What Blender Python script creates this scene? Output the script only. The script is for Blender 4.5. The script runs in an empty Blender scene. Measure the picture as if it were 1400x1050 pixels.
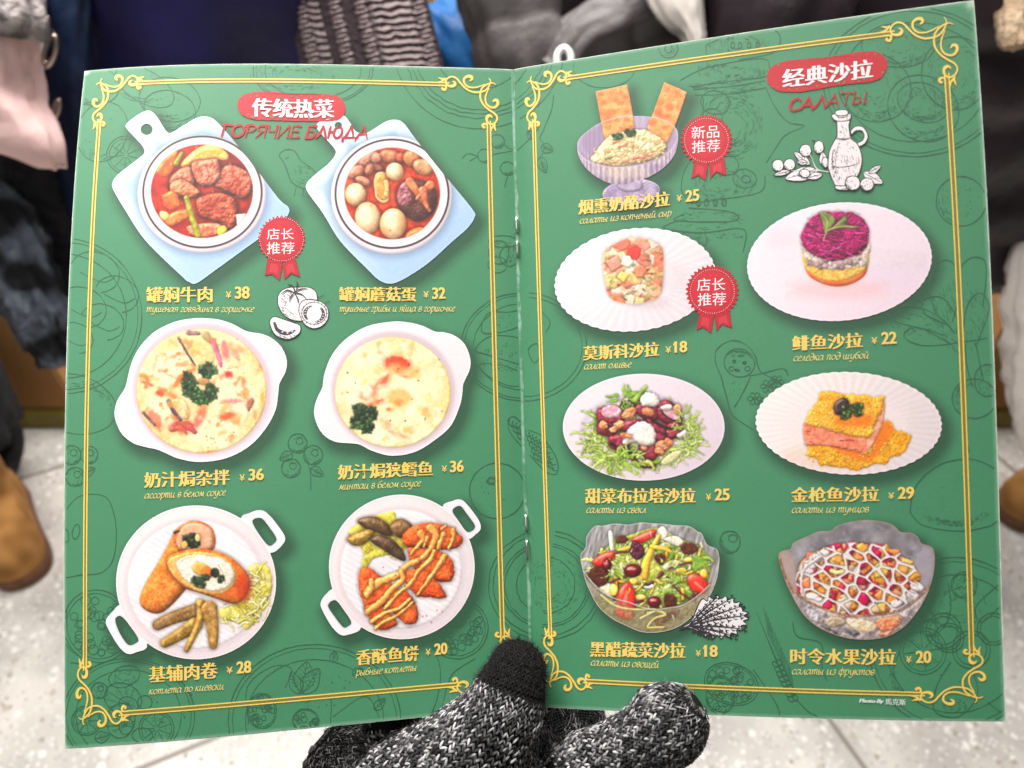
import bpy, bmesh, math, random
import numpy as np
from mathutils import Matrix, Vector, bvhtree

# ------------------------------------------------------------------ camera, world, lamps, exposure
SC = bpy.context.scene
COL = SC.collection
F, CX, CY = 1050.0, 700.0, 525.0            # pixels of the 1400 x 1050 photograph
CAM_H, PITCH = 1.45, math.radians(45)
cam_data = bpy.data.cameras.new('camera')
cam = bpy.data.objects.new('camera', cam_data)
COL.objects.link(cam)
cam.location = (0, 0, CAM_H)
cam.rotation_euler = (math.pi / 2 - PITCH, 0, 0)
cam_data.sensor_width = 36
cam_data.lens = 36 * F / 1400
cam_data.clip_start = 0.01
cam_data.clip_end = 200
cam_data.dof.use_dof = True
cam_data.dof.focus_distance = 0.338
cam_data.dof.aperture_fstop = 9.5
SC.camera = cam

world = bpy.data.worlds.new('World')
SC.world = world
world.use_nodes = True
bg = world.node_tree.nodes['Background']
bg.inputs[0].default_value = (1.0, 0.97, 0.94, 1)
bg.inputs[1].default_value = 0.11

def area(name, loc, aim, sx, sy, power, col=(1, 0.95, 0.91)):
    d = bpy.data.lights.new(name, 'AREA')
    d.shape = 'RECTANGLE'; d.size = sx; d.size_y = sy; d.energy = power; d.color = col
    o = bpy.data.objects.new(name, d); COL.objects.link(o)
    o.location = loc
    o.rotation_euler = (Vector(aim) - Vector(loc)).to_track_quat('-Z', 'Y').to_euler()
    return o
area('ceiling_lamp_front', (-0.66, -0.25, 2.95), (0, 0.25, 1.2), 1.8, 1.2, 7.2)
area('ceiling_lamp_rear', (-0.85, -1.15, 2.9), (0, 0.2, 1.2), 1.4, 0.9, 4.2)
area('ceiling_lamp_aisle', (-0.2, 1.5, 2.9), (0, 0.9, 0.0), 2.6, 1.4, 245)

SC.view_settings.view_transform = 'Standard'
SC.view_settings.look = 'None'
SC.view_settings.exposure = 0.0
SC.view_settings.gamma = 1.0
SC.render.engine = 'CYCLES'

# ------------------------------------------------------------------ helpers
CR, SR = math.cos(PITCH), math.sin(PITCH)
def c2w(P):
    """camera space (x right, y down, z forward) -> world"""
    P = np.asarray(P, float)
    x, y, z = P[..., 0], P[..., 1], P[..., 2]
    return np.stack([x, z * CR - y * SR, CAM_H - z * SR - y * CR], -1)
def at(px, py, d):
    return c2w(np.array([(px - CX) / F * d, (py - CY) / F * d, d]))
def floor_at(px, py):
    a = c2w(np.array([(px - CX) / F, (py - CY) / F, 1.0])); a[2] -= CAM_H
    k = CAM_H / -a[2]
    return np.array([a[0] * k, a[1] * k, 0.0])

def lin(c):
    c = np.asarray(c, float)
    return np.where(c <= 0.04045, c / 12.92, ((np.maximum(c, 0) + 0.055) / 1.055) ** 2.4)
def rgb(r, g, b): return np.array([r, g, b], float) / 255.0

def link(o, parent=None):
    COL.objects.link(o)
    if parent is not None: o.parent = parent
    return o
def tag(o, label=None, cat=None, group=None, kind=None):
    if label: o['label'] = label
    if cat: o['category'] = cat
    if group: o['group'] = group
    if kind: o['kind'] = kind
    return o
def empty(name, loc=(0, 0, 0)):
    o = bpy.data.objects.new(name, None); o.location = loc; o.empty_display_size = 0.05
    COL.objects.link(o); return o
def mesh_np(name, V, Fq, mats, parent=None, colors=None, smooth=True, midx=None, pn=None):
    """mesh from numpy arrays; Fq = list of arrays (n,3) and/or (n,4)"""
    me = bpy.data.meshes.new(name)
    if not isinstance(Fq, (list, tuple)): Fq = [Fq]
    Fq = [np.asarray(f, dtype=np.int32) for f in Fq if len(f)]
    V = np.asarray(V, dtype=np.float32)
    nl = sum(f.size for f in Fq); nf = sum(len(f) for f in Fq)
    me.vertices.add(len(V)); me.loops.add(nl); me.polygons.add(nf)
    me.vertices.foreach_set('co', V.ravel())
    me.loops.foreach_set('vertex_index', np.concatenate([f.ravel() for f in Fq]))
    tot = np.concatenate([np.full(len(f), f.shape[1]) for f in Fq]).astype(np.int32)
    st = np.concatenate([[0], np.cumsum(tot)[:-1]]).astype(np.int32)
    me.polygons.foreach_set('loop_start', st)
    try: me.polygons.foreach_set('loop_total', tot)
    except Exception: pass
    if midx is not None: me.polygons.foreach_set('material_index', np.asarray(midx, dtype=np.int32))
    me.polygons.foreach_set('use_smooth', np.full(nf, smooth))
    if colors is not None:
        a = me.color_attributes.new('Col', 'FLOAT_COLOR', 'POINT')
        c = np.ones((len(V), 4), np.float32); c[:, :3] = colors
        a.data.foreach_set('color', c.ravel())
    if pn is not None:
        a = me.attributes.new('pn', 'FLOAT_VECTOR', 'POINT'); a.data.foreach_set('vector', np.asarray(pn, np.float32).ravel())
    me.update(calc_edges=True); me.validate()
    for m in (mats if isinstance(mats, (list, tuple)) else [mats]): me.materials.append(m)
    o = bpy.data.objects.new(name, me)
    link(o, parent)
    return o

def new_mat(name):
    m = bpy.data.materials.new(name); m.use_nodes = True
    nt = m.node_tree; b = nt.nodes['Principled BSDF']
    return m, nt, b
def nd(nt, kind, **kw):
    n = nt.nodes.new(kind)
    for k, v in kw.items(): setattr(n, k, v)
    return n
def noise_mat(name, c1, c2, scale, rough=0.7, bump=0.0, bscale=None, detail=4, spec=0.3, lo=0.35, hi=0.65):
    """two colours mixed by noise, with a noise bump"""
    m, nt, b = new_mat(name)
    tc = nd(nt, 'ShaderNodeTexCoord')
    n = nd(nt, 'ShaderNodeTexNoise'); n.inputs['Scale'].default_value = scale; n.inputs['Detail'].default_value = detail
    nt.links.new(tc.outputs['Object'], n.inputs['Vector'])
    r = nd(nt, 'ShaderNodeValToRGB')
    r.color_ramp.elements[0].position = lo; r.color_ramp.elements[1].position = hi
    r.color_ramp.elements[0].color = (*lin(c1), 1); r.color_ramp.elements[1].color = (*lin(c2), 1)
    nt.links.new(n.outputs['Fac'], r.inputs[0]); nt.links.new(r.outputs[0], b.inputs['Base Color'])
    b.inputs['Roughness'].default_value = rough
    b.inputs['Specular IOR Level'].default_value = spec
    if bump:
        n2 = nd(nt, 'ShaderNodeTexNoise'); n2.inputs['Scale'].default_value = bscale or scale * 3; n2.inputs['Detail'].default_value = 5
        nt.links.new(tc.outputs['Object'], n2.inputs['Vector'])
        bp = nd(nt, 'ShaderNodeBump'); bp.inputs['Strength'].default_value = bump; bp.inputs['Distance'].default_value = 0.01
        nt.links.new(n2.outputs['Fac'], bp.inputs['Height']); nt.links.new(bp.outputs[0], b.inputs['Normal'])
    return m

# ------------------------------------------------------------------ the two curved pages of the open menu
H, W = 0.287, 0.203
PP = np.array([-0.00041, -0.00392, 0.34891, -0.07199, 0.0652, 0.00375, 0.203, 0.13972, 0.05608, -0.11194, 0.07376, 0.06133, -0.21209, 0.31444, -0.01047, -0.05313, -0.09939, -0.10639, 0.04381, 0.01064, 0.01122, 0.00797, 0.01181, -1.28579, -0.06646, -0.43924, 0.42922, -0.15869, 0.84172, -0.84514, 0.2586, 0.77212, -0.49949, 0.46446, 0.23771, 0.83044, 0.47209, 0.16736, -0.0436, 0.6208, 0.64581, -0.03072, -0.35479, 0.52991, -0.14208, 0.02089, -0.53058, -2.24339, 1.3611, -0.41992, -0.63046, -1.13834, -1.11763, -0.14531, -1.1183, 0.21746, 0.15041, 0.89664, -0.03204, -0.08613, -0.09058, 0.64071, -0.03114, -0.00435, 0.07587, 0.31402, -0.14439, -0.56317, -0.0157, 0.19114, 0.04845, -1e-05, 1e-05, 0.87122, -0.05548, 0.19461, 0.32815])
MO, MI, MT, MB = PP[19:23]
def _rot(a):
    th = np.linalg.norm(a) + 1e-12; k = a / th
    K = np.array([[0, -k[2], k[1]], [k[2], 0, -k[0]], [-k[1], k[0], 0]])
    return np.eye(3) + np.sin(th) * K + (1 - np.cos(th)) * K @ K
def _page(side, s, t):
    p = PP; q = p[7:13] if side == 'L' else p[13:19]; sg = -1 if side == 'L' else 1
    u = (np.arange(24) + .5) / 24
    su = s[..., None] * u; tc = (t - .5)[..., None]
    a = q[0] + q[1] * su + q[2] * su**2 + q[3] * tc + q[4] * tc * su + q[5] * tc**2 * su
    P = np.stack([sg * W * s * np.cos(a).mean(-1), (t - .5) * H, -W * s * np.sin(a).mean(-1)], -1) @ _rot(p[3:6]).T + p[0:3]
    c = (p[23:47] if side == 'L' else p[47:71]).reshape(12, 2)
    B = np.stack([s * t**j * s**i for i in range(3) for j in range(4)], -1)
    d = (B @ c + np.stack([0 * t + 1, t, t * t], -1) @ p[71:77].reshape(3, 2)) * 0.01
    return P + np.concatenate([d, 0 * d[..., :1]], -1)
def _basis(a, b, n):
    return np.stack([a**i * b**j for i in range(n + 1) for j in range(n + 1 - i)], -1)
FW, IV = {}, {}
for _sd in 'LR':
    gs, gt = np.meshgrid(np.linspace(-0.03, 1.04, 40), np.linspace(-0.04, 1.04, 50), indexing='ij')
    gs, gt = gs.ravel(), gt.ravel()
    P = _page(_sd, gs, gt)
    FW[_sd] = np.linalg.lstsq(_basis(gs, gt, 7), P, rcond=None)[0]
    px = CX + F * P[:, 0] / P[:, 2]; py = CY + F * P[:, 1] / P[:, 2]
    IV[_sd] = np.linalg.lstsq(_basis((px - 700) / 700, (py - 525) / 525, 8), np.stack([gs, gt], -1), rcond=None)[0]
def fwd(side, s, t): return _basis(np.asarray(s, float), np.asarray(t, float), 7) @ FW[side]
def inv(side, px, py):
    r = _basis((np.asarray(px, float) - 700) / 700, (np.asarray(py, float) - 525) / 525, 8) @ IV[side]
    return r[..., 0], r[..., 1]
def put(side, s, t, off=0.0):
    """page coordinates (fractions) -> world, lifted off the paper towards the reader by off metres"""
    s = np.asarray(s, float); t = np.asarray(t, float); e = 1e-3
    P = fwd(side, s, t)
    n = np.cross(fwd(side, s + e, t) - fwd(side, s - e, t), fwd(side, s, t + e) - fwd(side, s, t - e))
    n /= np.linalg.norm(n, axis=-1, keepdims=True)
    n *= -np.sign(n[..., 2:3])
    P = P - n * (0.0005 * np.exp(-(s * W / 0.0042)**2))[..., None]          # the gutter at the fold
    return c2w(P + n * np.asarray(off)[..., None] if np.ndim(off) else P + n * off)
def page_normal(side, s, t):
    """outward normal of the curved sheet, for inks too thin to carry their own"""
    e = 2e-3; a = put(side, s + e, t) - put(side, s - e, t); b = put(side, s, t + e) - put(side, s, t - e)
    n = np.cross(a, b); n /= np.linalg.norm(n, axis=-1, keepdims=True)
    return n * np.sign(((np.array([0, 0, CAM_H]) - put(side, s, t)) * n).sum(-1))[..., None]
def putpx(side, px, py, off): 
    s, t = inv(side, px, py); return put(side, s, t, off)
LAY = 4e-5
# ------------------------------------------------------------------ 2-D painter for the printed dish photographs
_RS = np.random.RandomState(7)
_LAT = _RS.rand(256, 256)
def vnoise(x, y, seed=0):
    x = x + seed * 17.31; y = y + seed * 9.73
    xi = np.floor(x).astype(int); yi = np.floor(y).astype(int)
    fx = x - xi; fy = y - yi; fx = fx * fx * (3 - 2 * fx); fy = fy * fy * (3 - 2 * fy)
    g = lambda a, b: _LAT[a & 255, b & 255]
    return (g(xi, yi) * (1 - fx) + g(xi + 1, yi) * fx) * (1 - fy) + (g(xi, yi + 1) * (1 - fx) + g(xi + 1, yi + 1) * fx) * fy
def fbm(x, y, sc, seed=0, oc=4):
    v = 0; a = 1; tot = 0; f = 1.0 / sc
    for i in range(oc):
        v = v + a * vnoise(x * f, y * f, seed + i * 3); tot += a; a *= 0.5; f *= 2.03
    return v / tot
def cells(x, y, sc, seed=0):
    """distance to nearest jittered point (0..~1) and a random value per cell"""
    x = x / sc; y = y / sc; xi = np.floor(x).astype(int); yi = np.floor(y).astype(int)
    best = np.full(x.shape, 9.0); val = np.zeros(x.shape)
    for i in (-1, 0, 1):
        for j in (-1, 0, 1):
            a = xi + i + seed * 31; b = yi + j + seed * 57
            jx = _LAT[a & 255, b & 255]; jy = _LAT[(a + 101) & 255, (b + 53) & 255]
            d = np.hypot(xi + i + jx - x, yi + j + jy - y); m = d < best
            best = np.where(m, d, best); val = np.where(m, _LAT[(a + 77) & 255, (b + 151) & 255], val)
    return best, val
def sst(a, b, x):
    t = np.clip((x - a) / (b - a), 0, 1); return t * t * (3 - 2 * t)
def spline(pts, n=6, closed=True):
    p = np.asarray(pts, float); N = len(p); out = []
    rng = range(N) if closed else range(N - 1)
    for i in rng:
        if closed: a, b, c, d = p[i - 1], p[i], p[(i + 1) % N], p[(i + 2) % N]
        else: a, b, c, d = p[max(i - 1, 0)], p[i], p[i + 1], p[min(i + 2, N - 1)]
        for k in range(n):
            t = k / n
            out.append(.5 * (2 * b + (c - a) * t + (2 * a - 5 * b + 4 * c - d) * t * t + (3 * b - a - 3 * c + d) * t**3))
    if not closed: out.append(p[-1])
    return np.array(out)
def sd_poly(X, Y, q):
    d = np.full(X.shape, 1e9); ins = np.zeros(X.shape, bool)
    for i in range(len(q)):
        ax, ay = q[i - 1]; bx, by = q[i]
        ex, ey = bx - ax, by - ay; wx, wy = X - ax, Y - ay
        h = np.clip((wx * ex + wy * ey) / (ex * ex + ey * ey + 1e-12), 0, 1)
        d = np.minimum(d, (wx - ex * h)**2 + (wy - ey * h)**2)
        if ay != by:
            ins ^= ((ay > Y) != (by > Y)) & (X < (bx - ax) * (Y - ay) / (by - ay) + ax)
    d = np.sqrt(d); return np.where(ins, -d, d)
def sd_strand(X, Y, q, r0, r1):
    d = np.full(X.shape, 1e9); n = len(q) - 1
    for i in range(n):
        ax, ay = q[i]; bx, by = q[i + 1]
        ex, ey = bx - ax, by - ay; wx, wy = X - ax, Y - ay
        h = np.clip((wx * ex + wy * ey) / (ex * ex + ey * ey + 1e-12), 0, 1)
        d = np.minimum(d, np.hypot(wx - ex * h, wy - ey * h) - (r0 + (r1 - r0) * (i + h) / n))
    return d
def sd_ell(X, Y, cx, cy, rx, ry, ang=0):
    c, s = math.cos(math.radians(ang)), math.sin(math.radians(ang))
    x = (X - cx) * c + (Y - cy) * s; y = -(X - cx) * s + (Y - cy) * c
    k = np.hypot(x / rx, y / ry); g = np.hypot(x / rx**2, y / ry**2) + 1e-9
    return np.where(k > 1e-6, k * (k - 1) / g, -min(rx, ry))

class Canvas:
    """dish picture, painted in photo pixels; shapes are given in a zoomed crop's pixels (ox + x / k)"""
    def __init__(s, side, ox, oy, k, x0, y0, x1, y1, step=0.75, base=(240, 235, 240)):
        s.side, s.ox, s.oy, s.k, s.step = side, ox, oy, k, step
        xs = np.arange(x0, x1, step); ys = np.arange(y0, y1, step)
        s.X, s.Y = np.meshgrid(xs, ys)
        s.C = np.zeros(s.X.shape + (3,)) + rgb(*base)
        s.D = np.full(s.X.shape, 50.0); s.clip = None; s.n = 0
    def pt(s, p): p = np.asarray(p, float); return np.stack([s.ox + p[..., 0] / s.k, s.oy + p[..., 1] / s.k], -1)
    def sdf(s, shp, pad=3, full=False):
        kd = shp[0]
        if kd == 'e':
            cx, cy = s.pt(shp[1:3]); rx, ry = shp[3] / s.k, shp[4] / s.k; ang = shp[5] if len(shp) > 5 else 0
            m = max(rx, ry); bb = (cx - m, cy - m, cx + m, cy + m); f = lambda X, Y: sd_ell(X, Y, cx, cy, rx, ry, ang)
        elif kd in 'pP':
            q = s.pt(shp[1]); q = spline(q) if kd == 'p' else q
            bb = (*q.min(0), *q.max(0)); f = lambda X, Y: sd_poly(X, Y, q)
        else:
            q = spline(s.pt(shp[1]), 5, False); r0 = shp[2] / s.k; r1 = (shp[3] if len(shp) > 3 else shp[2]) / s.k
            m = max(r0, r1); bb = (*(q.min(0) - m), *(q.max(0) + m)); f = lambda X, Y: sd_strand(X, Y, q, r0, r1)
        if full: return slice(None), slice(None), f(s.X, s.Y)
        x0, y0 = s.X[0, 0], s.Y[0, 0]
        i0 = max(0, int((bb[0] - pad - x0) / s.step)); i1 = max(0, int((bb[2] + pad - x0) / s.step) + 2)
        j0 = max(0, int((bb[1] - pad - y0) / s.step)); j1 = max(0, int((bb[3] + pad - y0) / s.step) + 2)
        sx, sy = slice(i0, i1), slice(j0, j1)
        X, Y = s.X[sy, sx], s.Y[sy, sx]
        if X.size == 0: return sx, sy, X
        return sx, sy, f(X, Y)
    def outline(s, shp):
        d = s.sdf(shp, full=True)[2]; s.D = np.minimum(s.D, d); return d
    def hole(s, shp):
        s.D = np.maximum(s.D, -s.sdf(shp, full=True)[2])
    def piece(s, shp, col, col2=None, edge=4.0, bulge=1.0, amp=0.0, af=3.0, nf=8.0, dif=0.55, spec=0.0, sp=18, sh=0.35, shw=3.0,
              rough=0.0, al=1.0, tex=None, soft=0.6, gr=1.0):
        s.n += 1; seed = s.n; dif *= .70; amp *= .62; sh *= .72
        sx, sy, d = s.sdf(shp, pad=shw + 3)
        if d.size == 0 or min(d.shape) < 2: return
        X, Y = s.X[sy, sx], s.Y[sy, sx]; C = s.C[sy, sx]
        if rough: d = d + (fbm(X, Y, 3.0 * max(rough, .6), seed, 3) - .5) * 2.4 * rough
        cl = 1.0 if s.clip is None else s.clip[sy, sx]
        if sh:
            a = sh * np.clip(1 - d / shw, 0, 1)**1.5 * cl
            C *= (1 - a)[..., None]
        a = np.clip(.5 - d / soft, 0, 1) * cl * al
        i = np.clip(-d / edge, 0, 1)
        h = np.sqrt(np.clip(1 - (1 - i)**2, 0, 1)) * edge * 0.6 * bulge
        if amp: h = h + amp * (fbm(X, Y, af, seed + 50, 3) - .5) * 2
        gy, gx = np.gradient(h, s.step)
        nz = 1 / np.sqrt(1 + gx * gx + gy * gy); nx, ny = -gx * nz, -gy * nz
        L = (-.42, -.58, .70)
        lam = np.clip(nx * L[0] + ny * L[1] + nz * L[2], 0, 1) / L[2]
        c = rgb(*col)
        if col2 is not None:
            m = sst(.35, .65, fbm(X, Y, nf, seed))[..., None]; B = c * (1 - m) + rgb(*col2) * m
        else: B = np.zeros(X.shape + (3,)) + c
        B = B * (1 + .20 * gr * (fbm(X, Y, 2.4, seed + 20, 3) - .5) + .16 * gr * (fbm(X, Y, 9, seed + 31, 2) - .5))[..., None]
        if tex is not None: B = tex(X, Y, B, d)
        B = B * (1 - dif + dif * lam)[..., None]
        if spec:
            hv = np.array([L[0], L[1], L[2] + 1]); hv /= np.linalg.norm(hv)
            B = B + (spec * np.clip(nx * hv[0] + ny * hv[1] + nz * hv[2], 0, 1)**sp)[..., None]
        C[...] = C * (1 - a)[..., None] + np.clip(B, 0, 1) * a[..., None]
    def glow(s, shp, col, al=0.5, w=6.0, only_in=False):
        """soft patch of colour: full inside, fading over w px outside"""
        sx, sy, d = s.sdf(shp, pad=w + 2)
        if d.size == 0: return
        a = al * (np.clip(1 - (d + (w if only_in else 0)) / w, 0, 1)**1.5)
        if s.clip is not None: a = a * s.clip[sy, sx]
        s.C[sy, sx] = s.C[sy, sx] * (1 - a)[..., None] + rgb(*col) * a[..., None]
    def stain(s, shp, col, al=.8, w=5.0, nf=5.0, k=1.5):
        """cloudy patch with a noise-eaten edge"""
        s.n += 1
        sx, sy, d = s.sdf(shp, pad=w + 3)
        if d.size == 0: return
        X, Y = s.X[sy, sx], s.Y[sy, sx]
        a = al * sst(-.35, .75, -d / w + k * (fbm(X, Y, nf, s.n) - .5)) * np.clip(1 - d / w, 0, 1)
        if s.clip is not None: a = a * s.clip[sy, sx]
        c = rgb(*col) * (1 + .25 * (fbm(X, Y, 3, s.n + 9) - .5))[..., None]
        s.C[sy, sx] = s.C[sy, sx] * (1 - a)[..., None] + c * a[..., None]
    def net(s, shp, sc, w, col, squash=.7, rot=.5, seed=3):
        """piped sauce net: ridges between jittered cells"""
        sx, sy, d = s.sdf(shp, pad=3)
        X, Y = s.X[sy, sx], s.Y[sy, sx]
        X = X + 3.2 * (fbm(X, Y, 11, 71) - .5); Y = Y + 3.2 * (fbm(X, Y, 11, 83) - .5)
        c, sn = math.cos(rot), math.sin(rot); U = (X * c + Y * sn) / sc; V = (-X * sn + Y * c) / (sc * squash)
        xi, yi = np.floor(U).astype(int), np.floor(V).astype(int); f1 = np.full(U.shape, 9.0); f2 = f1.copy()
        for i in (-1, 0, 1):
            for j in (-1, 0, 1):
                a_, b_ = xi + i + seed * 31, yi + j + seed * 57
                q = np.hypot(xi + i + .5 + .80 * (_LAT[a_ & 255, b_ & 255] - .5) - U, yi + j + .5 + .80 * (_LAT[(a_ + 101) & 255, (b_ + 53) & 255] - .5) - V)
                m = q < f1; f2 = np.where(m, f1, np.minimum(f2, q)); f1 = np.where(m, q, f1)
        e = (f2 - f1) * sc * .5 - w * (.7 + .6 * fbm(X, Y, 6, 5)); ins = np.clip(-d / 2, 0, 1)
        C = s.C[sy, sx]; C *= (1 - .38 * np.clip(1 - (e - .2) / 2.4, 0, 1) * ins)[..., None]
        a = np.clip(.5 - e / .8, 0, 1) * ins; h = np.sqrt(np.clip(-e / w, 0, 1)) * w; gy, gx = np.gradient(h, s.step)
        sh = np.clip(.93 - .22 * (gx * -.4 + gy * -.6) * -1, .6, 1.05)
        C[...] = C * (1 - a)[..., None] + np.clip(rgb(*col) * sh[..., None], 0, 1) * a[..., None]
    def ring(s, shp, w, col, al=1.0):
        sx, sy, d = s.sdf(shp, pad=w + 2)
        a = al * np.clip(.5 - (np.abs(d) - w / 2) / .8, 0, 1)
        s.C[sy, sx] = s.C[sy, sx] * (1 - a)[..., None] + rgb(*col) * a[..., None]
    def clip_to(s, shp, soft=1.0):
        s.clip = np.clip(.5 - s.sdf(shp, full=True)[2] / soft, 0, 1)
    def build(s, name, parent, layer, label=None, shadow=True):
        gy, gx = np.gradient(s.D, s.step); g = np.hypot(gx, gy) + 1e-6
        inn = s.D < 0
        q = inn[:-1, :-1] | inn[1:, :-1] | inn[:-1, 1:] | inn[1:, 1:]
        X, Y = s.X.copy(), s.Y.copy()
        o = (s.D > 0) & (s.D < 2.2)
        X[o] -= (gx / g * s.D / np.maximum(g, .6))[o]; Y[o] -= (gy / g * s.D / np.maximum(g, .6))[o]
        h, w = s.D.shape; idx = np.arange(h * w).reshape(h, w)
        Fq = np.stack([idx[:-1, :-1][q], idx[1:, :-1][q], idx[1:, 1:][q], idx[:-1, 1:][q]], -1)
        used = np.unique(Fq); mp = np.zeros(h * w, int); mp[used] = np.arange(len(used))
        for ax in (0, 1):                                               # the softness of offset printing
            s.C = .5 * s.C + .25 * (np.roll(s.C, 1, ax) + np.roll(s.C, -1, ax))
        st, tt = inv(s.side, X.ravel()[used], Y.ravel()[used]); V = put(s.side, st, tt, LAY * layer)
        C = s.C.reshape(-1, 3)[used]; g = C.mean(1, keepdims=True); C = g + (C - g) * 1.14; C = np.clip((C - .56) * 1.10 + .56, 0, 1)
        ob = mesh_np(name, V, mp[Fq], PRINT, parent, colors=lin(C) * KP, pn=page_normal(s.side, st, tt))
        if label: ob['label'] = label
        return ob
KP = 0.84
# ------------------------------------------------------------------ printed paper
def print_material():
    m, nt, b = new_mat('laminated_print')
    a = nd(nt, 'ShaderNodeVertexColor', layer_name='Col')
    tc = nd(nt, 'ShaderNodeTexCoord')
    n = nd(nt, 'ShaderNodeTexNoise'); n.inputs['Scale'].default_value = 900; n.inputs['Detail'].default_value = 3
    nt.links.new(tc.outputs['Object'], n.inputs['Vector'])
    r = nd(nt, 'ShaderNodeMapRange'); r.inputs[3].default_value = 0.90; r.inputs[4].default_value = 1.08
    nt.links.new(n.outputs['Fac'], r.inputs[0])
    mx = nd(nt, 'ShaderNodeVectorMath', operation='SCALE')
    nt.links.new(a.outputs['Color'], mx.inputs[0]); nt.links.new(r.outputs[0], mx.inputs['Scale'])
    nt.links.new(mx.outputs[0], b.inputs['Base Color'])
    n2 = nd(nt, 'ShaderNodeTexNoise'); n2.inputs['Scale'].default_value = 14; n2.inputs['Detail'].default_value = 3
    nt.links.new(tc.outputs['Object'], n2.inputs['Vector'])
    r2 = nd(nt, 'ShaderNodeMapRange'); r2.inputs[3].default_value = 0.44; r2.inputs[4].default_value = 0.56
    nt.links.new(n2.outputs['Fac'], r2.inputs[0]); nt.links.new(r2.outputs[0], b.inputs['Roughness'])
    b.inputs['Specular IOR Level'].default_value = 0.65
    an = nd(nt, 'ShaderNodeAttribute', attribute_name='pn'); bp = nd(nt, 'ShaderNodeBump'); bp.inputs['Strength'].default_value = .10; bp.inputs['Distance'].default_value = .004
    n3 = nd(nt, 'ShaderNodeTexNoise'); n3.inputs['Scale'].default_value = 16; n3.inputs['Detail'].default_value = 4; nt.links.new(tc.outputs['Object'], n3.inputs['Vector'])
    nt.links.new(n3.outputs['Fac'], bp.inputs['Height']); nt.links.new(an.outputs['Vector'], bp.inputs['Normal']); nt.links.new(bp.outputs[0], b.inputs['Normal'])
    return m
PRINT = print_material()
GREEN = rgb(70, 143, 102)
KZ = 1400 / 340.0
CANV = []
def parsley(cv, spots, cols=((52, 92, 48), (88, 132, 70), (34, 62, 34)), r=(9, 16), n=26, seed=1):
    R = random.Random(seed)
    for (x, y, sx, sy) in spots:
        cv.glow(('e', x, y, sx * .8, sy * .8), (30, 52, 30), .75, 3)
        for i in range(n):
            a = R.random() * 6.28; q = math.sqrt(R.random())
            cx, cy = x + sx * q * math.cos(a), y + sy * q * math.sin(a); rr = R.uniform(*r)
            pts = [(cx + rr * (1 if k % 2 else .55) * R.uniform(.7, 1.2) * math.cos(k * .785), cy + rr * (1 if k % 2 else .55) * R.uniform(.7, 1.2) * math.sin(k * .785)) for k in range(8)]
            c = R.choice(cols); cv.piece(('p', pts), c, edge=1.6, sh=.4, shw=2, dif=.7, spec=.12, amp=.3, af=1.5)
def lettuce(cv, x, y, rx, ry, n, cols, L=(40, 90), w=(5, 10), seed=1, out=True):
    R = random.Random(seed)
    for i in range(n):
        a = R.random() * 6.28; q = math.sqrt(R.uniform(.2, 1))
        cx, cy = x + rx * q * math.cos(a), y + ry * q * math.sin(a)
        d = (a if out else R.random() * 6.28) + R.uniform(-1.1, 1.1); l = R.uniform(*L); pts = [(cx, cy)]
        for k in range(4):
            d += R.uniform(-.7, .7); cx += l / 4 * math.cos(d); cy += l / 4 * math.sin(d) * .8; pts.append((cx, cy))
        ww = R.uniform(*w)
        cv.piece(('s', pts, ww, ww * .35), R.choice(cols), R.choice(cols), edge=1.6, nf=3, sh=.26, shw=2.5, dif=.45, spec=.05, rough=1.3)
        if R.random() < .35: cv.piece(('s', pts, ww * .2, 1), (236, 240, 200), edge=1, sh=0, dif=.2, al=.7)
def cube(cv, x, y, r, cols, seed, spec=.15, rough=.3, sides=5, edge=2.4, **kw):
    R = random.Random(seed); a0 = R.random() * 6.28
    pts = [(x + r * R.uniform(.75, 1.15) * math.cos(a0 + k * 6.283 / sides), y + r * R.uniform(.75, 1.15) * math.sin(a0 + k * 6.283 / sides)) for k in range(sides)]
    c = R.choice(cols); c2 = tuple(min(255, int(v * .86 + 12)) for v in c)
    cv.piece(('P', pts), c, c2, edge=edge, nf=5, dif=.6, spec=spec, rough=rough, amp=.5, af=3, **kw)
def specks(cv, x0, y0, x1, y1, n, cols, r=(2, 5), seed=1):
    R = random.Random(seed)
    for i in range(n):
        cv.piece(('e', R.uniform(x0, x1), R.uniform(y0, y1), R.uniform(*r), R.uniform(*r), R.uniform(0, 180)), R.choice(cols), edge=1, sh=0, dif=.3)
def plate_tone(cv, shp, col_hi, col_lo, ang=45, bump=0, ribs=None, rimw=3.0):
    """white china: soft tone from upper left to lower right, a lighter lip"""
    sx, sy, d = cv.sdf(shp, full=True)
    c, s = math.cos(math.radians(ang)), math.sin(math.radians(ang))
    u = cv.X * c + cv.Y * s; ins = d < 0
    u = (u - u[ins].min()) / (np.ptp(u[ins]) + 1e-6)
    t = np.clip(u + .16 * (fbm(cv.X, cv.Y, 40, 5) - .5), 0, 1)[..., None]
    B = rgb(*col_hi) * (1 - t) + rgb(*col_lo) * t
    if ribs is not None:
        cx, cy = cv.pt(ribs[0]); th = np.arctan2((cv.Y - cy) / ribs[3], cv.X - cx); rr = np.hypot(cv.X - cx, (cv.Y - cy) / ribs[3])
        w = np.sin(th * ribs[1]) * ribs[2] * sst(ribs[4], ribs[4] * 1.8, rr)
        B = B * (1 + w)[..., None]
    lip = np.clip(1 + d / rimw, 0, 1) * (d < .5)
    B = B * np.array([.985, .978, .968]) + (.05 * lip)[..., None]
    a = np.clip(.5 - d / .8, 0, 1)[..., None]
    cv.C[...] = cv.C * (1 - a) + np.clip(B, 0, 1) * a
    return d

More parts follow.
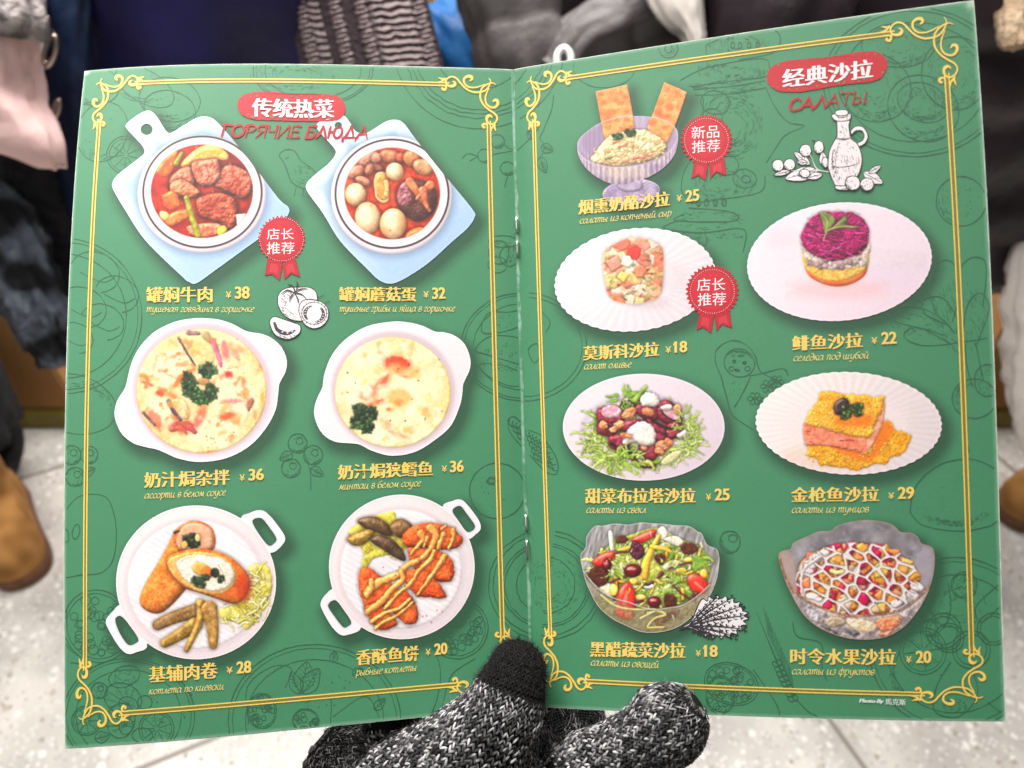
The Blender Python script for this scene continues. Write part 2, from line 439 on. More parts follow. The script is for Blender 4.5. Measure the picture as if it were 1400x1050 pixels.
def board_pot(ox, board, hole, bowl, ring_, inner, seed):
    cv = Canvas('L', ox, 80, KZ, ox - 5 if ox == 80 else 412, 125, 425 if ox == 80 else 672, 402, base=(214, 230, 244))
    b = ('p', board); cv.outline(b)
    if hole: cv.hole(hole)
    d = cv.sdf(b, full=True)[2]
    t = sst(-60, 0, d + 18 * (fbm(cv.X, cv.Y, 30, seed) - .5))[..., None]
    g = sst(0, 1, (cv.X - cv.X.min() + cv.Y - cv.Y.min()) / (np.ptp(cv.X) + np.ptp(cv.Y)))[..., None]
    cv.C[...] = (rgb(224, 240, 248) * (1 - g) + rgb(170, 196, 230) * g)
    m = sst(-13, -20, d)[..., None] * .55                               # sunken tray
    cv.C[...] = cv.C * (1 - m) + (rgb(160, 190, 224) * (1 - g) + rgb(180, 206, 234) * g) * m
    lip = (np.exp(-((d + 15) / 2.2)**2) * .10)[..., None]; cv.C[...] = cv.C * (1 - lip) + rgb(160, 188, 220) * lip
    cv.C[...] = cv.C + (np.clip(1 + d / 3, 0, 1) * (d < 1) * .05)[..., None]
    if hole: cv.ring(hole, 5, (190, 208, 215), .8)
    cv.piece(bowl, (246, 226, 234), (250, 236, 242), edge=9, bulge=.9, sh=.28, shw=14, dif=.35, nf=60, gr=.1)
    rx = ('e', ring_[1], ring_[2], ring_[3] + 8, ring_[4] + 8)
    cv.piece(rx, (252, 244, 246), edge=4, sh=0, dif=.15, gr=.1)
    cv.ring(ring_, 2.6, (52, 34, 40))
    cv.glow(('e', inner[1], inner[2], inner[3] + 12, inner[4] + 12), (240, 222, 226), .7, 3)
    cv.clip_to(inner, 1.2)
    return cv

# --- beef stew in a white pot on a pale blue board
cv = board_pot(80, [(515, 295), (552, 325), (600, 400), (632, 420), (700, 380), (780, 335), (835, 328), (890, 355), (1000, 480), (1120, 632), (1240, 790), (1296, 840), (1290, 885),
                    (1240, 935), (1100, 1035), (900, 1180), (780, 1264), (735, 1258), (690, 1222), (490, 1025), (380, 860), (310, 740), (306, 695), (340, 650), (440, 572), (482, 535), (478, 500), (440, 455), (385, 395), (384, 368), (430, 330), (480, 300)],
               ('e', 497, 400, 33, 31), ('e', 808, 764, 360, 328), ('e', 811, 752, 333, 312), ('e', 808, 748, 287, 263), 3)
cv.piece(('e', 808, 748, 292, 268), (150, 30, 18), (186, 50, 28), edge=20, dif=.35, nf=14, sh=0, amp=1.2, af=7, spec=.10)
cv.glow(('e', 640, 560, 70, 40), (120, 22, 18), .5, 14); cv.glow(('e', 1010, 540, 90, 60), (110, 24, 20), .6, 14)
cv.piece(('p', [(690, 600), (735, 545), (800, 498), (880, 488), (952, 535), (948, 572), (880, 575), (790, 590), (720, 625)]), (240, 158, 72), (250, 190, 110), edge=7, spec=.25, amp=.6)
cv.piece(('p', [(545, 640), (600, 560), (668, 520), (662, 580), (630, 650), (585, 668)]), (222, 84, 36), (240, 116, 52), edge=5, spec=.3)
cv.piece(('s', [(662, 592), (695, 535)], 15, 12), (140, 140, 58), (112, 110, 40), edge=3, spec=.2)
tx = lambda X, Y, B, d: B * (0.80 + .36 * fbm(X * 1.0 + Y * .6, Y * .5 - X * .3, 3.0, 3))[..., None]
for pts, c1, c2 in [([(632, 672), (690, 622), (752, 612), (768, 680), (756, 745), (720, 792), (668, 770), (628, 735)], (196, 98, 76), (220, 132, 104)),
                    ([(916, 625), (970, 600), (1040, 625), (1086, 665), (1092, 735), (1050, 790), (985, 770), (918, 738), (882, 715)], (160, 66, 46), (206, 118, 94)),
                    ([(752, 590), (830, 572), (896, 570), (912, 640), (900, 690), (832, 722), (776, 690)], (180, 88, 66), (224, 142, 116)),
                    ([(640, 700), (700, 680), (770, 725), (800, 760), (760, 785), (700, 778), (630, 745)], (200, 104, 70), (226, 146, 108)),
                    ([(778, 800), (830, 770), (905, 758), (985, 782), (1008, 830), (1000, 930), (965, 962), (905, 925), (840, 905), (792, 878)], (152, 58, 36), (190, 94, 66))]:
    cv.piece(('p', pts), c1, c2, edge=7, nf=7, amp=1.5, af=3.2, spec=.20, sp=14, sh=.75, shw=6, tex=tx, dif=.95, rough=.5)
for pts in [[(830, 600), (845, 650), (838, 700)], [(930, 660), (960, 640), (990, 650)], [(960, 730), (1000, 690), (1040, 700)], [(800, 840), (850, 830), (900, 850), (960, 840)], [(820, 880), (880, 870), (940, 890)]]:
    cv.piece(('s', pts, 4, 2), (140, 56, 40), edge=1, sh=0, al=.7)
cv.piece(('P', [(578, 770), (640, 742), (668, 765), (690, 830), (630, 858), (592, 828)]), (226, 82, 34), (240, 112, 50), edge=5, spec=.3)
cv.piece(('p', [(598, 905), (660, 860), (728, 850), (745, 885), (690, 920), (630, 945)]), (228, 92, 40), (242, 130, 66), edge=5, spec=.35)
cv.piece(('p', [(575, 860), (610, 865), (625, 890), (600, 915), (572, 890)]), (226, 180, 110), (240, 210, 150), edge=3, spec=.3)
cv.piece(('p', [(720, 950), (800, 930), (900, 930), (930, 965), (860, 1000), (770, 1005)]), (214, 104, 74), (234, 146, 110), edge=5, amp=1.2, spec=.3)
cv.piece(('P', [(1000, 878), (1058, 872), (1040, 935), (1005, 945)]), (236, 222, 214), edge=3)
cv.piece(('s', [(722, 788), (742, 860), (764, 930), (784, 992)], 17, 19), (176, 170, 64), (140, 132, 40), edge=4, spec=.25, nf=5)
cv.piece(('p', [(896, 960), (930, 940), (950, 965), (915, 1000), (895, 990)]), (176, 176, 60), (206, 200, 90), edge=3)
R = random.Random(5)
for i in range(50):
    a = R.random() * 6.28; q = math.sqrt(R.random()); cv.piece(('e', 808 + 280 * q * math.cos(a), 748 + 255 * q * math.sin(a), R.uniform(3, 10), R.uniform(2, 5), R.uniform(0, 180)), (255, 190, 150), edge=1, sh=0, al=R.uniform(.25, .8))
CANV.append((cv, 'dish_picture', 'printed photo of beef stew in a white pot on a pale blue board'))

# --- mushroom and quail egg pot
cv = board_pot(400, [(160, 352), (215, 338), (285, 322), (322, 360), (350, 405), (395, 425), (440, 408), (520, 358), (572, 345), (622, 362), (690, 450), (800, 590), (920, 735), (1016, 855), (1024, 895), (985, 955), (900, 1030),
                     (760, 1155), (620, 1245), (545, 1268), (482, 1244), (420, 1185), (270, 1030), (170, 870), (84, 750), (80, 705), (120, 660), (205, 590), (243, 535), (230, 500), (185, 450), (138, 395), (138, 370)],
               ('e', 258, 378, 20, 19), ('e', 557, 770, 339, 330), ('e', 560, 762, 318, 305), ('e', 561, 760, 269, 258), 4)
cv.piece(('e', 561, 760, 275, 264), (200, 62, 34), (222, 92, 54), edge=18, dif=.3, nf=9, sh=0, amp=1.0, af=5, spec=.12)
R = random.Random(8)
for i in range(160):
    a = R.random() * 6.28; q = math.sqrt(R.random()); cv.piece(('e', 561 + 262 * q * math.cos(a), 760 + 250 * q * math.sin(a), R.uniform(3, 8), R.uniform(2, 6), R.uniform(0, 180)), R.choice([(250, 150, 96), (228, 112, 60), (170, 40, 22)]), edge=1, sh=0, al=R.uniform(.25, .6))
cv.glow(('e', 560, 610, 60, 40), (120, 34, 30), .6, 12); cv.glow(('e', 430, 660, 60, 60), (130, 44, 36), .6, 12)
for x, y, rx, ry, an, c in [(430, 565, 66, 36, -35, (206, 140, 116)), (470, 610, 22, 40, -60, (180, 108, 88)), (360, 640, 52, 36, -30, (200, 128, 104)), (395, 690, 44, 26, 20, (214, 146, 116)), (432, 625, 24, 34, 20, (196, 120, 96)),
                            (545, 550, 62, 36, 5, (226, 142, 100)), (610, 560, 30, 30, 0, (190, 92, 62)), (672, 565, 52, 44, 30, (232, 146, 96)), (735, 612, 58, 42, 25, (240, 176, 130)), (470, 560, 30, 30, 0, (216, 150, 124)), (690, 985, 60, 28, -25, (238, 140, 76))]:
    cv.piece(('e', x, y, rx, ry, an), c, tuple(int(v * .82) for v in c), edge=7, nf=8, amp=1.0, af=5, spec=.22, sh=.55, shw=5)
cv.piece(('p', [(582, 770), (600, 715), (660, 682), (740, 690), (800, 730), (812, 810), (780, 880), (700, 918), (620, 870), (590, 820)]), (104, 58, 52), (76, 40, 36), edge=9, amp=1.2, spec=.2, sh=.6, shw=6)
cv.piece(('p', [(586, 765), (610, 712), (650, 690), (660, 740), (680, 790), (640, 840), (600, 820)]), (168, 108, 112), (128, 72, 76), edge=4, amp=1.5, af=2.5, spec=.3, sh=.2)
for pts in [[(660, 695), (720, 780), (772, 858)], [(776, 712), (735, 750), (700, 790)], [(735, 745), (745, 800), (760, 840)]]:
    cv.piece(('s', pts, 26, 9), (222, 140, 96), (196, 110, 72), edge=4, spec=.25, amp=.5)
cv.piece(('p', [(458, 690), (475, 645), (515, 640), (540, 665), (530, 705), (545, 745), (540, 800), (505, 812), (470, 785), (462, 740)]), (246, 208, 160), edge=2, sh=.5, shw=5)
cv.piece(('p', [(468, 695), (485, 655), (515, 650), (530, 670), (520, 705), (532, 748), (528, 790), (505, 798), (480, 778), (474, 740)]), (222, 142, 70), (236, 172, 96), edge=3, spec=.25, sh=.2)
cv.piece(('p', [(512, 690), (540, 690), (540, 780), (515, 770), (520, 730)]), (240, 200, 140), (214, 150, 90), edge=3)
for x, y, rx, ry, an in [(355, 766, 60, 64, 0), (424, 896, 72, 88, -8), (566, 930, 75, 86, 8), (576, 637, 50, 50, 0)]:
    cv.piece(('e', x, y, rx, ry, an), (236, 180, 130), (246, 206, 164), edge=15, nf=16, bulge=1.1, dif=.5, spec=.3, sp=30, sh=.5, shw=7)
    cv.glow(('e', x - rx * .15, y - ry * .2, rx * .35, ry * .4), (252, 236, 208), .75, 9)
for i in range(40):
    a = R.random() * 6.28; q = math.sqrt(R.random()); cv.piece(('e', 561 + 250 * q * math.cos(a), 760 + 240 * q * math.sin(a), R.uniform(2, 5), R.uniform(2, 4)), (90, 40, 26), edge=1, sh=0, al=.7)
CANV.append((cv, 'dish_picture', 'printed photo of mushrooms and quail eggs in red broth in a white pot'))

# --- gratins in white eared dishes
def gratin(outer, inner, x0, y0, x1, y1, ox, c1, c2, seed):
    cv = Canvas('L', ox, 330, KZ, x0, y0, x1, y1, base=(242, 232, 242))
    o = ('p', outer); cv.outline(o)
    plate_tone(cv, o, (250, 243, 247), (240, 229, 236))
    cv.ring(('p', [(x, y - 6) for x, y in outer]), 1.4, (252, 248, 252), .7)
    cv.glow(('e', inner[1] + 2, inner[2] - 8, inner[3] + 14, inner[4] + 14), (204, 186, 196), .75, 7)
    cv.clip_to(inner, 1.4)
    m = fbm(cv.X, cv.Y, 26, seed)
    cv.piece(inner, c1, c2, edge=3, nf=24, dif=.45, amp=1.6, af=11, sh=0, spec=.08)
    cv.glow(('e', inner[1] - 6, inner[2] - 14, inner[3] * .86, inner[4] * .86), c2, .5, 16); cv.ring(inner, 1.6, (206, 170, 110), .35)
    return cv
cv = gratin([(810, 432), (900, 440), (980, 465), (1045, 500), (1085, 512), (1140, 520), (1200, 545), (1255, 595), (1285, 668), (1278, 735), (1245, 800), (1236, 870), (1222, 950), (1170, 1049), (1080, 1149), (950, 1219), (800, 1242), (680, 1224), (600, 1190), (550, 1170),
             (500, 1160), (420, 1135), (355, 1080), (320, 1000), (318, 945), (335, 890), (375, 825), (392, 760), (410, 690), (455, 600), (540, 510), (650, 455), (740, 436)],
            ('e', 806, 842, 366, 350), 148, 427, 400, 640, 80, (222, 198, 140), (240, 222, 176), 21)
R = random.Random(31)
for x, y, rx, ry in [(610, 720, 90, 70), (900, 740, 70, 60), (1000, 900, 110, 90), (560, 950, 60, 50), (880, 1080, 120, 70), (750, 600, 60, 60)]:
    cv.glow(('e', x, y, rx, ry), (248, 238, 206), .75, 12)
for x, y, rx, ry, an, c, al in [(700, 770, 80, 24, -40, (222, 118, 60), .8), (575, 855, 30, 22, 0, (206, 84, 46), .9), (480, 760, 30, 20, 20, (226, 140, 70), .8), (500, 800, 40, 14, 20, (170, 110, 76), .8), (660, 640, 34, 14, -20, (220, 110, 80), .7),
                                (960, 750, 26, 20, 0, (190, 60, 50), .9), (1040, 790, 18, 30, 0, (226, 120, 70), .7), (1000, 640, 20, 46, -30, (238, 150, 130), .8), (940, 610, 22, 60, -10, (222, 120, 124), .8), (1140, 680, 16, 40, 0, (230, 130, 60), .8),
                                (950, 985, 50, 24, -10, (206, 96, 60), .9), (980, 900, 60, 16, 0, (226, 130, 130), .7), (1080, 915, 22, 40, 20, (180, 110, 90), .8), (800, 985, 30, 70, 25, (222, 120, 90), .8), (545, 1000, 34, 60, -35, (214, 130, 104), .8),
                                (700, 1040, 80, 34, 0, (196, 78, 76), .85), (640, 870, 40, 20, 30, (226, 130, 70), .7), (770, 610, 40, 50, 0, (250, 200, 120), .7), (1150, 880, 14, 40, 0, (236, 160, 60), .7), (850, 1190, 26, 10, 0, (226, 110, 60), .9), (1000, 600, 60, 26, 30, (240, 160, 110), .6)]:
    cv.stain(('e', x, y, rx * 1.25, ry * 1.25, an), tuple(min(255, int(v * .8 + 50)) for v in c), al * .55, 7, 7); cv.stain(('e', x, y, rx * .9, ry * .9, an), c, al, 4, 3.5)
for pts, r, c in [([(680, 550), (720, 620), (770, 700)], 7, (96, 58, 58)), ([(735, 515), (790, 520)], 16, (150, 110, 110)), ([(830, 530), (850, 560)], 22, (150, 132, 84)), ([(870, 560), (900, 640), (915, 700)], 16, (196, 110, 130)), ([(620, 900), (650, 960), (690, 1005)], 13, (86, 70, 84)),
                  ([(480, 965), (520, 1010), (545, 1035)], 9, (120, 84, 76)), ([(640, 1060), (690, 1050), (720, 1080)], 14, (170, 70, 70)), ([(740, 1050), (770, 1075)], 18, (166, 62, 60)), ([(1090, 900), (1070, 950)], 9, (130, 92, 70))]:
    cv.piece(('s', pts, r, r * .6), c, tuple(min(255, v + 26) for v in c), edge=2.5, rough=.8, spec=.15, sh=.15)
cv.piece(('p', [(700, 560), (760, 540), (850, 570), (880, 650), (860, 700), (800, 690), (750, 640)]), (246, 222, 172), (240, 206, 140), edge=5, amp=.6, sh=.08, al=.7, soft=4)
cv.piece(('p', [(640, 900), (700, 890), (740, 950), (730, 1000), (690, 990)]), (244, 216, 170), (230, 190, 140), edge=4, amp=.6, sh=.12)
R = random.Random(91)
for i in range(100):
    a = R.random() * 6.28; q = math.sqrt(R.random()) * .95; cv.stain(('e', 806 + 350 * q * math.cos(a), 842 + 335 * q * math.sin(a), R.uniform(8, 40), R.uniform(6, 22), R.uniform(0, 180)), R.choice([(226, 160, 90), (206, 120, 74), (248, 240, 214), (250, 236, 190), (214, 186, 120), (232, 150, 120), (196, 112, 62), (222, 140, 84)]), R.uniform(.35, .85), 5, 4, 2.2)
specks(cv, 480, 520, 1130, 1170, 40, [(206, 140, 70), (190, 110, 60)], (2, 6), 3)
parsley(cv, [(840, 725, 55, 40), (735, 790, 48, 50), (760, 850, 50, 40), (860, 850, 36, 55), (800, 890, 45, 30)], n=20, seed=3, r=(11, 20))
cv.piece(('e', 820, 790, 34, 20), (196, 140, 90), edge=3, rough=1.0, al=.8)
CANV.append((cv, 'dish_picture', 'printed photo of a browned mixed gratin with parsley in its middle'))

cv = gratin([(560, 452), (650, 456), (730, 475), (800, 507), (850, 512), (910, 530), (968, 578), (1000, 660), (996, 725), (962, 800), (955, 860), (940, 930), (890, 1039), (800, 1119), (690, 1185), (560, 1207), (450, 1180), (380, 1145), (330, 1137), (240, 1128), (170, 1085),
             (130, 1010), (122, 945), (140, 880), (168, 820), (180, 745), (222, 640), (300, 550), (420, 478)],
            ('e', 565, 850, 326, 312), 422, 432, 650, 630, 400, (232, 212, 150), (244, 231, 192), 23)
for x, y, rx, ry, al in [(400, 620, 120, 60, .5), (700, 830, 120, 90, .6), (560, 1060, 120, 60, .6), (330, 820, 50, 90, .5)]:
    cv.glow(('e', x, y, rx, ry), (250, 242, 214), al, 14)
for x, y, rx, ry, an, c, al in [(590, 690, 74, 48, 10, (206, 84, 56), .95), (600, 720, 60, 26, 10, (238, 150, 96), .8), (498, 628, 18, 10, 0, (226, 130, 84), .9), (690, 735, 30, 10, -25, (200, 120, 80), .9), (500, 800, 50, 30, -40, (232, 150, 116), .85), (430, 860, 50, 40, -30, (222, 130, 104), .85),
                                (460, 910, 60, 16, -20, (206, 116, 84), .8), (595, 905, 22, 20, 0, (214, 70, 40), .9), (600, 880, 70, 50, 0, (242, 178, 100), .6), (545, 945, 16, 12, 0, (226, 110, 60), .9), (520, 780, 40, 16, -50, (214, 106, 76), .8), (640, 760, 30, 8, 0, (206, 110, 70), .7),
                                (850, 705, 20, 16, 0, (236, 190, 120), .8), (520, 1030, 50, 26, 20, (240, 190, 150), .8), (590, 1085, 60, 14, 20, (226, 140, 110), .6), (270, 705, 14, 14, 0, (236, 190, 110), .8)]:
    cv.stain(('e', x, y, rx * 1.3, ry * 1.3, an), tuple(min(255, int(v * .8 + 50)) for v in c), al * .55, 8, 7); cv.stain(('e', x, y, rx * .95, ry * .95, an), c, al, 4, 3.5)
R = random.Random(92)
for i in range(70):
    a = R.random() * 6.28; q = math.sqrt(R.random()) * .95; cv.stain(('e', 565 + 310 * q * math.cos(a), 850 + 295 * q * math.sin(a), R.uniform(10, 50), R.uniform(8, 30), R.uniform(0, 180)), R.choice([(250, 244, 220), (240, 216, 130), (248, 240, 206), (238, 206, 130), (252, 246, 230), (232, 176, 104), (240, 206, 140)]), R.uniform(.3, .75), 6, 6, 2.2)
specks(cv, 300, 560, 860, 1100, 16, [(90, 70, 50)], (3, 5), 6)
parsley(cv, [(380, 950, 45, 45), (440, 975, 40, 45), (365, 1020, 40, 40), (420, 1045, 40, 30)], cols=((48, 80, 44), (84, 120, 62), (28, 50, 30)), n=20, seed=7, r=(11, 19))
CANV.append((cv, 'dish_picture', 'printed photo of a creamy pale gratin with parsley near its lower rim'))

# --- two round white pans with loop handles
def pan(ox, cxy, r, h1, hole1, h2, hole2, box):
    cv = Canvas('L', ox, 580, KZ, *box, base=(240, 230, 236))
    e = ('e', *cxy, *r)
    cv.outline(e); 
    for h in (h1, h2): cv.outline(('p', h))
    for h in (hole1, hole2): cv.hole(('p', h))
    cv.C[...] = rgb(247, 241, 245)
    for h in (hole1, hole2): cv.ring(('p', h), 3, (214, 204, 212), .7)
    plate_tone(cv, e, (247, 239, 241), (236, 228, 232))
    cv.ring(('e', cxy[0], cxy[1], r[0] - 12, r[1] - 12), 2, (226, 212, 220), .5)
    inn = ('e', cxy[0] - 2, cxy[1] + 14, r[0] - 68, r[1] - 72)
    cv.glow(('e', inn[1], inn[2], inn[3] + 14, inn[4] + 14), (222, 204, 212), .5, 5)
    cv.piece(inn, (246, 240, 242), (240, 232, 236), edge=6, sh=0, dif=.25, nf=40, gr=.12, tex=lambda X, Y, B, d: B * (1 + .022 * np.sin((X * .5 - Y * .87) * .85))[..., None])
    return cv
cv = pan(80, (775, 890), (450, 433), [(1030, 540), (1080, 498), (1140, 484), (1190, 515), (1260, 605), (1276, 650), (1250, 690), (1205, 722), (1150, 700)], [(1092, 545), (1140, 528), (1180, 570), (1226, 640), (1216, 670), (1182, 682), (1130, 620)],
         [(360, 1015), (300, 1060), (268, 1105), (280, 1150), (340, 1250), (390, 1292), (440, 1282), (500, 1245), (440, 1100)], [(320, 1100), (352, 1080), (400, 1130), (450, 1208), (432, 1235), (392, 1240), (345, 1175)], (138, 686, 395, 906))
tf = lambda X, Y, B, d: B * (0.82 + .36 * fbm(X, Y, 2.2, 9, 2))[..., None]
cv.piece(('p', [(905, 1045), (985, 1010), (1060, 975), (1090, 880), (1070, 800), (1120, 790), (1180, 800), (1205, 880), (1195, 960), (1150, 1050), (1100, 1130), (1050, 1155), (1000, 1110), (920, 1100)]), (226, 212, 104), (240, 230, 150), edge=6, rough=2, sh=.15, nf=5)
R = random.Random(14)
for i in range(70):
    t = R.random(); x = 930 + 250 * R.random(); y = 1000 + 120 * R.random() if R.random() < .6 else 820 + 200 * R.random()
    if y < 990: x = max(x, 1085)
    if x + .8 * (y - 1000) > 1215: continue
    pts = [(x, y)]; d = R.random() * 6.28
    for k in range(3): d += R.uniform(-.8, .8); pts.append((pts[-1][0] + 20 * math.cos(d), pts[-1][1] + 20 * math.sin(d)))
    cv.piece(('s', pts, R.uniform(5, 9), 4), R.choice([(240, 232, 150), (228, 214, 98), (214, 196, 80), (246, 240, 180)]), edge=2, sh=.28, shw=2.2, spec=.2)
specks(cv, 1060, 820, 1190, 1090, 8, [(120, 70, 40)], (3, 5), 4)
cv.piece(('p', [(668, 588), (612, 690), (550, 800), (500, 880), (462, 965), (466, 1020), (510, 1056), (570, 1064), (632, 1024), (720, 925), (800, 800), (870, 690), (820, 600), (740, 560)]), (222, 132, 58), (236, 156, 82), edge=14, tex=tf, amp=.7, af=2.5, sh=.3, dif=.75, bulge=1.1)
cv.piece(('p', [(652, 640), (690, 575), (740, 545), (800, 548), (860, 580), (884, 640), (870, 705), (780, 730), (690, 720)]), (206, 112, 66), (220, 140, 90), edge=6, tex=tf, sh=.3)
cv.piece(('p', [(664, 650), (700, 580), (750, 556), (810, 562), (860, 600), (868, 660), (850, 705), (760, 710), (690, 705)]), (240, 190, 158), (232, 172, 140), edge=4, sh=0, amp=.5)
cv.piece(('s', [(655, 610), (680, 600)], 7, 4), (60, 50, 36), edge=1)
parsley(cv, [(745, 650, 46, 34), (765, 675, 34, 22)], cols=((46, 66, 44), (80, 96, 56), (26, 40, 28)), n=16, seed=12, r=(9, 16))
cv.piece(('e', 710, 680, 18, 24), (232, 186, 110), edge=3); cv.piece(('e', 785, 640, 16, 22), (226, 206, 150), edge=3)
cv.piece(('p', [(608, 770), (640, 735), (700, 712), (790, 700), (880, 712), (960, 745), (1030, 800), (1072, 860), (1076, 920), (1045, 985), (985, 1010), (900, 985), (800, 950), (710, 920), (640, 850)]), (220, 112, 48), (232, 140, 66), edge=12, tex=tf, amp=.7, af=2.5, sh=.42, shw=7, dif=.75)
cv.glow(('e', 1040, 920, 30, 60), (190, 60, 26), .6, 10)
cv.piece(('p', [(614, 780), (660, 738), (760, 718), (880, 730), (970, 778), (1000, 850), (975, 920), (900, 962), (800, 945), (710, 905), (645, 850)]), (238, 176, 96), (246, 200, 130), edge=4, sh=0, amp=.4, rough=.8)
cv.piece(('p', [(668, 775), (740, 738), (850, 740), (950, 775), (990, 840), (968, 905), (890, 940), (800, 925), (715, 875), (680, 825)]), (244, 234, 216), (250, 244, 232), edge=5, sh=.12, amp=1.0, af=5, rough=1.0)
for pts in [[(690, 770), (730, 750), (770, 745)], [(830, 742), (850, 738), (865, 752)], [(900, 790), (930, 850), (940, 900)], [(780, 770), (800, 790)]]:
    cv.piece(('s', pts, 4, 2), (206, 160, 120), edge=1, sh=0, al=.7)
cv.piece(('e', 800, 815, 48, 36, 20), (232, 176, 92), (240, 196, 120), edge=5, sh=.2); cv.piece(('e', 838, 838, 30, 34), (214, 126, 60), edge=5)
cv.piece(('e', 882, 838, 26, 26), (34, 36, 34), (60, 66, 50), edge=3, rough=1.0)
parsley(cv, [(785, 880, 40, 26), (830, 860, 18, 14), (915, 870, 16, 20), (800, 905, 30, 12)], cols=((74, 96, 56), (128, 146, 90), (44, 60, 38)), n=12, seed=15, r=(7, 12))
tp = lambda X, Y, B, d: B * (0.8 + .4 * fbm(X, Y, 3.2, 4, 3))[..., None]
for pts, r0, r1, c in [([(560, 1130), (640, 1092), (765, 1052)], 30, 40, (128, 94, 50)), ([(600, 1232), (690, 1180), (768, 1128)], 26, 42, (146, 112, 48)), ([(722, 1270), (765, 1180), (800, 1090), (800, 1010)], 14, 28, (172, 132, 58)), ([(872, 1245), (868, 1150), (850, 1040)], 22, 46, (160, 118, 58))]:
    cv.piece(('s', pts, r0, r1), c, tuple(min(255, v + 30) for v in c), edge=7, tex=tp, spec=.18, sh=.38, shw=5, amp=.5, nf=6)
R = random.Random(2)
for i in range(40):
    x = R.uniform(570, 880); y = R.uniform(1080, 1230); cv.glow(('e', x, y, 2.5, 2.5), (206, 176, 110), .35, 1.5)
CANV.append((cv, 'dish_picture', 'printed photo of sliced stuffed cutlet rolls with pickles in a white pan'))

cv = pan(400, (615, 803), (410, 407), [(845, 470), (900, 432), (945, 424), (985, 455), (1048, 540), (1058, 590), (1030, 620), (990, 645), (930, 610)], [(900, 487), (942, 460), (985, 510), (1026, 570), (1014, 598), (980, 604), (935, 545)],
         [(240, 930), (190, 955), (160, 1000), (165, 1040), (215, 1130), (262, 1180), (305, 1186), (385, 1145), (320, 1030)], [(200, 1020), (240, 990), (285, 1040), (330, 1112), (312, 1138), (285, 1142), (235, 1080)], (430, 670, 665, 880))
cv.piece(('p', [(315, 610), (370, 560), (450, 520), (560, 492), (582, 520), (620, 600), (650, 660), (600, 720), (520, 740), (450, 760), (420, 810), (388, 812), (400, 740), (380, 690)]), (216, 206, 84), (232, 222, 120), edge=5, rough=1.2, sh=.15, nf=4)
R = random.Random(44)
for i in range(45):
    x, y = R.uniform(380, 640), R.uniform(560, 780)
    if y > 740 and x > 440: continue
    cv.piece(('s', [(x, y), (x + R.uniform(-20, 20), y + 12), (x + R.uniform(-24, 24), y + 26)], R.uniform(4, 8), 3), R.choice([(226, 212, 96), (196, 176, 60), (238, 228, 140)]), edge=2, sh=.25, shw=2)
for pts, c in [([(365, 545), (410, 522), (480, 525), (540, 565), (566, 620), (530, 628), (470, 605), (410, 585)], (92, 66, 38)), ([(548, 590), (560, 555), (610, 532), (660, 555), (675, 590), (640, 620), (600, 640)], (106, 74, 38)),
               ([(306, 645), (350, 615), (420, 590), (462, 605), (440, 645), (385, 682), (335, 678)], (138, 104, 40)), ([(438, 655), (480, 622), (545, 640), (605, 690), (636, 745), (628, 770), (575, 748), (510, 705)], (70, 48, 30))]:
    cv.piece(('p', pts), c, tuple(min(255, v + 26) for v in c), edge=9, tex=tp, spec=.30, sp=14, sh=.45, shw=5, amp=.6)
fish = (222, 92, 44), (238, 122, 64)
for pts in [[(615, 640), (650, 590), (710, 562), (790, 555), (880, 575), (945, 625), (958, 660), (920, 695), (840, 705), (730, 695), (650, 690)], [(648, 700), (720, 700), (800, 705), (890, 760), (910, 820), (895, 880), (850, 888), (770, 870), (690, 820)],
            [(600, 840), (680, 815), (760, 830), (820, 890), (862, 955), (850, 980), (780, 975), (700, 965), (640, 900)], [(378, 825), (430, 808), (490, 850), (560, 900), (570, 990), (500, 1060), (430, 1065), (398, 1000), (376, 930)],
            [(510, 985), (580, 930), (650, 945), (690, 1010), (708, 1080), (690, 1118), (650, 1128), (605, 1098), (550, 1040)], [(410, 1030), (480, 1010), (560, 1080), (592, 1120), (560, 1145), (490, 1156), (440, 1100)]]:
    cv.piece(('p', pts), *fish, edge=9, tex=tf, amp=1.0, af=2.4, sh=.4, shw=6, dif=.8, rough=1.2, spec=.08, nf=7)
sauce = (244, 158, 82), (248, 178, 106)
for pts, r0, r1 in [([(722, 615), (738, 650), (700, 690), (668, 730)], 22, 8), ([(775, 585), (805, 620), (790, 680), (745, 740), (700, 770)], 24, 13), ([(700, 770), (640, 800), (605, 840), (540, 870), (480, 895), (420, 950)], 16, 26), ([(862, 575), (835, 590)], 8, 6), ([(850, 620), (815, 705)], 18, 9), ([(905, 600), (905, 640), (880, 700)], 16, 9),
                    ([(800, 715), (770, 770), (715, 820), (670, 890), (600, 950), (520, 1040)], 14, 11), ([(855, 745), (820, 800), (770, 870), (705, 960)], 17, 9), ([(615, 830), (618, 880), (560, 930), (500, 1000), (425, 1055)], 16, 20), ([(440, 880), (445, 920), (420, 960)], 14, 20), ([(660, 985), (600, 1040), (530, 1060), (450, 1110)], 9, 14), ([(680, 1000), (600, 1070), (520, 1110), (470, 1150)], 9, 12), ([(760, 640), (740, 690)], 12, 8)]:
    cv.piece(('s', pts, r0, r1), *sauce, edge=5, spec=.22, sh=.38, shw=4, dif=.7, nf=8, rough=1.5)
specks(cv, 400, 600, 900, 1120, 26, [(170, 60, 40)], (3, 5), 16)
CANV.append((cv, 'dish_picture', 'printed photo of orange fried fish cakes under sauce in a white pan'))
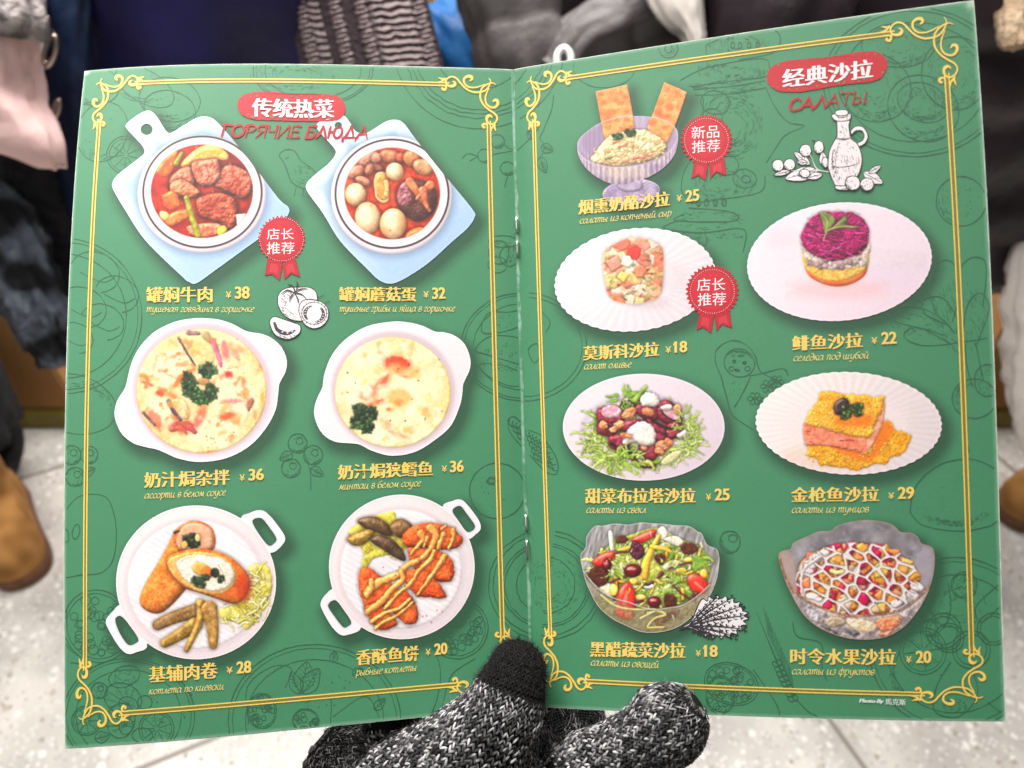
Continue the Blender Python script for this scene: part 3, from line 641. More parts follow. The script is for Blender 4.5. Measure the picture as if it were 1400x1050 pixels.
# ------------------------------------------------------------------ dish pictures of the right page
# --- crackers and cheese salad in a ribbed glass coupe  (crop at 700, 80)
cv = Canvas('R', 700, 80, KZ, 785, 108, 945, 285, step=0.65, base=(170, 152, 178))
bowl = ('p', [(368, 500), (378, 455), (430, 405), (500, 362), (600, 335), (700, 324), (790, 330), (870, 352), (922, 390), (936, 430), (930, 500), (905, 560), (850, 620), (770, 668), (700, 690), (640, 708), (560, 705), (480, 670), (415, 615), (378, 555)])
foot = ('e', 671, 752, 161, 72, -6)
cr1 = ('P', [(470, 186), (560, 166), (650, 147), (672, 260), (694, 395), (600, 430), (522, 455), (495, 320)])
cr2 = ('P', [(858, 133), (920, 160), (986, 190), (960, 270), (920, 380), (868, 485), (800, 450), (762, 392), (812, 260)])
for s_ in (bowl, foot, cr1, cr2): cv.outline(s_)
cv.piece(foot, (158, 142, 170), (186, 172, 196), edge=5, sh=0, nf=8, tex=lambda X, Y, B, d: B * (1 + .12 * np.sin(np.arctan2((Y - 262.6) * 2.2, X - 863) * 34))[..., None])
cv.ring(foot, 1.6, (206, 194, 214)); cv.piece(('p', [(600, 690), (720, 690), (730, 730), (680, 750), (610, 735)]), (186, 172, 194), edge=4)
bd = cv.sdf(bowl, full=True)[2]
th = (cv.X - 858) / 62.0
ribs = np.sin(np.arcsin(np.clip(th, -1, 1)) * 40)
dr = ((cv.Y - 205) / 50)[..., None]
B = rgb(176, 160, 184) * (1 - np.clip(dr, 0, 1) * .18); B = B * (1 + (.10 * ribs)[..., None])
a = np.clip(.5 - bd, 0, 1)[..., None]; cv.C[...] = cv.C * (1 - a) + B * a
cv.glow(('e', 650, 455, 250, 105, -6), (150, 136, 158), .6, 6)
cv.glow(('e', 740, 360, 90, 26), (196, 182, 204), .6, 5)
for sh_ in (cr1, cr2):
    cv.piece(sh_, (240, 178, 118), (230, 156, 98), edge=2.5, nf=7, amp=.5, af=3, sh=.25, rough=.8, tex=lambda X, Y, B, d: B * (.93 + .14 * fbm(X, Y * 2.2, 6, 8))[..., None])
R = random.Random(9)
for x, y in [(505, 205), (555, 195), (610, 185), (640, 215), (520, 245), (580, 240), (625, 250), (520, 290), (600, 285), (650, 300), (540, 330), (590, 340), (660, 350), (550, 380), (610, 390), (670, 385), (880, 170), (930, 195), (860, 210), (910, 235), (950, 215), (840, 260), (900, 285), (930, 270), (830, 310), (880, 330), (915, 330), (810, 360), (860, 385), (840, 420), (890, 420)]:
    cv.piece(('e', x, y, 4, 4), (150, 90, 50), edge=1, sh=0, al=.8)
    if R.random() < .5: cv.glow(('e', x + R.uniform(-16, 16), y + R.uniform(-10, 14), 14, 8), (222, 116, 70), .55, 3)
for x, y in [(510, 310), (560, 300), (540, 350), (830, 250), (820, 300), (885, 270), (790, 360), (850, 330)]: cv.glow(('e', x, y, 20, 10), (216, 104, 62), .5, 4)
mound = ('p', [(442, 582), (470, 535), (520, 465), (570, 425), (640, 405), (710, 398), (770, 410), (830, 440), (872, 495), (850, 540), (790, 575), (700, 600), (600, 606), (520, 605)])
cv.piece(mound, (234, 206, 158), (246, 224, 182), edge=10, amp=2.2, af=3.2, nf=6, rough=2, sh=.35, spec=.12, dif=.7)
for i in range(110):
    a_ = R.random() * 6.28; q = math.sqrt(R.random()); x, y = 655 + 195 * q * math.cos(a_), 510 + 85 * q * math.sin(a_); d = R.random() * 3.14
    if (x < 540 and y < 640 - x * .3): continue
    cv.piece(('s', [(x, y), (x + 16 * math.cos(d), y + 10 * math.sin(d))], R.uniform(3, 6)), R.choice([(248, 228, 186), (226, 192, 140), (240, 214, 166), (214, 178, 128)]), edge=1.4, sh=.25, shw=1.5)
for x, y, c in [(640, 578, (226, 120, 104)), (700, 560, (206, 96, 90)), (745, 556, (214, 110, 100)), (580, 582, (222, 150, 110)), (620, 495, (190, 110, 70)), (545, 560, (130, 140, 80)), (790, 540, (222, 150, 110)), (590, 470, (180, 120, 70))]:
    cv.piece(('s', [(x - 18, y + 4), (x + 18, y - 4)], 6, 4), c, edge=1.5, sh=.15, spec=.2)
parsley(cv, [(600, 440, 34, 18), (670, 420, 34, 20)], n=12, seed=4, r=(7, 12))
cv.clip = np.clip(.5 - bd, 0, 1)
front = ('p', [(368, 500), (420, 560), (500, 596), (600, 612), (700, 606), (800, 580), (880, 530), (936, 440), (940, 520), (905, 580), (850, 640), (770, 690), (640, 720), (520, 710), (420, 640), (370, 560)])
cv.piece(front, (172, 154, 172), (200, 184, 190), edge=5, nf=10, sh=.1, al=.62, tex=lambda X, Y, B, d: B * (1 + .22 * np.sin(np.arcsin(np.clip((X - 858) / 66, -1, 1)) * 46))[..., None])
cv.glow(('e', 640, 640, 110, 26), (240, 220, 180), .35, 9)
for i in range(22):
    x = 450 + i * 21; y = 640 + 20 * math.sin(i / 21 * 3.14) + R.uniform(-12, 8)
    cv.piece(('s', [(x, y - 26), (x + 2, y + 14)], 2.5), (232, 222, 236), edge=1, sh=0, al=R.uniform(.2, .7))
cv.ring(('e', 651, 468, 284, 142, -8), 1.6, (206, 192, 212), .8); cv.clip = None
CANV.append((cv, 'dish_picture', 'printed photo of cheese salad with two crackers in a purple glass coupe'))

# --- scalloped plates
def scallop(cx, cy, rx, ry, ang, n, amp):
    c, s = math.cos(math.radians(ang)), math.sin(math.radians(ang)); out = []
    for i in range(n * 6):
        t = i / (n * 6) * 6.28319; k = 1 + amp * abs(math.sin(t * n / 2)) - amp * .5
        x, y = rx * k * math.cos(t), ry * k * math.sin(t); out.append((cx + x * c - y * s, cy + x * s + y * c))
    return ('P', out)
cv = Canvas('R', 700, 300, KZ, 754, 306, 985, 458, base=(238, 228, 232))
sp = scallop(693, 340, 453, 288, -7, 44, .016); cv.outline(sp)
plate_tone(cv, sp, (247, 240, 244), (230, 220, 228), ribs=((680, 345), 44, .020, .62, 34))
cv.glow(('e', 690, 350, 215, 120, -7), (240, 232, 236), .8, 8); cv.glow(('e', 900, 330, 70, 60), (216, 204, 210), .5, 14); cv.glow(('e', 780, 470, 90, 24), (210, 196, 200), .6, 10)
cyl = ('p', [(514, 215), (525, 180), (560, 150), (640, 112), (700, 104), (780, 118), (835, 150), (852, 190), (852, 280), (850, 350), (836, 420), (780, 458), (690, 475), (600, 464), (548, 432), (526, 360), (516, 280)])
cv.piece(cyl, (242, 214, 168), (246, 226, 190), edge=16, bulge=1.0, nf=8, sh=.25, shw=6, dif=.5)
cv.clip_to(cyl)
R = random.Random(77)
pal = [(240, 150, 126), (246, 206, 150), (250, 236, 214), (238, 172, 140), (244, 196, 120), (236, 128, 104), (250, 240, 226), (226, 214, 140), (240, 206, 176), (234, 120, 80)]
for i in range(85):
    x, y = R.uniform(515, 852), R.uniform(110, 470); cube(cv, x, y, R.uniform(26, 62), pal, i, sh=.10, shw=2.5, al=.8)
for i in range(46):
    x, y = R.uniform(520, 850), R.uniform(120, 465); a_ = R.uniform(-.8, .8)
    cv.piece(('s', [(x, y), (x + 18 * math.cos(a_), y + 18 * math.sin(a_))], R.uniform(3, 6), 2), R.choice([(120, 150, 80), (86, 116, 60), (160, 176, 96), (206, 60, 50)]), edge=1.4, sh=.15)
cube(cv, 685, 185, 42, [(230, 74, 66)], 5, sides=7); cube(cv, 580, 250, 52, [(240, 160, 140)], 6, sides=4); cube(cv, 720, 290, 44, [(240, 142, 104)], 7, sides=6); cube(cv, 650, 240, 40, [(252, 240, 220)], 8); cube(cv, 625, 320, 40, [(246, 214, 120)], 9, sides=4)
cv.glow(('e', 850, 380, 40, 120), (206, 140, 104), .35, 12)
cv.clip = None
CANV.append((cv, 'dish_picture', 'printed photo of a round diced vegetable salad on a ribbed white plate'))

# --- beetroot and cheese salad
cv = Canvas('R', 700, 500, KZ, 765, 506, 996, 662, base=(228, 216, 226))
pl = ('e', 742, 346, 455, 301); cv.outline(pl)
plate_tone(cv, pl, (238, 230, 238), (224, 212, 224))
cv.glow(('e', 722, 372, 330, 210), (206, 194, 204), .8, 6); cv.glow(('e', 722, 390, 290, 180), (236, 228, 232), .8, 12)
gre = [(176, 200, 96), (150, 178, 70), (206, 220, 140), (120, 150, 60), (196, 210, 120)]
lettuce(cv, 725, 385, 300, 170, 150, gre, L=(50, 120), w=(5, 11), seed=3)
lettuce(cv, 560, 470, 120, 80, 70, [(196, 214, 120), (222, 232, 164), (160, 186, 84)], L=(60, 120), w=(4, 9), seed=4)
lettuce(cv, 930, 420, 100, 90, 60, [(196, 214, 120), (222, 232, 164), (160, 186, 84)], L=(50, 110), w=(4, 9), seed=5)
lettuce(cv, 650, 190, 70, 40, 16, [(110, 150, 56), (150, 182, 80)], L=(50, 90), w=(9, 16), seed=6)
cv.piece(('s', [(690, 200), (720, 160), (755, 120)], 16, 9), (134, 168, 66), (170, 196, 96), edge=3)
beet = (112, 26, 44), (146, 44, 62)
for pts in [[(478, 260), (520, 230), (610, 240), (640, 290), (600, 330), (520, 330), (485, 310)], [(690, 230), (760, 205), (830, 230), (850, 280), (780, 310), (710, 280)], [(820, 215), (880, 195), (950, 260), (955, 320), (900, 340), (830, 300)], [(760, 300), (840, 320), (950, 350), (930, 390), (860, 400), (780, 360)],
            [(480, 330), (540, 320), (600, 350), (560, 400), (490, 380)], [(550, 400), (640, 390), (670, 440), (620, 480), (560, 470)], [(600, 330), (700, 300), (760, 330), (700, 380), (620, 370)], [(710, 450), (770, 430), (830, 470), (800, 530), (740, 510)], [(780, 370), (860, 390), (880, 430), (820, 440)], [(640, 460), (700, 500), (720, 560), (680, 540)], [(720, 540), (790, 530), (810, 570), (730, 575)], [(870, 330), (955, 330), (940, 400), (880, 410)]]:
    cv.piece(('p', pts), *beet, edge=6, amp=.9, af=6, spec=.4, sp=16, sh=.6, shw=5, rough=1, nf=6)
for pts in [[(500, 320), (560, 345), (600, 340)], [(790, 310), (870, 350), (930, 350)], [(850, 260), (900, 300), (950, 310)], [(560, 440), (600, 460)], [(690, 500), (650, 470), (690, 520)]]:
    cv.piece(('s', pts, 9, 5), (44, 16, 26), edge=2, al=.85)
for pts in [[(505, 245), (560, 220), (612, 245), (608, 280), (560, 295), (515, 285)], [(840, 235), (890, 225), (945, 285), (940, 310), (880, 290)]]:
    cv.piece(('p', pts), (236, 150, 170), (248, 214, 218), edge=5, amp=.9, af=6, spec=.2, rough=1)
for pts in [[(722, 185), (760, 150), (810, 165), (832, 210), (790, 232), (735, 225)], [(640, 380), (680, 330), (740, 312), (790, 340), (812, 390), (800, 440), (740, 452), (690, 430), (630, 450), (625, 410)], [(830, 235), (880, 215), (910, 240), (870, 255)], [(930, 390), (970, 360), (985, 385), (950, 410)]]:
    cv.piece(('p', pts), (252, 244, 236), (244, 226, 218), edge=8, amp=1.3, af=9, spec=.15, sh=.4, shw=5, rough=1.2)
nut = (206, 132, 92), (226, 160, 116)
for x, y, rx, ry in [(660, 268, 44, 28), (765, 258, 34, 24), (515, 335, 28, 26), (600, 335, 36, 26), (570, 360, 26, 20), (640, 395, 34, 16), (850, 450, 44, 36), (830, 480, 30, 20), (880, 430, 24, 22), (610, 462, 24, 12), (935, 245, 24, 30), (745, 465, 20, 14)]:
    cv.piece(('e', x, y, rx, ry, x % 60 - 30), *nut, edge=4, amp=1.8, af=2.4, spec=.25, sh=.5, shw=4, rough=1.6)
specks(cv, 600, 190, 720, 230, 16, [(40, 24, 28), (80, 40, 40)], (4, 8), 8)
lettuce(cv, 640, 530, 140, 30, 36, [(170, 200, 84), (206, 224, 130), (130, 164, 60)], L=(50, 110), w=(6, 12), seed=9)
lettuce(cv, 980, 330, 50, 70, 16, [(150, 180, 76), (190, 206, 116)], L=(40, 80), w=(5, 9), seed=10)
cv.piece(('p', [(840, 540), (900, 490), (960, 480), (920, 530), (860, 560)]), (240, 232, 206), (222, 220, 170), edge=3, rough=1)
CANV.append((cv, 'dish_picture', 'printed photo of beetroot salad with white cheese and nuts on a wide rimmed plate'))

# --- vegetable salad in a clear glass bowl
gl = Canvas('R', 740, 690, KZ, 790, 710, 988, 868, step=0.65, base=(150, 146, 138)); cv = gl
bw = ('p', [(222, 285), (250, 240), (256, 180), (300, 122), (350, 118), (415, 106), (490, 112), (560, 100), (620, 104), (690, 108), (760, 116), (830, 120), (880, 150), (905, 165), (935, 225), (985, 248), (1002, 290), (1000, 350), (985, 430), (945, 520), (880, 600), (800, 670), (725, 705), (640, 720), (560, 715), (480, 682), (400, 642), (320, 570), (262, 460), (234, 370)])
cv.outline(bw); bd = cv.sdf(bw, full=True)[2]
st = fbm(cv.X * 1.4 + cv.Y * .4, cv.Y * .25, 4.5, 3)
cv.C[...] = rgb(164, 160, 160) + ((st - .5) * .55)[..., None]
cv.glow(('e', 600, 600, 300, 110), (138, 130, 84), .8, 16)
cv.clip = np.clip(.5 - bd, 0, 1)
cv.piece(('p', [(300, 330), (400, 210), (500, 170), (650, 130), (780, 190), (900, 240), (950, 330), (940, 430), (880, 500), (760, 570), (600, 590), (450, 550), (330, 470), (270, 400)]), (214, 214, 120), (176, 190, 80), edge=16, amp=2, af=4, nf=8, sh=.3)
lettuce(cv, 600, 370, 320, 180, 190, [(206, 220, 120), (232, 236, 176), (160, 190, 70), (120, 160, 60), (240, 240, 206)], L=(40, 110), w=(6, 15), seed=11, out=False)
R = random.Random(21)
for i in range(34):
    x, y = R.uniform(340, 900), R.uniform(230, 540); d = R.random() * 3.14; l = R.uniform(30, 70)
    cv.piece(('s', [(x, y), (x + l * .5 * math.cos(d), y + l * .5 * math.sin(d) + 6), (x + l * math.cos(d), y + l * math.sin(d))], R.uniform(7, 13), 5), R.choice([(246, 196, 84), (240, 176, 60), (250, 214, 120), (110, 40, 62), (240, 238, 226)]), edge=2.4, spec=.25, sh=.4, shw=3)
for pts, c in [([(378, 155), (402, 156), (410, 240), (412, 280), (392, 275)], (242, 236, 224)), ([(640, 170), (680, 120), (715, 160), (690, 200)], (244, 238, 222)), ([(690, 195), (760, 175), (806, 215), (770, 235)], (238, 228, 204)), ([(330, 465), (400, 440), (430, 480), (400, 520), (350, 500)], (248, 234, 196)), ([(680, 350), (740, 310), (800, 330), (760, 360), (700, 370)], (238, 236, 190))]:
    cv.piece(('p', pts), c, edge=4, amp=.8, spec=.15, sh=.4)
cv.piece(('s', [(660, 180), (620, 260), (590, 330), (575, 400)], 13, 27), (250, 206, 92), (244, 188, 70), edge=5, spec=.25, sh=.45, shw=4)
cv.piece(('s', [(620, 235), (700, 250), (740, 275)], 12, 9), (250, 206, 92), edge=3); cv.piece(('s', [(440, 260), (500, 240), (560, 225)], 13, 9), (250, 210, 96), edge=3)
for x, y, rx, ry in [(545, 420, 30, 22), (520, 430, 24, 20), (410, 480, 24, 34), (915, 390, 22, 28), (790, 370, 30, 16), (560, 520, 30, 16), (830, 310, 26, 16)]: cv.piece(('e', x, y, rx, ry), (246, 190, 74), (252, 214, 120), edge=3, spec=.3)
for pts in [[(505, 200), (560, 165), (620, 140), (652, 150), (620, 190), (560, 215)], [(290, 320), (340, 275), (412, 262), (408, 300), (370, 350), (310, 345)], [(425, 560), (440, 480), (485, 435), (525, 480), (528, 550), (515, 640), (450, 640), (418, 610)], [(822, 420), (850, 388), (910, 410), (942, 460), (910, 505), (850, 480)]]:
    cv.piece(('p', pts), (222, 50, 42), (236, 86, 70), edge=6, spec=.4, sh=.5, shw=4, nf=10)
for pts, w in [([(560, 185), (620, 160)], 8), ([(470, 560), (485, 490)], 14), ([(480, 580), (478, 630)], 12), ([(870, 440), (915, 480)], 9)]: cv.piece(('s', pts, w, w * .5), (246, 150, 120), edge=2, sh=0, al=.85)
for x, y, rx, ry, an in [(516, 371, 50, 37, -6), (370, 340, 26, 42, 8), (637, 547, 38, 32, 0), (865, 345, 14, 20, 0)]:
    cv.piece(('e', x, y, rx, ry, an), (126, 28, 36), (96, 18, 28), edge=9, spec=.6, sp=40, sh=.5, shw=4)
    cv.glow(('e', x - 6, y - 10, rx * .4, 4), (230, 190, 190), .7, 2)
br = (112, 62, 46), (88, 46, 36)
for pts in [[(262, 395), (310, 345), (370, 380), (378, 430), (320, 458), (275, 420)], [(425, 190), (455, 168), (490, 195), (470, 215), (425, 215)], [(785, 235), (820, 212), (880, 235), (880, 265), (830, 280), (795, 265)], [(690, 530), (710, 500), (758, 520), (752, 570), (700, 575)], [(640, 660), (650, 630), (770, 590), (772, 620), (720, 645), (665, 685)], [(640, 290), (690, 280), (700, 310), (670, 340)]]:
    cv.piece(('p', pts), *br, edge=4, amp=1.8, af=2.2, sh=.5, shw=4, rough=1.2, nf=3)
for pts in [[(520, 205), (570, 230), (580, 280), (540, 310), (500, 270)]]: cv.piece(('p', pts), (98, 40, 64), (60, 24, 44), edge=4, amp=1.4, spec=.25)
for pts in [[(430, 265), (500, 265), (540, 255)], [(390, 440), (430, 420), (480, 405)], [(700, 400), (740, 450), (790, 500), (850, 540)], [(720, 360), (770, 340), (840, 325)]]: cv.piece(('s', pts, 5, 4), (120, 40, 70), edge=1.5)
for pts in [[(850, 300), (900, 300), (940, 330), (900, 350), (860, 380)], [(720, 380), (770, 400), (790, 440), (740, 440)], [(720, 265), (750, 280), (730, 310)]]: cv.piece(('p', pts), (120, 160, 60), (160, 190, 90), edge=3, rough=2, amp=.8)
lettuce(cv, 560, 350, 260, 150, 26, [(220, 230, 150), (180, 206, 90)], L=(30, 80), w=(3, 6), seed=14, out=False)
low = ('p', [(232, 370), (262, 420), (330, 480), (430, 545), (540, 580), (660, 588), (780, 572), (880, 520), (960, 440), (990, 420), (950, 530), (880, 620), (790, 690), (640, 726), (500, 700), (380, 640), (280, 530)])
cv.piece(low, (140, 132, 96), (170, 160, 130), edge=6, nf=7, sh=.15, al=.5, amp=1.6, af=5, spec=.2)
for pts, c in [([(600, 610), (660, 600), (700, 620), (640, 640), (600, 690), (650, 690), (690, 690)], (234, 214, 130)), ([(340, 510), (420, 570), (520, 590), (640, 588)], (226, 214, 150)), ([(560, 640), (600, 620), (640, 600)], (230, 206, 150))]:
    cv.piece(('s', pts, 8, 6), c, edge=2.5, spec=.2, sh=.2, al=.85)
for i in range(60):
    x, y = R.uniform(250, 980), R.uniform(130, 700); l = R.uniform(10, 40)
    if 320 < x < 900 and 200 < y < 560: continue
    cv.piece(('s', [(x, y), (x + R.uniform(-10, 10), y + l)], R.uniform(2, 6), 2), R.choice([(236, 232, 232), (110, 104, 104), (200, 194, 196), (90, 80, 60)]), edge=1.5, sh=0, al=R.uniform(.25, .7))
cv.clip = None
cv.ring(bw, 2.0, (206, 202, 204), .85); cv.piece(('s', [(236, 372), (290, 440), (350, 495), (420, 530), (490, 548), (560, 575), (640, 590), (730, 580), (800, 565), (880, 515), (950, 450)], 4), (220, 214, 206), edge=1.4, sh=.3, al=.85)
CANV.append((cv, 'dish_picture', 'printed photo of mixed vegetable salad with beans and tomato in a glass bowl'))

# --- layered beetroot cake
cv = Canvas('R', 1000, 260, KZ, 1016, 270, 1280, 446, base=(242, 230, 240))
sp = scallop(608, 403, 520, 332, -5, 60, .006); cv.outline(sp)
plate_tone(cv, sp, (248, 238, 246), (240, 224, 238)); cv.glow(('e', 285, 270, 70, 40), (232, 218, 228), .6, 16); cv.glow(('e', 900, 500, 110, 60), (232, 214, 228), .6, 18); cv.glow(('e', 600, 560, 220, 30), (238, 196, 196), .55, 16)
for i in range(7): cv.piece(('s', [(800, 330 + i * 18), (950, 345 + i * 14), (1090, 360 + i * 12)], 3, 1), (250, 242, 248), edge=1, sh=.06, shw=2, al=.5)
body = ('p', [(405, 300), (480, 330), (590, 350), (700, 330), (768, 280), (768, 430), (740, 490), (670, 530), (590, 542), (510, 525), (440, 485), (415, 430)])
cv.piece(body, (240, 122, 62), (246, 140, 84), edge=8, sh=.12, shw=6)
cv.piece(('p', [(408, 300), (590, 350), (768, 280), (770, 415), (735, 465), (660, 500), (580, 512), (500, 500), (430, 455), (410, 420)]), (238, 204, 120), (228, 186, 96), edge=3, sh=0, amp=1.4, af=2.4, nf=5, rough=1.4)
cv.piece(('p', [(406, 300), (590, 350), (768, 280), (768, 370), (730, 410), (650, 440), (580, 448), (500, 435), (435, 400), (410, 370)]), (236, 222, 206), (214, 196, 190), edge=3, sh=.1, amp=1.4, af=2.6, nf=5, rough=1.6)
R = random.Random(3)
for i in range(30):
    x = R.uniform(430, 760); y = 395 + 26 * math.sin((x - 410) / 350 * 3.14) + R.uniform(-22, 22)
    cube(cv, x, y, R.uniform(9, 20), [(190, 160, 164), (160, 128, 132), (226, 206, 200), (206, 190, 176)], i, sh=.25, shw=2)
top = ('p', [(398, 240), (440, 165), (500, 135), (590, 122), (680, 130), (745, 165), (772, 225), (765, 300), (720, 360), (640, 385), (570, 395), (490, 375), (420, 330), (400, 290)])
cv.piece(top, (176, 26, 104), (206, 44, 130), edge=14, amp=2.2, af=3.0, nf=5, sh=.4, shw=5, rough=2.2, dif=.85, spec=.1)
cv.clip_to(top)
for i in range(170):
    x, y = R.uniform(395, 775), R.uniform(120, 395); d = R.uniform(-.9, .9); pts = [(x, y)]
    for k in range(3): d += R.uniform(-.5, .5); pts.append((pts[-1][0] + 18 * math.cos(d), pts[-1][1] + 14 * math.sin(d)))
    cv.piece(('s', pts, R.uniform(4, 8), 3), R.choice([(206, 40, 130), (170, 24, 100), (226, 76, 156), (140, 16, 80), (190, 40, 120)]), edge=1.8, sh=.4, shw=2.4, spec=.22)
cv.clip = None
cv.piece(('p', [(500, 128), (545, 130), (585, 165), (570, 200), (545, 235), (525, 240), (515, 190)]), (112, 128, 70), (140, 152, 90), edge=3, sh=.4, shw=4)
cv.piece(('p', [(545, 232), (590, 190), (635, 145), (655, 170), (640, 195), (720, 205), (690, 215), (610, 215), (560, 225)]), (104, 124, 70), (134, 150, 92), edge=3, sh=.4, shw=4)
for pts in [[(520, 280), (535, 240), (580, 205), (640, 160)], [(530, 238), (540, 180), (515, 140)], [(545, 225), (620, 205), (700, 208)]]: cv.piece(('s', pts, 4, 2), (196, 190, 130), edge=1, sh=.1)
CANV.append((cv, 'dish_picture', 'printed photo of a round layered salad with magenta beetroot top on a white plate'))

# --- square tuna cake in orange crumbs
cv = Canvas('R', 1000, 490, KZ, 1028, 503, 1294, 655, base=(240, 230, 230))
sp = scallop(660, 365, 522, 288, 2, 52, .014); cv.outline(sp)
plate_tone(cv, sp, (250, 242, 242), (232, 222, 226), ribs=((650, 370), 52, .020, .58, 44))
cv.glow(('e', 640, 380, 330, 150), (242, 230, 230), .7, 12); cv.glow(('e', 540, 560, 230, 50), (234, 206, 186), .5, 12)
cr = ('p', [(420, 480), (520, 480), (700, 520), (790, 470), (855, 350), (905, 365), (930, 405), (1012, 428), (1000, 480), (965, 535), (890, 560), (880, 590), (800, 600), (700, 626), (600, 612), (520, 605), (480, 570), (415, 545), (440, 520)])
txc = lambda X, Y, B, d: B * (.80 + .42 * np.clip(1 - cells(X, Y, 2.6, 2)[0], 0, 1) * (.6 + .6 * cells(X, Y, 2.6, 2)[1]))[..., None]
cv.piece(cr, (242, 168, 48), (246, 184, 70), edge=4, amp=1.6, af=2.2, rough=2.4, sh=.2, tex=txc)
cv.glow(('p', [(600, 500), (770, 530), (850, 370), (900, 400), (860, 470), (780, 560), (650, 540)]), (232, 106, 40), .6, 8)
cv.piece(('p', [(412, 365), (520, 395), (715, 445), (768, 448), (764, 535), (700, 525), (600, 505), (500, 490), (420, 482)]), (232, 132, 104), (240, 158, 130), edge=4, amp=1.0, af=2.6, sh=.3, rough=1, nf=6)
cv.piece(('p', [(764, 448), (805, 400), (862, 250), (860, 330), (840, 400), (800, 480), (768, 535)]), (240, 160, 132), (248, 190, 166), edge=3, amp=.8, af=2.6, sh=.1)
tp_ = ('p', [(500, 195), (560, 183), (620, 198), (700, 206), (780, 212), (852, 214), (862, 245), (835, 320), (800, 410), (765, 448), (715, 445), (620, 425), (520, 395), (440, 380), (410, 355), (440, 310), (480, 240)])
cv.piece(tp_, (242, 172, 62), (248, 190, 86), edge=5, amp=1.6, af=2.4, rough=2.4, sh=.25, tex=txc, nf=12)
cv.glow(('e', 690, 345, 90, 30), (236, 112, 40), .6, 8)
R = random.Random(6)
for i in range(90):
    a_ = R.random(); x = 430 + 560 * a_; y = 545 + 60 * R.random() - (max(0, x - 700) * .5) + R.uniform(-30, 20)
    cv.piece(('e', x, y, R.uniform(4, 9), R.uniform(3, 7)), R.choice([(248, 190, 70), (240, 150, 40), (252, 206, 110)]), edge=1.6, sh=.2, shw=1.5)
for x, y in [(620, 462), (650, 460), (680, 462), (560, 410), (600, 500), (640, 505), (700, 512), (430, 410), (450, 470), (580, 495)]: cv.piece(('s', [(x - 10, y), (x + 10, y + 1)], 3), (150, 50, 40), edge=1, sh=0, al=.8)
cv.piece(('p', [(578, 260), (600, 235), (630, 222), (660, 240), (655, 280), (620, 315), (590, 315), (576, 290)]), (40, 26, 30), (66, 44, 48), edge=5, spec=.5, sh=.45, shw=4)
cv.piece(('s', [(590, 300), (590, 265), (615, 245)], 5), (130, 100, 100), edge=1.5, sh=0, al=.7)
parsley(cv, [(660, 290, 40, 30), (710, 275, 34, 28), (645, 325, 30, 18), (715, 310, 24, 16)], cols=((76, 106, 50), (126, 150, 74), (48, 74, 36)), n=15, seed=8, r=(8, 15))
CANV.append((cv, 'dish_picture', 'printed photo of a square salad cake in orange crumbs on a scalloped plate'))

# --- fruit salad in a gilt-rimmed glass bowl
cv = Canvas('R', 1030, 700, KZ, 1060, 706, 1284, 876, step=0.7, base=(150, 140, 150))
bw = ('p', [(142, 245), (165, 218), (208, 208), (222, 175), (260, 155), (328, 125), (370, 108), (438, 104), (470, 78), (560, 52), (660, 45), (760, 62), (800, 85), (830, 112), (890, 118), (925, 140), (945, 175), (990, 190), (1015, 215), (1020, 290), (1004, 390), (965, 490), (900, 590), (830, 660), (740, 705), (640, 718), (540, 712), (450, 688), (360, 645), (280, 575), (215, 465), (165, 350)])
cv.outline(bw); bd = cv.sdf(bw, full=True)[2]
cv.C[...] = rgb(146, 142, 146) + ((fbm(cv.X, cv.Y, 12, 4) - .5) * .30)[..., None]
cv.clip = np.clip(.5 - bd, 0, 1)
cv.glow(('p', [(150, 250), (200, 240), (250, 400), (290, 500), (220, 460)]), (206, 170, 156), .5, 8); cv.glow(('e', 960, 300, 40, 100), (176, 168, 178), .7, 8)
R = random.Random(12)
for i in range(16):
    x, y = R.uniform(260, 980), R.uniform(80, 330); cv.piece(('e', x, y, R.uniform(20, 50), R.uniform(10, 30), R.uniform(0, 90)), (140, 132, 144), (170, 162, 172), edge=5, sh=0, al=.35, soft=4, spec=.12)
cv.piece(('p', [(260, 300), (320, 240), (440, 190), (560, 175), (680, 190), (800, 230), (890, 300), (930, 400), (900, 480), (760, 560), (600, 590), (450, 560), (320, 500), (255, 400)]), (246, 196, 150), (240, 160, 120), edge=12, amp=1, nf=10, sh=.4, shw=5)
pal = [(244, 168, 72), (238, 140, 72), (206, 24, 80), (190, 20, 70), (246, 196, 110), (242, 206, 170), (240, 132, 90), (214, 36, 90)]
for i in range(90):
    a_ = R.random() * 6.28; q = math.sqrt(R.random()); x, y = 585 + 320 * q * math.cos(a_), 390 + 195 * q * math.sin(a_)
    cube(cv, x, y, R.uniform(34, 58), pal, i, spec=.25, sides=4, sh=.20, shw=3, edge=4)
for x, y, r, c in [(620, 490, 52, (206, 24, 84)), (600, 375, 44, (204, 22, 80)), (510, 430, 36, (200, 40, 76)), (545, 200, 40, (214, 30, 90)), (700, 235, 30, (206, 24, 84)), (770, 410, 34, (210, 40, 90)), (420, 310, 32, (214, 40, 90)), (760, 245, 26, (200, 30, 80)), (610, 300, 24, (206, 24, 84)),
                   (480, 250, 46, (246, 180, 92)), (510, 310, 36, (246, 160, 66)), (400, 430, 46, (244, 160, 66)), (720, 330, 56, (246, 196, 100)), (830, 330, 50, (244, 170, 90)), (720, 480, 44, (240, 150, 80)), (840, 420, 40, (240, 130, 84)), (520, 520, 50, (246, 206, 186)), (350, 400, 36, (238, 130, 84))]:
    cube(cv, x, y, r, [c], int(x), spec=.22, sides=5, edge=5, sh=.25, shw=3)
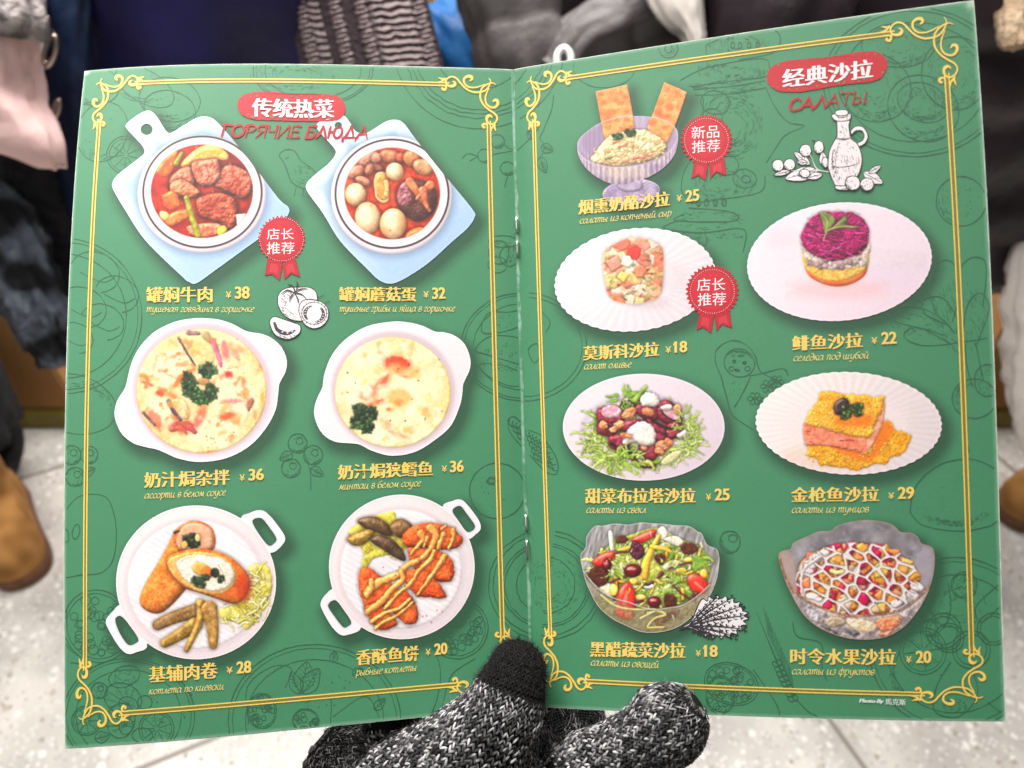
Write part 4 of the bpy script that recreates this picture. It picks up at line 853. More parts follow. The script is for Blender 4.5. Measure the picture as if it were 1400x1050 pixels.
for x, y in [(350, 260), (390, 240), (320, 300), (330, 480), (360, 510), (860, 490), (900, 470), (920, 420), (800, 520), (300, 340)]: cv.piece(('e', x, y, 40, 26, R.uniform(-40, 40)), (246, 234, 232), (236, 216, 220), edge=5, amp=1.4, spec=.2, sh=.2)
net = (252, 234, 232), (246, 222, 216)
cv.net(('e', 585, 388, 350, 222), 23, 1.9, (255, 246, 244))
cv.piece(('s', [(290, 520), (270, 420), (285, 320), (380, 250)], 8), *net, edge=3, rough=1.2); cv.piece(('s', [(440, 330), (470, 340), (500, 335)], 12), (250, 236, 170), edge=3)
low = ('p', [(170, 350), (215, 430), (300, 500), (400, 545), (520, 575), (640, 582), (760, 572), (860, 535), (950, 470), (1010, 390), (970, 520), (900, 610), (800, 690), (640, 728), (480, 706), (340, 650), (240, 540)])
cv.piece(low, (150, 138, 140), (196, 184, 180), edge=6, amp=2, af=6, nf=8, sh=.2, al=.75, spec=.25)
for pts, c in [([(520, 600), (640, 610), (700, 640), (660, 680), (560, 660)], (232, 206, 166)), ([(690, 610), (760, 590), (840, 590), (800, 650), (720, 670)], (232, 126, 80)), ([(400, 600), (500, 590), (520, 630), (430, 650)], (170, 150, 120)), ([(300, 540), (370, 570), (360, 620), (310, 590)], (186, 180, 184)), ([(520, 660), (600, 680), (560, 700)], (70, 66, 76)), ([(380, 640), (440, 660), (480, 690)], (60, 54, 64)), ([(800, 560), (880, 540), (860, 600)], (206, 196, 196)), ([(700, 690), (780, 660), (760, 700)], (196, 120, 96))]:
    cv.piece(('p', pts), c, tuple(min(255, v + 30) for v in c), edge=4, amp=1.4, af=4, sh=.15, spec=.3, al=.85, rough=1.5, soft=2)
for i in range(60):
    a_ = R.uniform(.1, 3.04); x, y = 590 + 380 * math.cos(a_), 480 + 210 * math.sin(a_) * R.uniform(.7, 1)
    cv.piece(('s', [(x, y), (x + R.uniform(-14, 14), y + R.uniform(-16, 16))], R.uniform(2, 6), 2), R.choice([(240, 234, 236), (80, 72, 80), (220, 206, 200)]), edge=1.5, sh=0, al=R.uniform(.3, .8))
specks(cv, 300, 230, 960, 540, 10, [(60, 40, 50)], (3, 5), 3)
cv.clip = None
cv.ring(bw, 2.2, (176, 146, 128), .8)
cv.piece(('s', [(148, 255), (170, 340), (215, 425), (290, 490), (380, 535), (460, 565), (560, 585), (660, 580), (760, 570), (850, 545), (930, 480), (990, 420)], 5), (150, 100, 74), (206, 160, 120), edge=1.5, sh=.2, nf=3)
CANV.append((cv, 'dish_picture', 'printed photo of fruit salad under a white sauce net in a gilt glass bowl'))
# ------------------------------------------------------------------ the menu: pages, borders, writing, drawings
MENU = empty('menu', tuple(c2w(fwd('L', 0.0, 1.0))))
MENU_INV = Matrix.Translation(-Vector(MENU.location))
tag(MENU, 'open green restaurant menu with printed dishes and prices, held upright over the floor', 'menu')
bpy.context.view_layer.update()
def own(o, parent):
    """parent without moving"""
    o.parent = parent
    if parent is MENU: o.matrix_parent_inverse = MENU_INV   # the pages end up at identity, so their own children need none
    return o
def pg2px(side, sm, tm):
    P = fwd(side, np.asarray(sm, float) / W, np.asarray(tm, float) / H)
    return np.stack([CX + F * P[..., 0] / P[..., 2], CY + F * P[..., 1] / P[..., 2]], -1)

def build_page(side):
    ns, ntt = 150, 210
    s, t = np.meshgrid(np.linspace(0, 1, ns), np.linspace(0, 1, ntt), indexing='ij')
    sm, tm = s * W, t * H
    for (c0, r) in ((0.0, 0.0016), (H, 0.0018)):                        # worn round outer corners
        ry = np.abs(tm - c0); rx = W - sm; m = (rx < r) & (ry < r)
        dx, dy = r - rx, r - ry; k = np.hypot(dx, dy); f = np.where(m & (k > r), r / np.maximum(k, 1e-9), 1)
        sm = np.where(m, W - (r - dx * f), sm); ny = r - dy * f; tm = np.where(m, np.abs(c0 - ny), tm)
    V = put(side, sm.ravel() / W, tm.ravel() / H, 0.0)
    idx = np.arange(ns * ntt).reshape(ns, ntt)
    Fq = np.stack([idx[:-1, :-1], idx[1:, :-1], idx[1:, 1:], idx[:-1, 1:]], -1).reshape(-1, 4)
    if side == 'R': Fq = Fq[:, ::-1]
    px = pg2px(side, sm, tm); X, Y = px[..., 0], px[..., 1]
    sh = np.zeros(X.shape)                                              # the print's own drop shadow of each cut-out dish, darkened into the page colour
    for cv, nm, lb in CANV:
        if cv.side != side: continue
        pad = 19
        gx = (X - 7 - cv.X[0, 0]) / cv.step; gy = (Y - 10 - cv.Y[0, 0]) / cv.step
        h, w = cv.D.shape
        ix = np.clip(gx, 0, w - 1.01); iy = np.clip(gy, 0, h - 1.01)
        out = np.hypot(gx - ix, gy - iy) * cv.step
        i0, j0 = iy.astype(int), ix.astype(int)
        d = np.minimum(cv.D[i0, j0], 50) + out
        sh = np.maximum(sh, .36 * np.clip(1 - d / pad, 0, 1)**1.6)
    C = GREEN * (1 - sh[..., None]) * (1 + .03 * (fbm(X, Y, 90, 3) - .5))[..., None]
    ed = np.minimum(np.minimum(W - sm, tm), H - tm) / 0.0006           # pale worn rim of the sheet
    wr = np.clip(1 - ed, 0, 1) * (.25 + .3 * fbm(X, Y, 9, 9))
    for (cs, ct, rr) in ((W, 0, .0034), (W, H, .0022)):
        wr = np.maximum(wr, .9 * np.clip(2.2 - 2.2 * np.hypot(sm - cs, (tm - ct)) / (rr * (.7 + .6 * fbm(X, Y, 4, 12))), 0, 1))
    C = C * (1 - wr[..., None]) + rgb(196, 214, 198) * wr[..., None]
    o = mesh_np('page', V, Fq, PRINT, None, colors=lin(C.reshape(-1, 3)) * KP, pn=page_normal(side, sm.ravel() / W, tm.ravel() / H))
    return own(o, MENU)
PAGE = {s: build_page(s) for s in 'LR'}
for cv, nm, lb in CANV:
    own(cv.build(nm, None, 4, lb), PAGE[cv.side])

edge_mat = noise_mat('paper_edge', rgb(176, 204, 182), rgb(226, 232, 224), 220, 0.8)
for side in 'LR':                                                       # the stack of sheets underneath
    ss = np.linspace(0.0, 1.0018, 40); tt = np.linspace(-0.0012, 1.0012, 40)
    s, t = np.meshgrid(ss, tt, indexing='ij'); n = 40
    A = put(side, s.ravel(), t.ravel(), -0.00012); B = put(side, s.ravel(), t.ravel(), -0.0011)
    idx = np.arange(n * n).reshape(n, n)
    q = np.stack([idx[:-1, :-1], idx[1:, :-1], idx[1:, 1:], idx[:-1, 1:]], -1).reshape(-1, 4)
    ring = np.concatenate([idx[:, 0], idx[-1, 1:], idx[-2::-1, -1], idx[0, -2:0:-1]]); r2 = np.roll(ring, -1)
    wl = np.stack([ring, ring + n * n, r2 + n * n, r2], -1)
    own(mesh_np('under_sheets', np.concatenate([A, B]), [q, q[:, ::-1] + n * n, wl], edge_mat, None, smooth=False), MENU)

class Ink:
    """flat printed shapes in photo pixels, laid on the page surface"""
    def __init__(s, side): s.side = side; s.V = []; s.L = []; s.C = []; s.T = []; s.Q = []; s.n = 0
    def add(s, P, lay, col, tri=(), quad=()):
        P = np.asarray(P, float); col = np.asarray(col, float)
        s.V.append(P); s.L.append(np.full(len(P), float(lay))); s.C.append(np.broadcast_to(col, (len(P), 3)))
        if len(tri): s.T.append(np.asarray(tri) + s.n)
        if len(quad): s.Q.append(np.asarray(quad) + s.n)
        s.n += len(P)
    def ribbon(s, p, w, col, lay, cap=False):
        p = np.asarray(p, float); k = len(p)
        if k < 2: return
        w = np.broadcast_to(np.asarray(w, float), (k,))
        tg = np.gradient(p, axis=0); tg /= np.linalg.norm(tg, axis=1, keepdims=True) + 1e-9
        nr = np.stack([-tg[:, 1], tg[:, 0]], -1) * w[:, None] / 2
        i = np.arange(k - 1)
        s.add(np.concatenate([p + nr, p - nr]), lay, col, quad=np.stack([i, i + 1, i + 1 + k, i + k], -1))
        if cap:
            for q, ww in ((p[0], w[0]), (p[-1], w[-1])): s.disc(q, ww / 2, col, lay + .02)
    def disc(s, c, r, col, lay, n=14, ry=None, ang=0):
        a = np.arange(n) / n * 6.28319; ca, sa = math.cos(ang), math.sin(ang); x, y = r * np.cos(a), (ry or r) * np.sin(a)
        P = np.stack([c[0] + x * ca - y * sa, c[1] + x * sa + y * ca], -1)
        s.add(np.concatenate([P, [c]]), lay, col, tri=[(i, (i + 1) % n, n) for i in range(n)])
    def poly(s, pts, col, lay):
        from mathutils.geometry import tessellate_polygon
        t = tessellate_polygon([[Vector((x, y, 0)) for x, y in pts]])
        s.add(pts, lay, col, tri=t)
    def build(s, name, label=None):
        V = np.concatenate(s.V); L = np.concatenate(s.L); C = np.concatenate(s.C)
        st, tt = inv(s.side, V[:, 0], V[:, 1])
        P = put(s.side, st, tt, LAY * L)
        ok = (st > .0012) & (st < .9985) & (tt > .0012) & (tt < .9988)      # the press stops at the trimmed edge and the fold
        fs = []
        for g in (s.T, s.Q):
            if g:
                g = np.concatenate(g); g = g[ok[g].all(1)]
                if len(g): fs.append(g)
        o = mesh_np(name, P, fs, PRINT, None, colors=lin(np.clip(C, 0, 1)) * KP, pn=page_normal(s.side, st, tt))
        if label: o['label'] = label
        return own(o, PAGE[s.side])
def K(o, pts, k=KZ): p = np.asarray(pts, float); return np.stack([o[0] + p[..., 0] / k, o[1] + p[..., 1] / k], -1)

# ------------------------------------------------------------------ gold frames with scroll corners
GOLD, OCHRE = rgb(250, 220, 110), rgb(136, 124, 48)
cA = lambda pts: K((660, 60), pts, 10.0)
half = [  # one arm of the corner scroll (crop of the inner top corner of the right page)
    ([(1068, 436), (1046, 450), (1040, 478), (1062, 503), (1102, 500), (1134, 470), (1140, 425), (1112, 384), (1066, 372), (1018, 404), (972, 486), (920, 560), (850, 612), (768, 622), (712, 600), (670, 540), (655, 480), (672, 440)], (.8, 5.0, 2.6, 2.4, 2.6, 2.6, 2.4, 1.0)),
    ([(878, 452), (852, 430), (862, 396), (902, 388), (938, 420), (936, 480), (896, 534), (830, 552), (768, 540), (716, 518)], (1.5, 5.0, 3.4, 2.6, 2.2, 1.2)),
    ([(1230, 434), (1190, 428), (1160, 404), (1140, 386)], (2.0, 2.6, 3.2, 2.4)),
    ([(1222, 368), (1190, 386), (1160, 396)], (.6, 2.6, 2.6)),
    ([(1230, 478), (1190, 482), (1152, 492), (1142, 520), (1160, 546), (1186, 526), (1176, 508)], (2.0, 2.0, 2.4, 3.0, 4.0, 3.6, 1.0)),
]
ORN = []
for pts, wd in half:
    p = cA(spline(pts, 6, False)); s_, t_ = inv('R', p[:, 0], p[:, 1])
    uv = np.stack([s_ * W - MI, t_ * H - MT], -1)
    ww = np.interp(np.linspace(0, 1, len(p)), np.linspace(0, 1, len(wd)), wd) * 0.00032
    ORN.append((uv, ww)); ORN.append((uv[:, ::-1], ww))
END = 0.0170
for side in 'LR':
    ink = Ink(side)
    X0, X1, Y0, Y1 = MI, W - MO, MT, H - MB
    for (cx_, sx_) in ((X0, 1), (X1, -1)):
        for (cy_, sy_) in ((Y0, 1), (Y1, -1)):
            for uv, ww in ORN:
                p = pg2px(side, cx_ + sx_ * uv[:, 0], cy_ + sy_ * uv[:, 1]); wpx = ww / 0.00032
                ink.ribbon(p + (.35, .5), wpx + 1.2, OCHRE * .9 + GREEN * .1, 2.0 + .2 * random.random())
                ink.ribbon(p, wpx * .92, GOLD, 3.0 + .2 * random.random())
    n = 60
    for k, (a, b) in enumerate([((X0 + END, Y0), (X1 - END, Y0)), ((X0 + END, Y1), (X1 - END, Y1)), ((X0, Y0 + END), (X0, Y1 - END)), ((X1, Y0 + END), (X1, Y1 - END))]):
        u = np.linspace(0, 1, n); hz = k < 2
        for off, wd, col, ly in ((0, .00160, OCHRE, 2.4), (-.00072, .00054, GOLD, 3.4), (.00072, .00054, GOLD, 3.4)):
            p = pg2px(side, a[0] + (b[0] - a[0]) * u + (0 if hz else off), a[1] + (b[1] - a[1]) * u + (off if hz else 0))
            ink.ribbon(p, wd / 0.00032, col, ly)
    ink.build('gold_border')

# ------------------------------------------------------------------ lettering
_tc = {}
def glyph_mesh(text, off=0.0):
    if (text, off) in _tc: return _tc[(text, off)]
    cu = bpy.data.curves.new('lettering', 'FONT'); cu.body = text; cu.offset = off; cu.resolution_u = 4
    o = bpy.data.objects.new('lettering', cu); COL.objects.link(o)
    dg = bpy.context.evaluated_depsgraph_get(); me = o.evaluated_get(dg).to_mesh()
    V = np.empty(len(me.vertices) * 3, np.float32); me.vertices.foreach_get('co', V); V = V.reshape(-1, 3)[:, :2].astype(float)
    me.calc_loop_triangles(); T = np.empty(len(me.loop_triangles) * 3, np.int32); me.loop_triangles.foreach_get('vertices', T)
    o.evaluated_get(dg).to_mesh_clear(); bpy.data.objects.remove(o); bpy.data.curves.remove(cu)
    _tc[(text, off)] = (V, T.reshape(-1, 3)); return _tc[(text, off)]
def type_in(ink, text, x0, x1, yl, yr, h, col, lay=6.0, dx=(), off=0.0, skew=0.0, halo=None, bend=0.0, dy=()):
    V, T = glyph_mesh(text, off)
    lo, hi = V.min(0), V.max(0); f = (V - lo) / (hi - lo)
    x = x0 + f[:, 0] * (x1 - x0) + skew * (f[:, 1] - .5) * h
    y = yl + (yr - yl) * f[:, 0] - f[:, 1] * h + bend * 4 * f[:, 0] * (1 - f[:, 0])
    P = np.stack([x, y], -1)
    if halo is not None: ink.add(P + halo[0], lay - .8, halo[1], tri=T)
    for i, d in enumerate((0,) + tuple(dx)): ink.add(P + (d, 0), lay + .12 * i, col, tri=T)
    for i, d in enumerate(dy): ink.add(P + (0, d), lay + .12 * (i + 1 + len(dx)), col, tri=T)
YEL = rgb(252, 216, 112); HALO = ((.55, .6), rgb(172, 140, 52))
HX = (-1.1, -.55, .55, 1.1)
def dish_text(side, zh, zx0, zx1, zl, zr, zh_h, yx0, yx1, yb, price, px0, px1, pb0, pb1, ph, ru, rx0, rx1, rl, rr, xh):
    ink = Ink(side); type_in(ink, zh, zx0 + .9, zx1 - .9, zl, zr, zh_h, YEL, dx=HX, off=-.006, halo=HALO); ink.build('dish_name')
    ink = Ink(side); type_in(ink, '¥', yx0, yx1, yb, yb - .3, 9, YEL, dx=(.4,)); 
    type_in(ink, price, px0 + .8, px1 - .8, pb0, pb1, ph, YEL, dx=(-.55, .55), off=.012, halo=HALO)
    if price[0] == '1': ink.poly([(px0 - 1.2, pb0 - ph + 3.2), (px0 + 3.0, pb0 - ph + .2), (px0 + 3.0, pb0 - ph + 4.6), (px0 - 1.2, pb0 - ph + 5.6)], YEL, 7.2)
    ink.build('dish_price')
    ink = Ink(side); pen(ink, ru, rx0, rx1, rl, rr, xh * .98, rgb(246, 220, 130), 6.0); ink.build('dish_caption')
# a broad-nib italic Cyrillic, drawn stroke by stroke (x-height 1)
PEN = {
 'а': (.74, [[(.55, .8), (.3, 1), (.05, .6), (.05, .2), (.2, 0), (.42, .25), (.58, .7)], [(.6, 1), (.55, .3), (.62, .02), (.74, .12)]]),
 'о': (.66, [[(.35, 1), (.08, .75), (.05, .3), (.25, 0), (.5, .2), (.58, .65), (.35, 1)]]),
 'с': (.54, [[(.5, .82), (.32, 1), (.08, .65), (.07, .25), (.25, 0), (.5, .18)]]),
 'е': (.54, [[(.08, .5), (.4, .6), (.48, .85), (.32, 1), (.1, .7), (.06, .25), (.25, 0), (.5, .18)]]),
 'т': (.88, [[(0, .85), (.1, 1), (.12, 0)], [(.12, .6), (.3, 1), (.4, .9), (.4, 0)], [(.4, .6), (.58, 1), (.7, .9), (.68, .1), (.82, .1)]]),
 'у': (.66, [[(.02, .9), (.1, 1), (.12, .4), (.25, .05), (.45, .3), (.55, .95)], [(.57, 1), (.5, .1), (.35, -.45), (.12, -.5), (.05, -.38)]]),
 'ш': (.92, [[(.05, 1), (.05, .2), (.18, 0), (.35, .25), (.38, 1)], [(.38, 1), (.37, .2), (.5, 0), (.66, .25), (.7, 1)], [(.7, 1), (.68, .15), (.84, .08)]]),
 'щ': (.94, [[(.05, 1), (.05, .2), (.18, 0), (.35, .25), (.38, 1)], [(.38, 1), (.37, .2), (.5, 0), (.66, .25), (.7, 1)], [(.7, 1), (.68, .1), (.86, .05), (.84, -.3)]]),
 'и': (.72, [[(.05, .9), (.1, 1), (.08, .2), (.2, 0), (.4, .25), (.5, .9)], [(.52, 1), (.48, .2), (.58, 0), (.72, .12)]]),
 'й': (.72, [[(.05, .9), (.1, 1), (.08, .2), (.2, 0), (.4, .25), (.5, .9)], [(.52, 1), (.48, .2), (.58, 0), (.72, .12)], [(.16, 1.4), (.3, 1.24), (.46, 1.42)]]),
 'н': (.68, [[(.08, 1), (.08, 0)], [(.08, .5), (.5, .52)], [(.5, 1), (.48, .1), (.62, .06)]]),
 'я': (.66, [[(.55, 1), (.5, 0)], [(.53, .95), (.2, .98), (.12, .7), (.3, .48), (.5, .48)], [(.3, .48), (.12, .05), (0, .05)]]),
 'г': (.5, [[(.05, .8), (.18, 1), (.42, .9), (.2, .45), (.08, .15), (.25, 0), (.45, .15)]]),
 'в': (.58, [[(.1, .95), (.08, .2), (.25, 0), (.48, .15), (.45, .45), (.15, .52)], [(.15, .52), (.42, .65), (.42, .95), (.25, 1.05), (.1, .9)]]),
 'д': (.64, [[(.5, .6), (.3, .85), (.06, .5), (.1, .08), (.3, 0), (.52, .25), (.55, .8), (.4, 1.35), (.1, 1.45)]]),
 'р': (.66, [[(.05, .9), (.12, 1), (.1, -.55)], [(.1, .55), (.3, 1), (.52, .85), (.52, .3), (.3, 0), (.12, .12)]]),
 'ч': (.68, [[(.05, 1), (.08, .6), (.25, .45), (.48, .6)], [(.5, 1), (.47, .1), (.62, .06)]]),
 'к': (.6, [[(.08, 1), (.08, 0)], [(.5, .95), (.35, .9), (.1, .48)], [(.2, .52), (.38, .1), (.58, .06)]]),
 'ы': (.78, [[(.08, 1), (.06, .15), (.22, 0), (.4, .2), (.32, .5), (.08, .45)], [(.6, 1), (.56, .1), (.72, .06)]]),
 'ь': (.5, [[(.08, 1), (.06, .15), (.22, 0), (.4, .2), (.32, .5), (.08, .45)]]),
 'б': (.6, [[(.5, 1.4), (.25, 1.3), (.08, .85), (.06, .3), (.25, 0), (.5, .25), (.5, .65), (.3, .85), (.1, .6)], [(.3, 1.36), (.56, 1.5)]]),
 'ц': (.74, [[(.05, .9), (.1, 1), (.08, .2), (.2, 0), (.4, .25), (.5, .9)], [(.52, 1), (.48, .15), (.68, .04), (.66, -.3)]]),
 'м': (.8, [[(0, .05), (.1, .1), (.25, 1)], [(.25, 1), (.38, .1), (.62, 1)], [(.62, 1), (.62, .1), (.78, .08)]]),
 'л': (.6, [[(0, .05), (.12, .08), (.4, 1)], [(.4, 1), (.42, .1), (.58, .08)]]),
 'п': (.62, [[(.05, .9), (.12, 1), (.1, 0)], [(.1, .6), (.3, 1), (.45, .95), (.42, .1), (.58, .08)]]),
 'з': (.5, [[(.05, .85), (.22, 1), (.42, .85), (.35, .58), (.18, .52)], [(.18, .52), (.42, .4), (.4, .1), (.2, 0), (.02, .15)]]),
 'ф': (.76, [[(.38, 1.45), (.3, -.5)], [(.33, .9), (.12, .95), (.04, .4), (.15, .05), (.32, .1)], [(.33, .9), (.55, 1), (.66, .6), (.55, .08), (.32, .1)]]),
 ' ': (.38, [])}
PEN['ё'] = (PEN['е'][0], PEN['е'][1] + [[(.18, 1.3), (.2, 1.36)], [(.4, 1.3), (.42, 1.36)]])
CAPS = {
 'Г': (.62, [[(.12, .95), (.05, 0)], [(.0, .96), (.3, 1), (.62, .94)]]), 'О': (.8, [[(.45, 1), (.1, .8), (.05, .3), (.3, 0), (.65, .2), (.72, .7), (.45, 1), (.3, .98)]]),
 'Р': (.66, [[(.14, .95), (.06, -.02)], [(.0, .92), (.35, 1.02), (.6, .8), (.45, .5), (.1, .42)]]), 'Я': (.7, [[(.58, 1), (.56, 0)], [(.56, .98), (.2, .95), (.1, .7), (.28, .5), (.56, .5)], [(.34, .5), (.2, .2), (.02, -.02)]]),
 'Ч': (.64, [[(.06, 1), (.08, .6), (.25, .48), (.5, .56)], [(.54, 1), (.5, 0)]]), 'И': (.76, [[(.08, .98), (.05, 0)], [(.05, .04), (.35, .5), (.64, .98)], [(.66, 1), (.62, 0)]]),
 'Е': (.6, [[(.12, .96), (.05, .02)], [(.1, .97), (.35, 1), (.56, .97)], [(.08, .52), (.46, .55)], [(.05, .02), (.3, -.01), (.54, .05)]]), 'Б': (.66, [[(.14, .97), (.06, 0)], [(.12, .98), (.4, 1), (.6, .98)], [(.1, .55), (.42, .55), (.56, .3), (.4, .02), (.05, .0)]]),
 'Л': (.7, [[(.0, 0), (.18, .3), (.36, .98)], [(.36, 1), (.5, .5), (.62, -.02)]]), 'Ю': (.92, [[(.1, .96), (.05, 0)], [(.08, .5), (.36, .5)], [(.6, .98), (.4, .75), (.38, .25), (.58, 0), (.82, .25), (.82, .75), (.6, .98)]]),
 'Д': (.84, [[(.14, .05), (.3, .5), (.42, .98)], [(.42, 1), (.58, .5), (.66, .04)], [(.04, -.25), (.06, .04), (.4, .05), (.78, .04), (.8, -.25)]]), 'А': (.76, [[(.0, 0), (.2, .45), (.38, .98)], [(.38, 1), (.54, .5), (.68, -.04)], [(.14, .32), (.4, .34), (.62, .32)]]),
 'С': (.66, [[(.6, .85), (.4, 1), (.12, .75), (.06, .3), (.25, .0), (.62, .12)]]), 'Т': (.7, [[(.0, .94), (.35, 1), (.72, .96)], [(.36, .98), (.3, 0)]]), 'Ы': (.84, [[(.1, 1), (.06, .06)], [(.08, .5), (.36, .52), (.46, .25), (.3, 0), (.05, .02)], [(.72, 1), (.68, 0)]]), ' ': (.34, [])}
def pen(ink, text, x0, x1, yl, yr, xh, col, lay, caps=False, wd=None, slant=.20):
    D = CAPS if caps else PEN
    tot = sum(D[c][0] for c in text); sx = (x1 - x0) / tot; u = 0
    for c in text:
        adv, strokes = D[c]
        for st in strokes:
            p = spline(st, 4 if not caps else 6, False)
            X = x0 + (u + p[:, 0]) * sx + slant * (p[:, 1] - .4) * xh
            Y = yl + (yr - yl) * (u / tot) - p[:, 1] * xh
            q = np.stack([X, Y], -1)
            if caps:
                k = np.linspace(0, 1, len(q)); w = wd * (.8 + .35 * np.sin(k * 3.1 + u))
                ink.ribbon(q, w, col, lay + .03 * random.random(), cap=True)
            else:
                tg = np.gradient(q, axis=0); an = np.arctan2(-tg[:, 1], tg[:, 0])
                ink.ribbon(q, xh * (.055 + .135 * np.abs(np.sin(an - math.radians(38)))), col, lay + .03 * random.random())
        u += adv
T_ = [
 ('L', '罐焖牛肉', 200.2, 290.8, 413.8, 413.2, 21.2, 309, 316, 408, '38', 321.1, 341.8, 408.6, 408.3, 16.6, 'тушеная говядина в горшочке', 200.7, 347.5, 426.6, 426.6, 6.2),
 ('L', '罐焖蘑菇蛋', 463.6, 569.3, 412.2, 412, 19.6, 579, 585.8, 407.5, '32', 590.6, 609.3, 409, 408.4, 15.6, 'тушеные грибы и яйца в горшочке', 464.4, 622, 426.2, 425.8, 6.2),
 ('L', '奶汁焗杂拌', 197.3, 314.3, 667, 662.6, 21, 327.7, 334.5, 657.7, '36', 339.8, 361.2, 657.2, 656, 16, 'ассорти в белом соусе', 198.3, 308.8, 681.5, 677, 6.6),
 ('L', '奶汁焗狭鳕鱼', 462, 591.8, 655.8, 650.4, 20.2, 604, 610.8, 645.4, '36', 615, 634.3, 645.8, 644.6, 15.8, 'минтаи в белом соусе', 463.6, 575.3, 669.4, 664.5, 6.6),
 ('L', '基辅肉卷', 203.9, 297.8, 933.3, 927, 22, 310, 318, 920.6, '28', 323.3, 344, 921, 919.4, 16.6, 'котлета по киевски', 204.3, 306.6, 949, 941.8, 6.6),
 ('L', '香酥鱼饼', 487, 572.4, 909.5, 903, 21, 582, 588.2, 896, '20', 593.5, 612, 895.4, 893.8, 15.6, 'рыбные котлеты', 487, 570, 923.6, 916.3, 6.8),
 ('R', '烟熏奶酪沙拉', 791, 916, 293.7, 281.6, 20, 925.4, 932, 275.8, '25', 936.8, 956.7, 276.4, 274.2, 15.8, 'салаты из копченый сыр', 792.8, 918.6, 305.9, 295, 6.4),
 ('R', '莫斯科沙拉', 797.6, 901.6, 493, 487, 19.6, 910, 917.4, 482.8, '18', 922, 940, 482.4, 481.4, 15.6, 'салат оливье', 799, 863.4, 505, 502, 6.6),
 ('R', '甜菜布拉塔沙拉', 800.3, 951.3, 688.2, 687.5, 20.4, 965.2, 972, 684, '25', 976.8, 998, 684.2, 683.8, 16.2, 'салаты из свёкл', 802, 883.8, 701.2, 701, 6.6),
 ('R', '黑醋蔬菜沙拉', 806.8, 937.2, 897.6, 900, 21, 951.3, 958, 897.6, '18', 962.7, 981.6, 897.8, 898, 16.2, 'салаты из овощей', 808, 901.5, 909.8, 913, 6.8),
 ('R', '鲱鱼沙拉', 1083, 1179.7, 479.8, 475, 20.4, 1191.4, 1199, 470.2, '22', 1204.7, 1226.3, 470.6, 469.6, 16.4, 'селёдка под шубой', 1085, 1188.2, 493.6, 489.5, 6.6),
 ('R', '金枪鱼沙拉', 1081.4, 1201.6, 686.7, 685.5, 20.4, 1214.4, 1222, 682.4, '29', 1227, 1250, 682.2, 681.8, 16.6, 'салаты из тунцов', 1082.6, 1188.2, 701, 700, 6.8),
 ('R', '时令水果沙拉', 1080.3, 1224.8, 908, 909, 22, 1238.8, 1245.6, 906, '20', 1251.5, 1273.3, 906.3, 906.3, 16.8, 'салаты из фруктов', 1082.7, 1195.9, 921.5, 922.7, 6.8)]
for a in T_: dish_text(*a)

# red section headings
RED = rgb(200, 22, 40)
def heading(side, pill, zh, zx0, zx1, zl, zr, zh_h, ru, rx0, rx1, rl, rr, xh, bend):
    ink = Ink(side); R = random.Random(4)
    q = spline(pill, 10); q = q + np.array([(R.uniform(-.35, .35), R.uniform(-.35, .35)) for _ in q])
    ink.poly([tuple(p) for p in q], RED, 5.0)
    x0, y0 = q.min(0); x1, y1 = q.max(0)
    for i in range(26):                                                  # worn flecks in the red
        x = R.uniform(x0 + 6, x1 - 6); f = (x - x0) / (x1 - x0); top = R.random() < .5
        yy = np.interp(x, *zip(*sorted([(p[0], p[1]) for p in q if (p[1] < (y0 + (y1 - y0) * .5) + (zr - zl) * (f - .5)) == top]))) if True else 0
        r = R.uniform(.5, 1.6); ink.disc((x, yy + (R.uniform(2, 6) if top else -R.uniform(2, 5))), r, GREEN * 1.05, 5.4 + .1 * R.random(), 7, ry=r * R.uniform(.5, 1))
    ink.build('heading_plaque')
    ink = Ink(side); type_in(ink, zh, zx0 + 1, zx1 - 1, zl, zr, zh_h, rgb(252, 246, 246), lay=6.2, dx=(-1.4, -.7, .7, 1.4), off=-.004, bend=bend); ink.build('heading')
    ink = Ink(side); pen(ink, ru, rx0, rx1, rl, rr, xh * .98, rgb(186, 22, 34), 6.5, caps=True, wd=3.1, slant=.16); ink.build('heading_caption', 'red handwritten style heading line')
heading('L', [(325, 146), (328, 134), (342, 127), (370, 126), (400, 128), (440, 129), (462, 132), (471, 142), (472, 152), (466, 162), (452, 166), (420, 166), (380, 165), (345, 163), (331, 157)], '传统热菜', 344.7, 456.8, 159.5, 161.2, 25.5, 'ГОРЯЧИЕ БЛЮДА', 303.5, 505, 187, 190, 16.5, 1.0)
heading('R', K((1020, 60), [(118, 180), (150, 125), (230, 97), (340, 85), (450, 75), (580, 56), (700, 42), (765, 60), (794, 115), (765, 185), (700, 214), (590, 226), (480, 240), (390, 258), (300, 271), (190, 266), (132, 232)]), '经典沙拉', 1069.8, 1193.6, 120.9, 106.5, 25.5, 'САЛАТЫ', 1079.5, 1186, 151.2, 139.2, 16.5, 0)

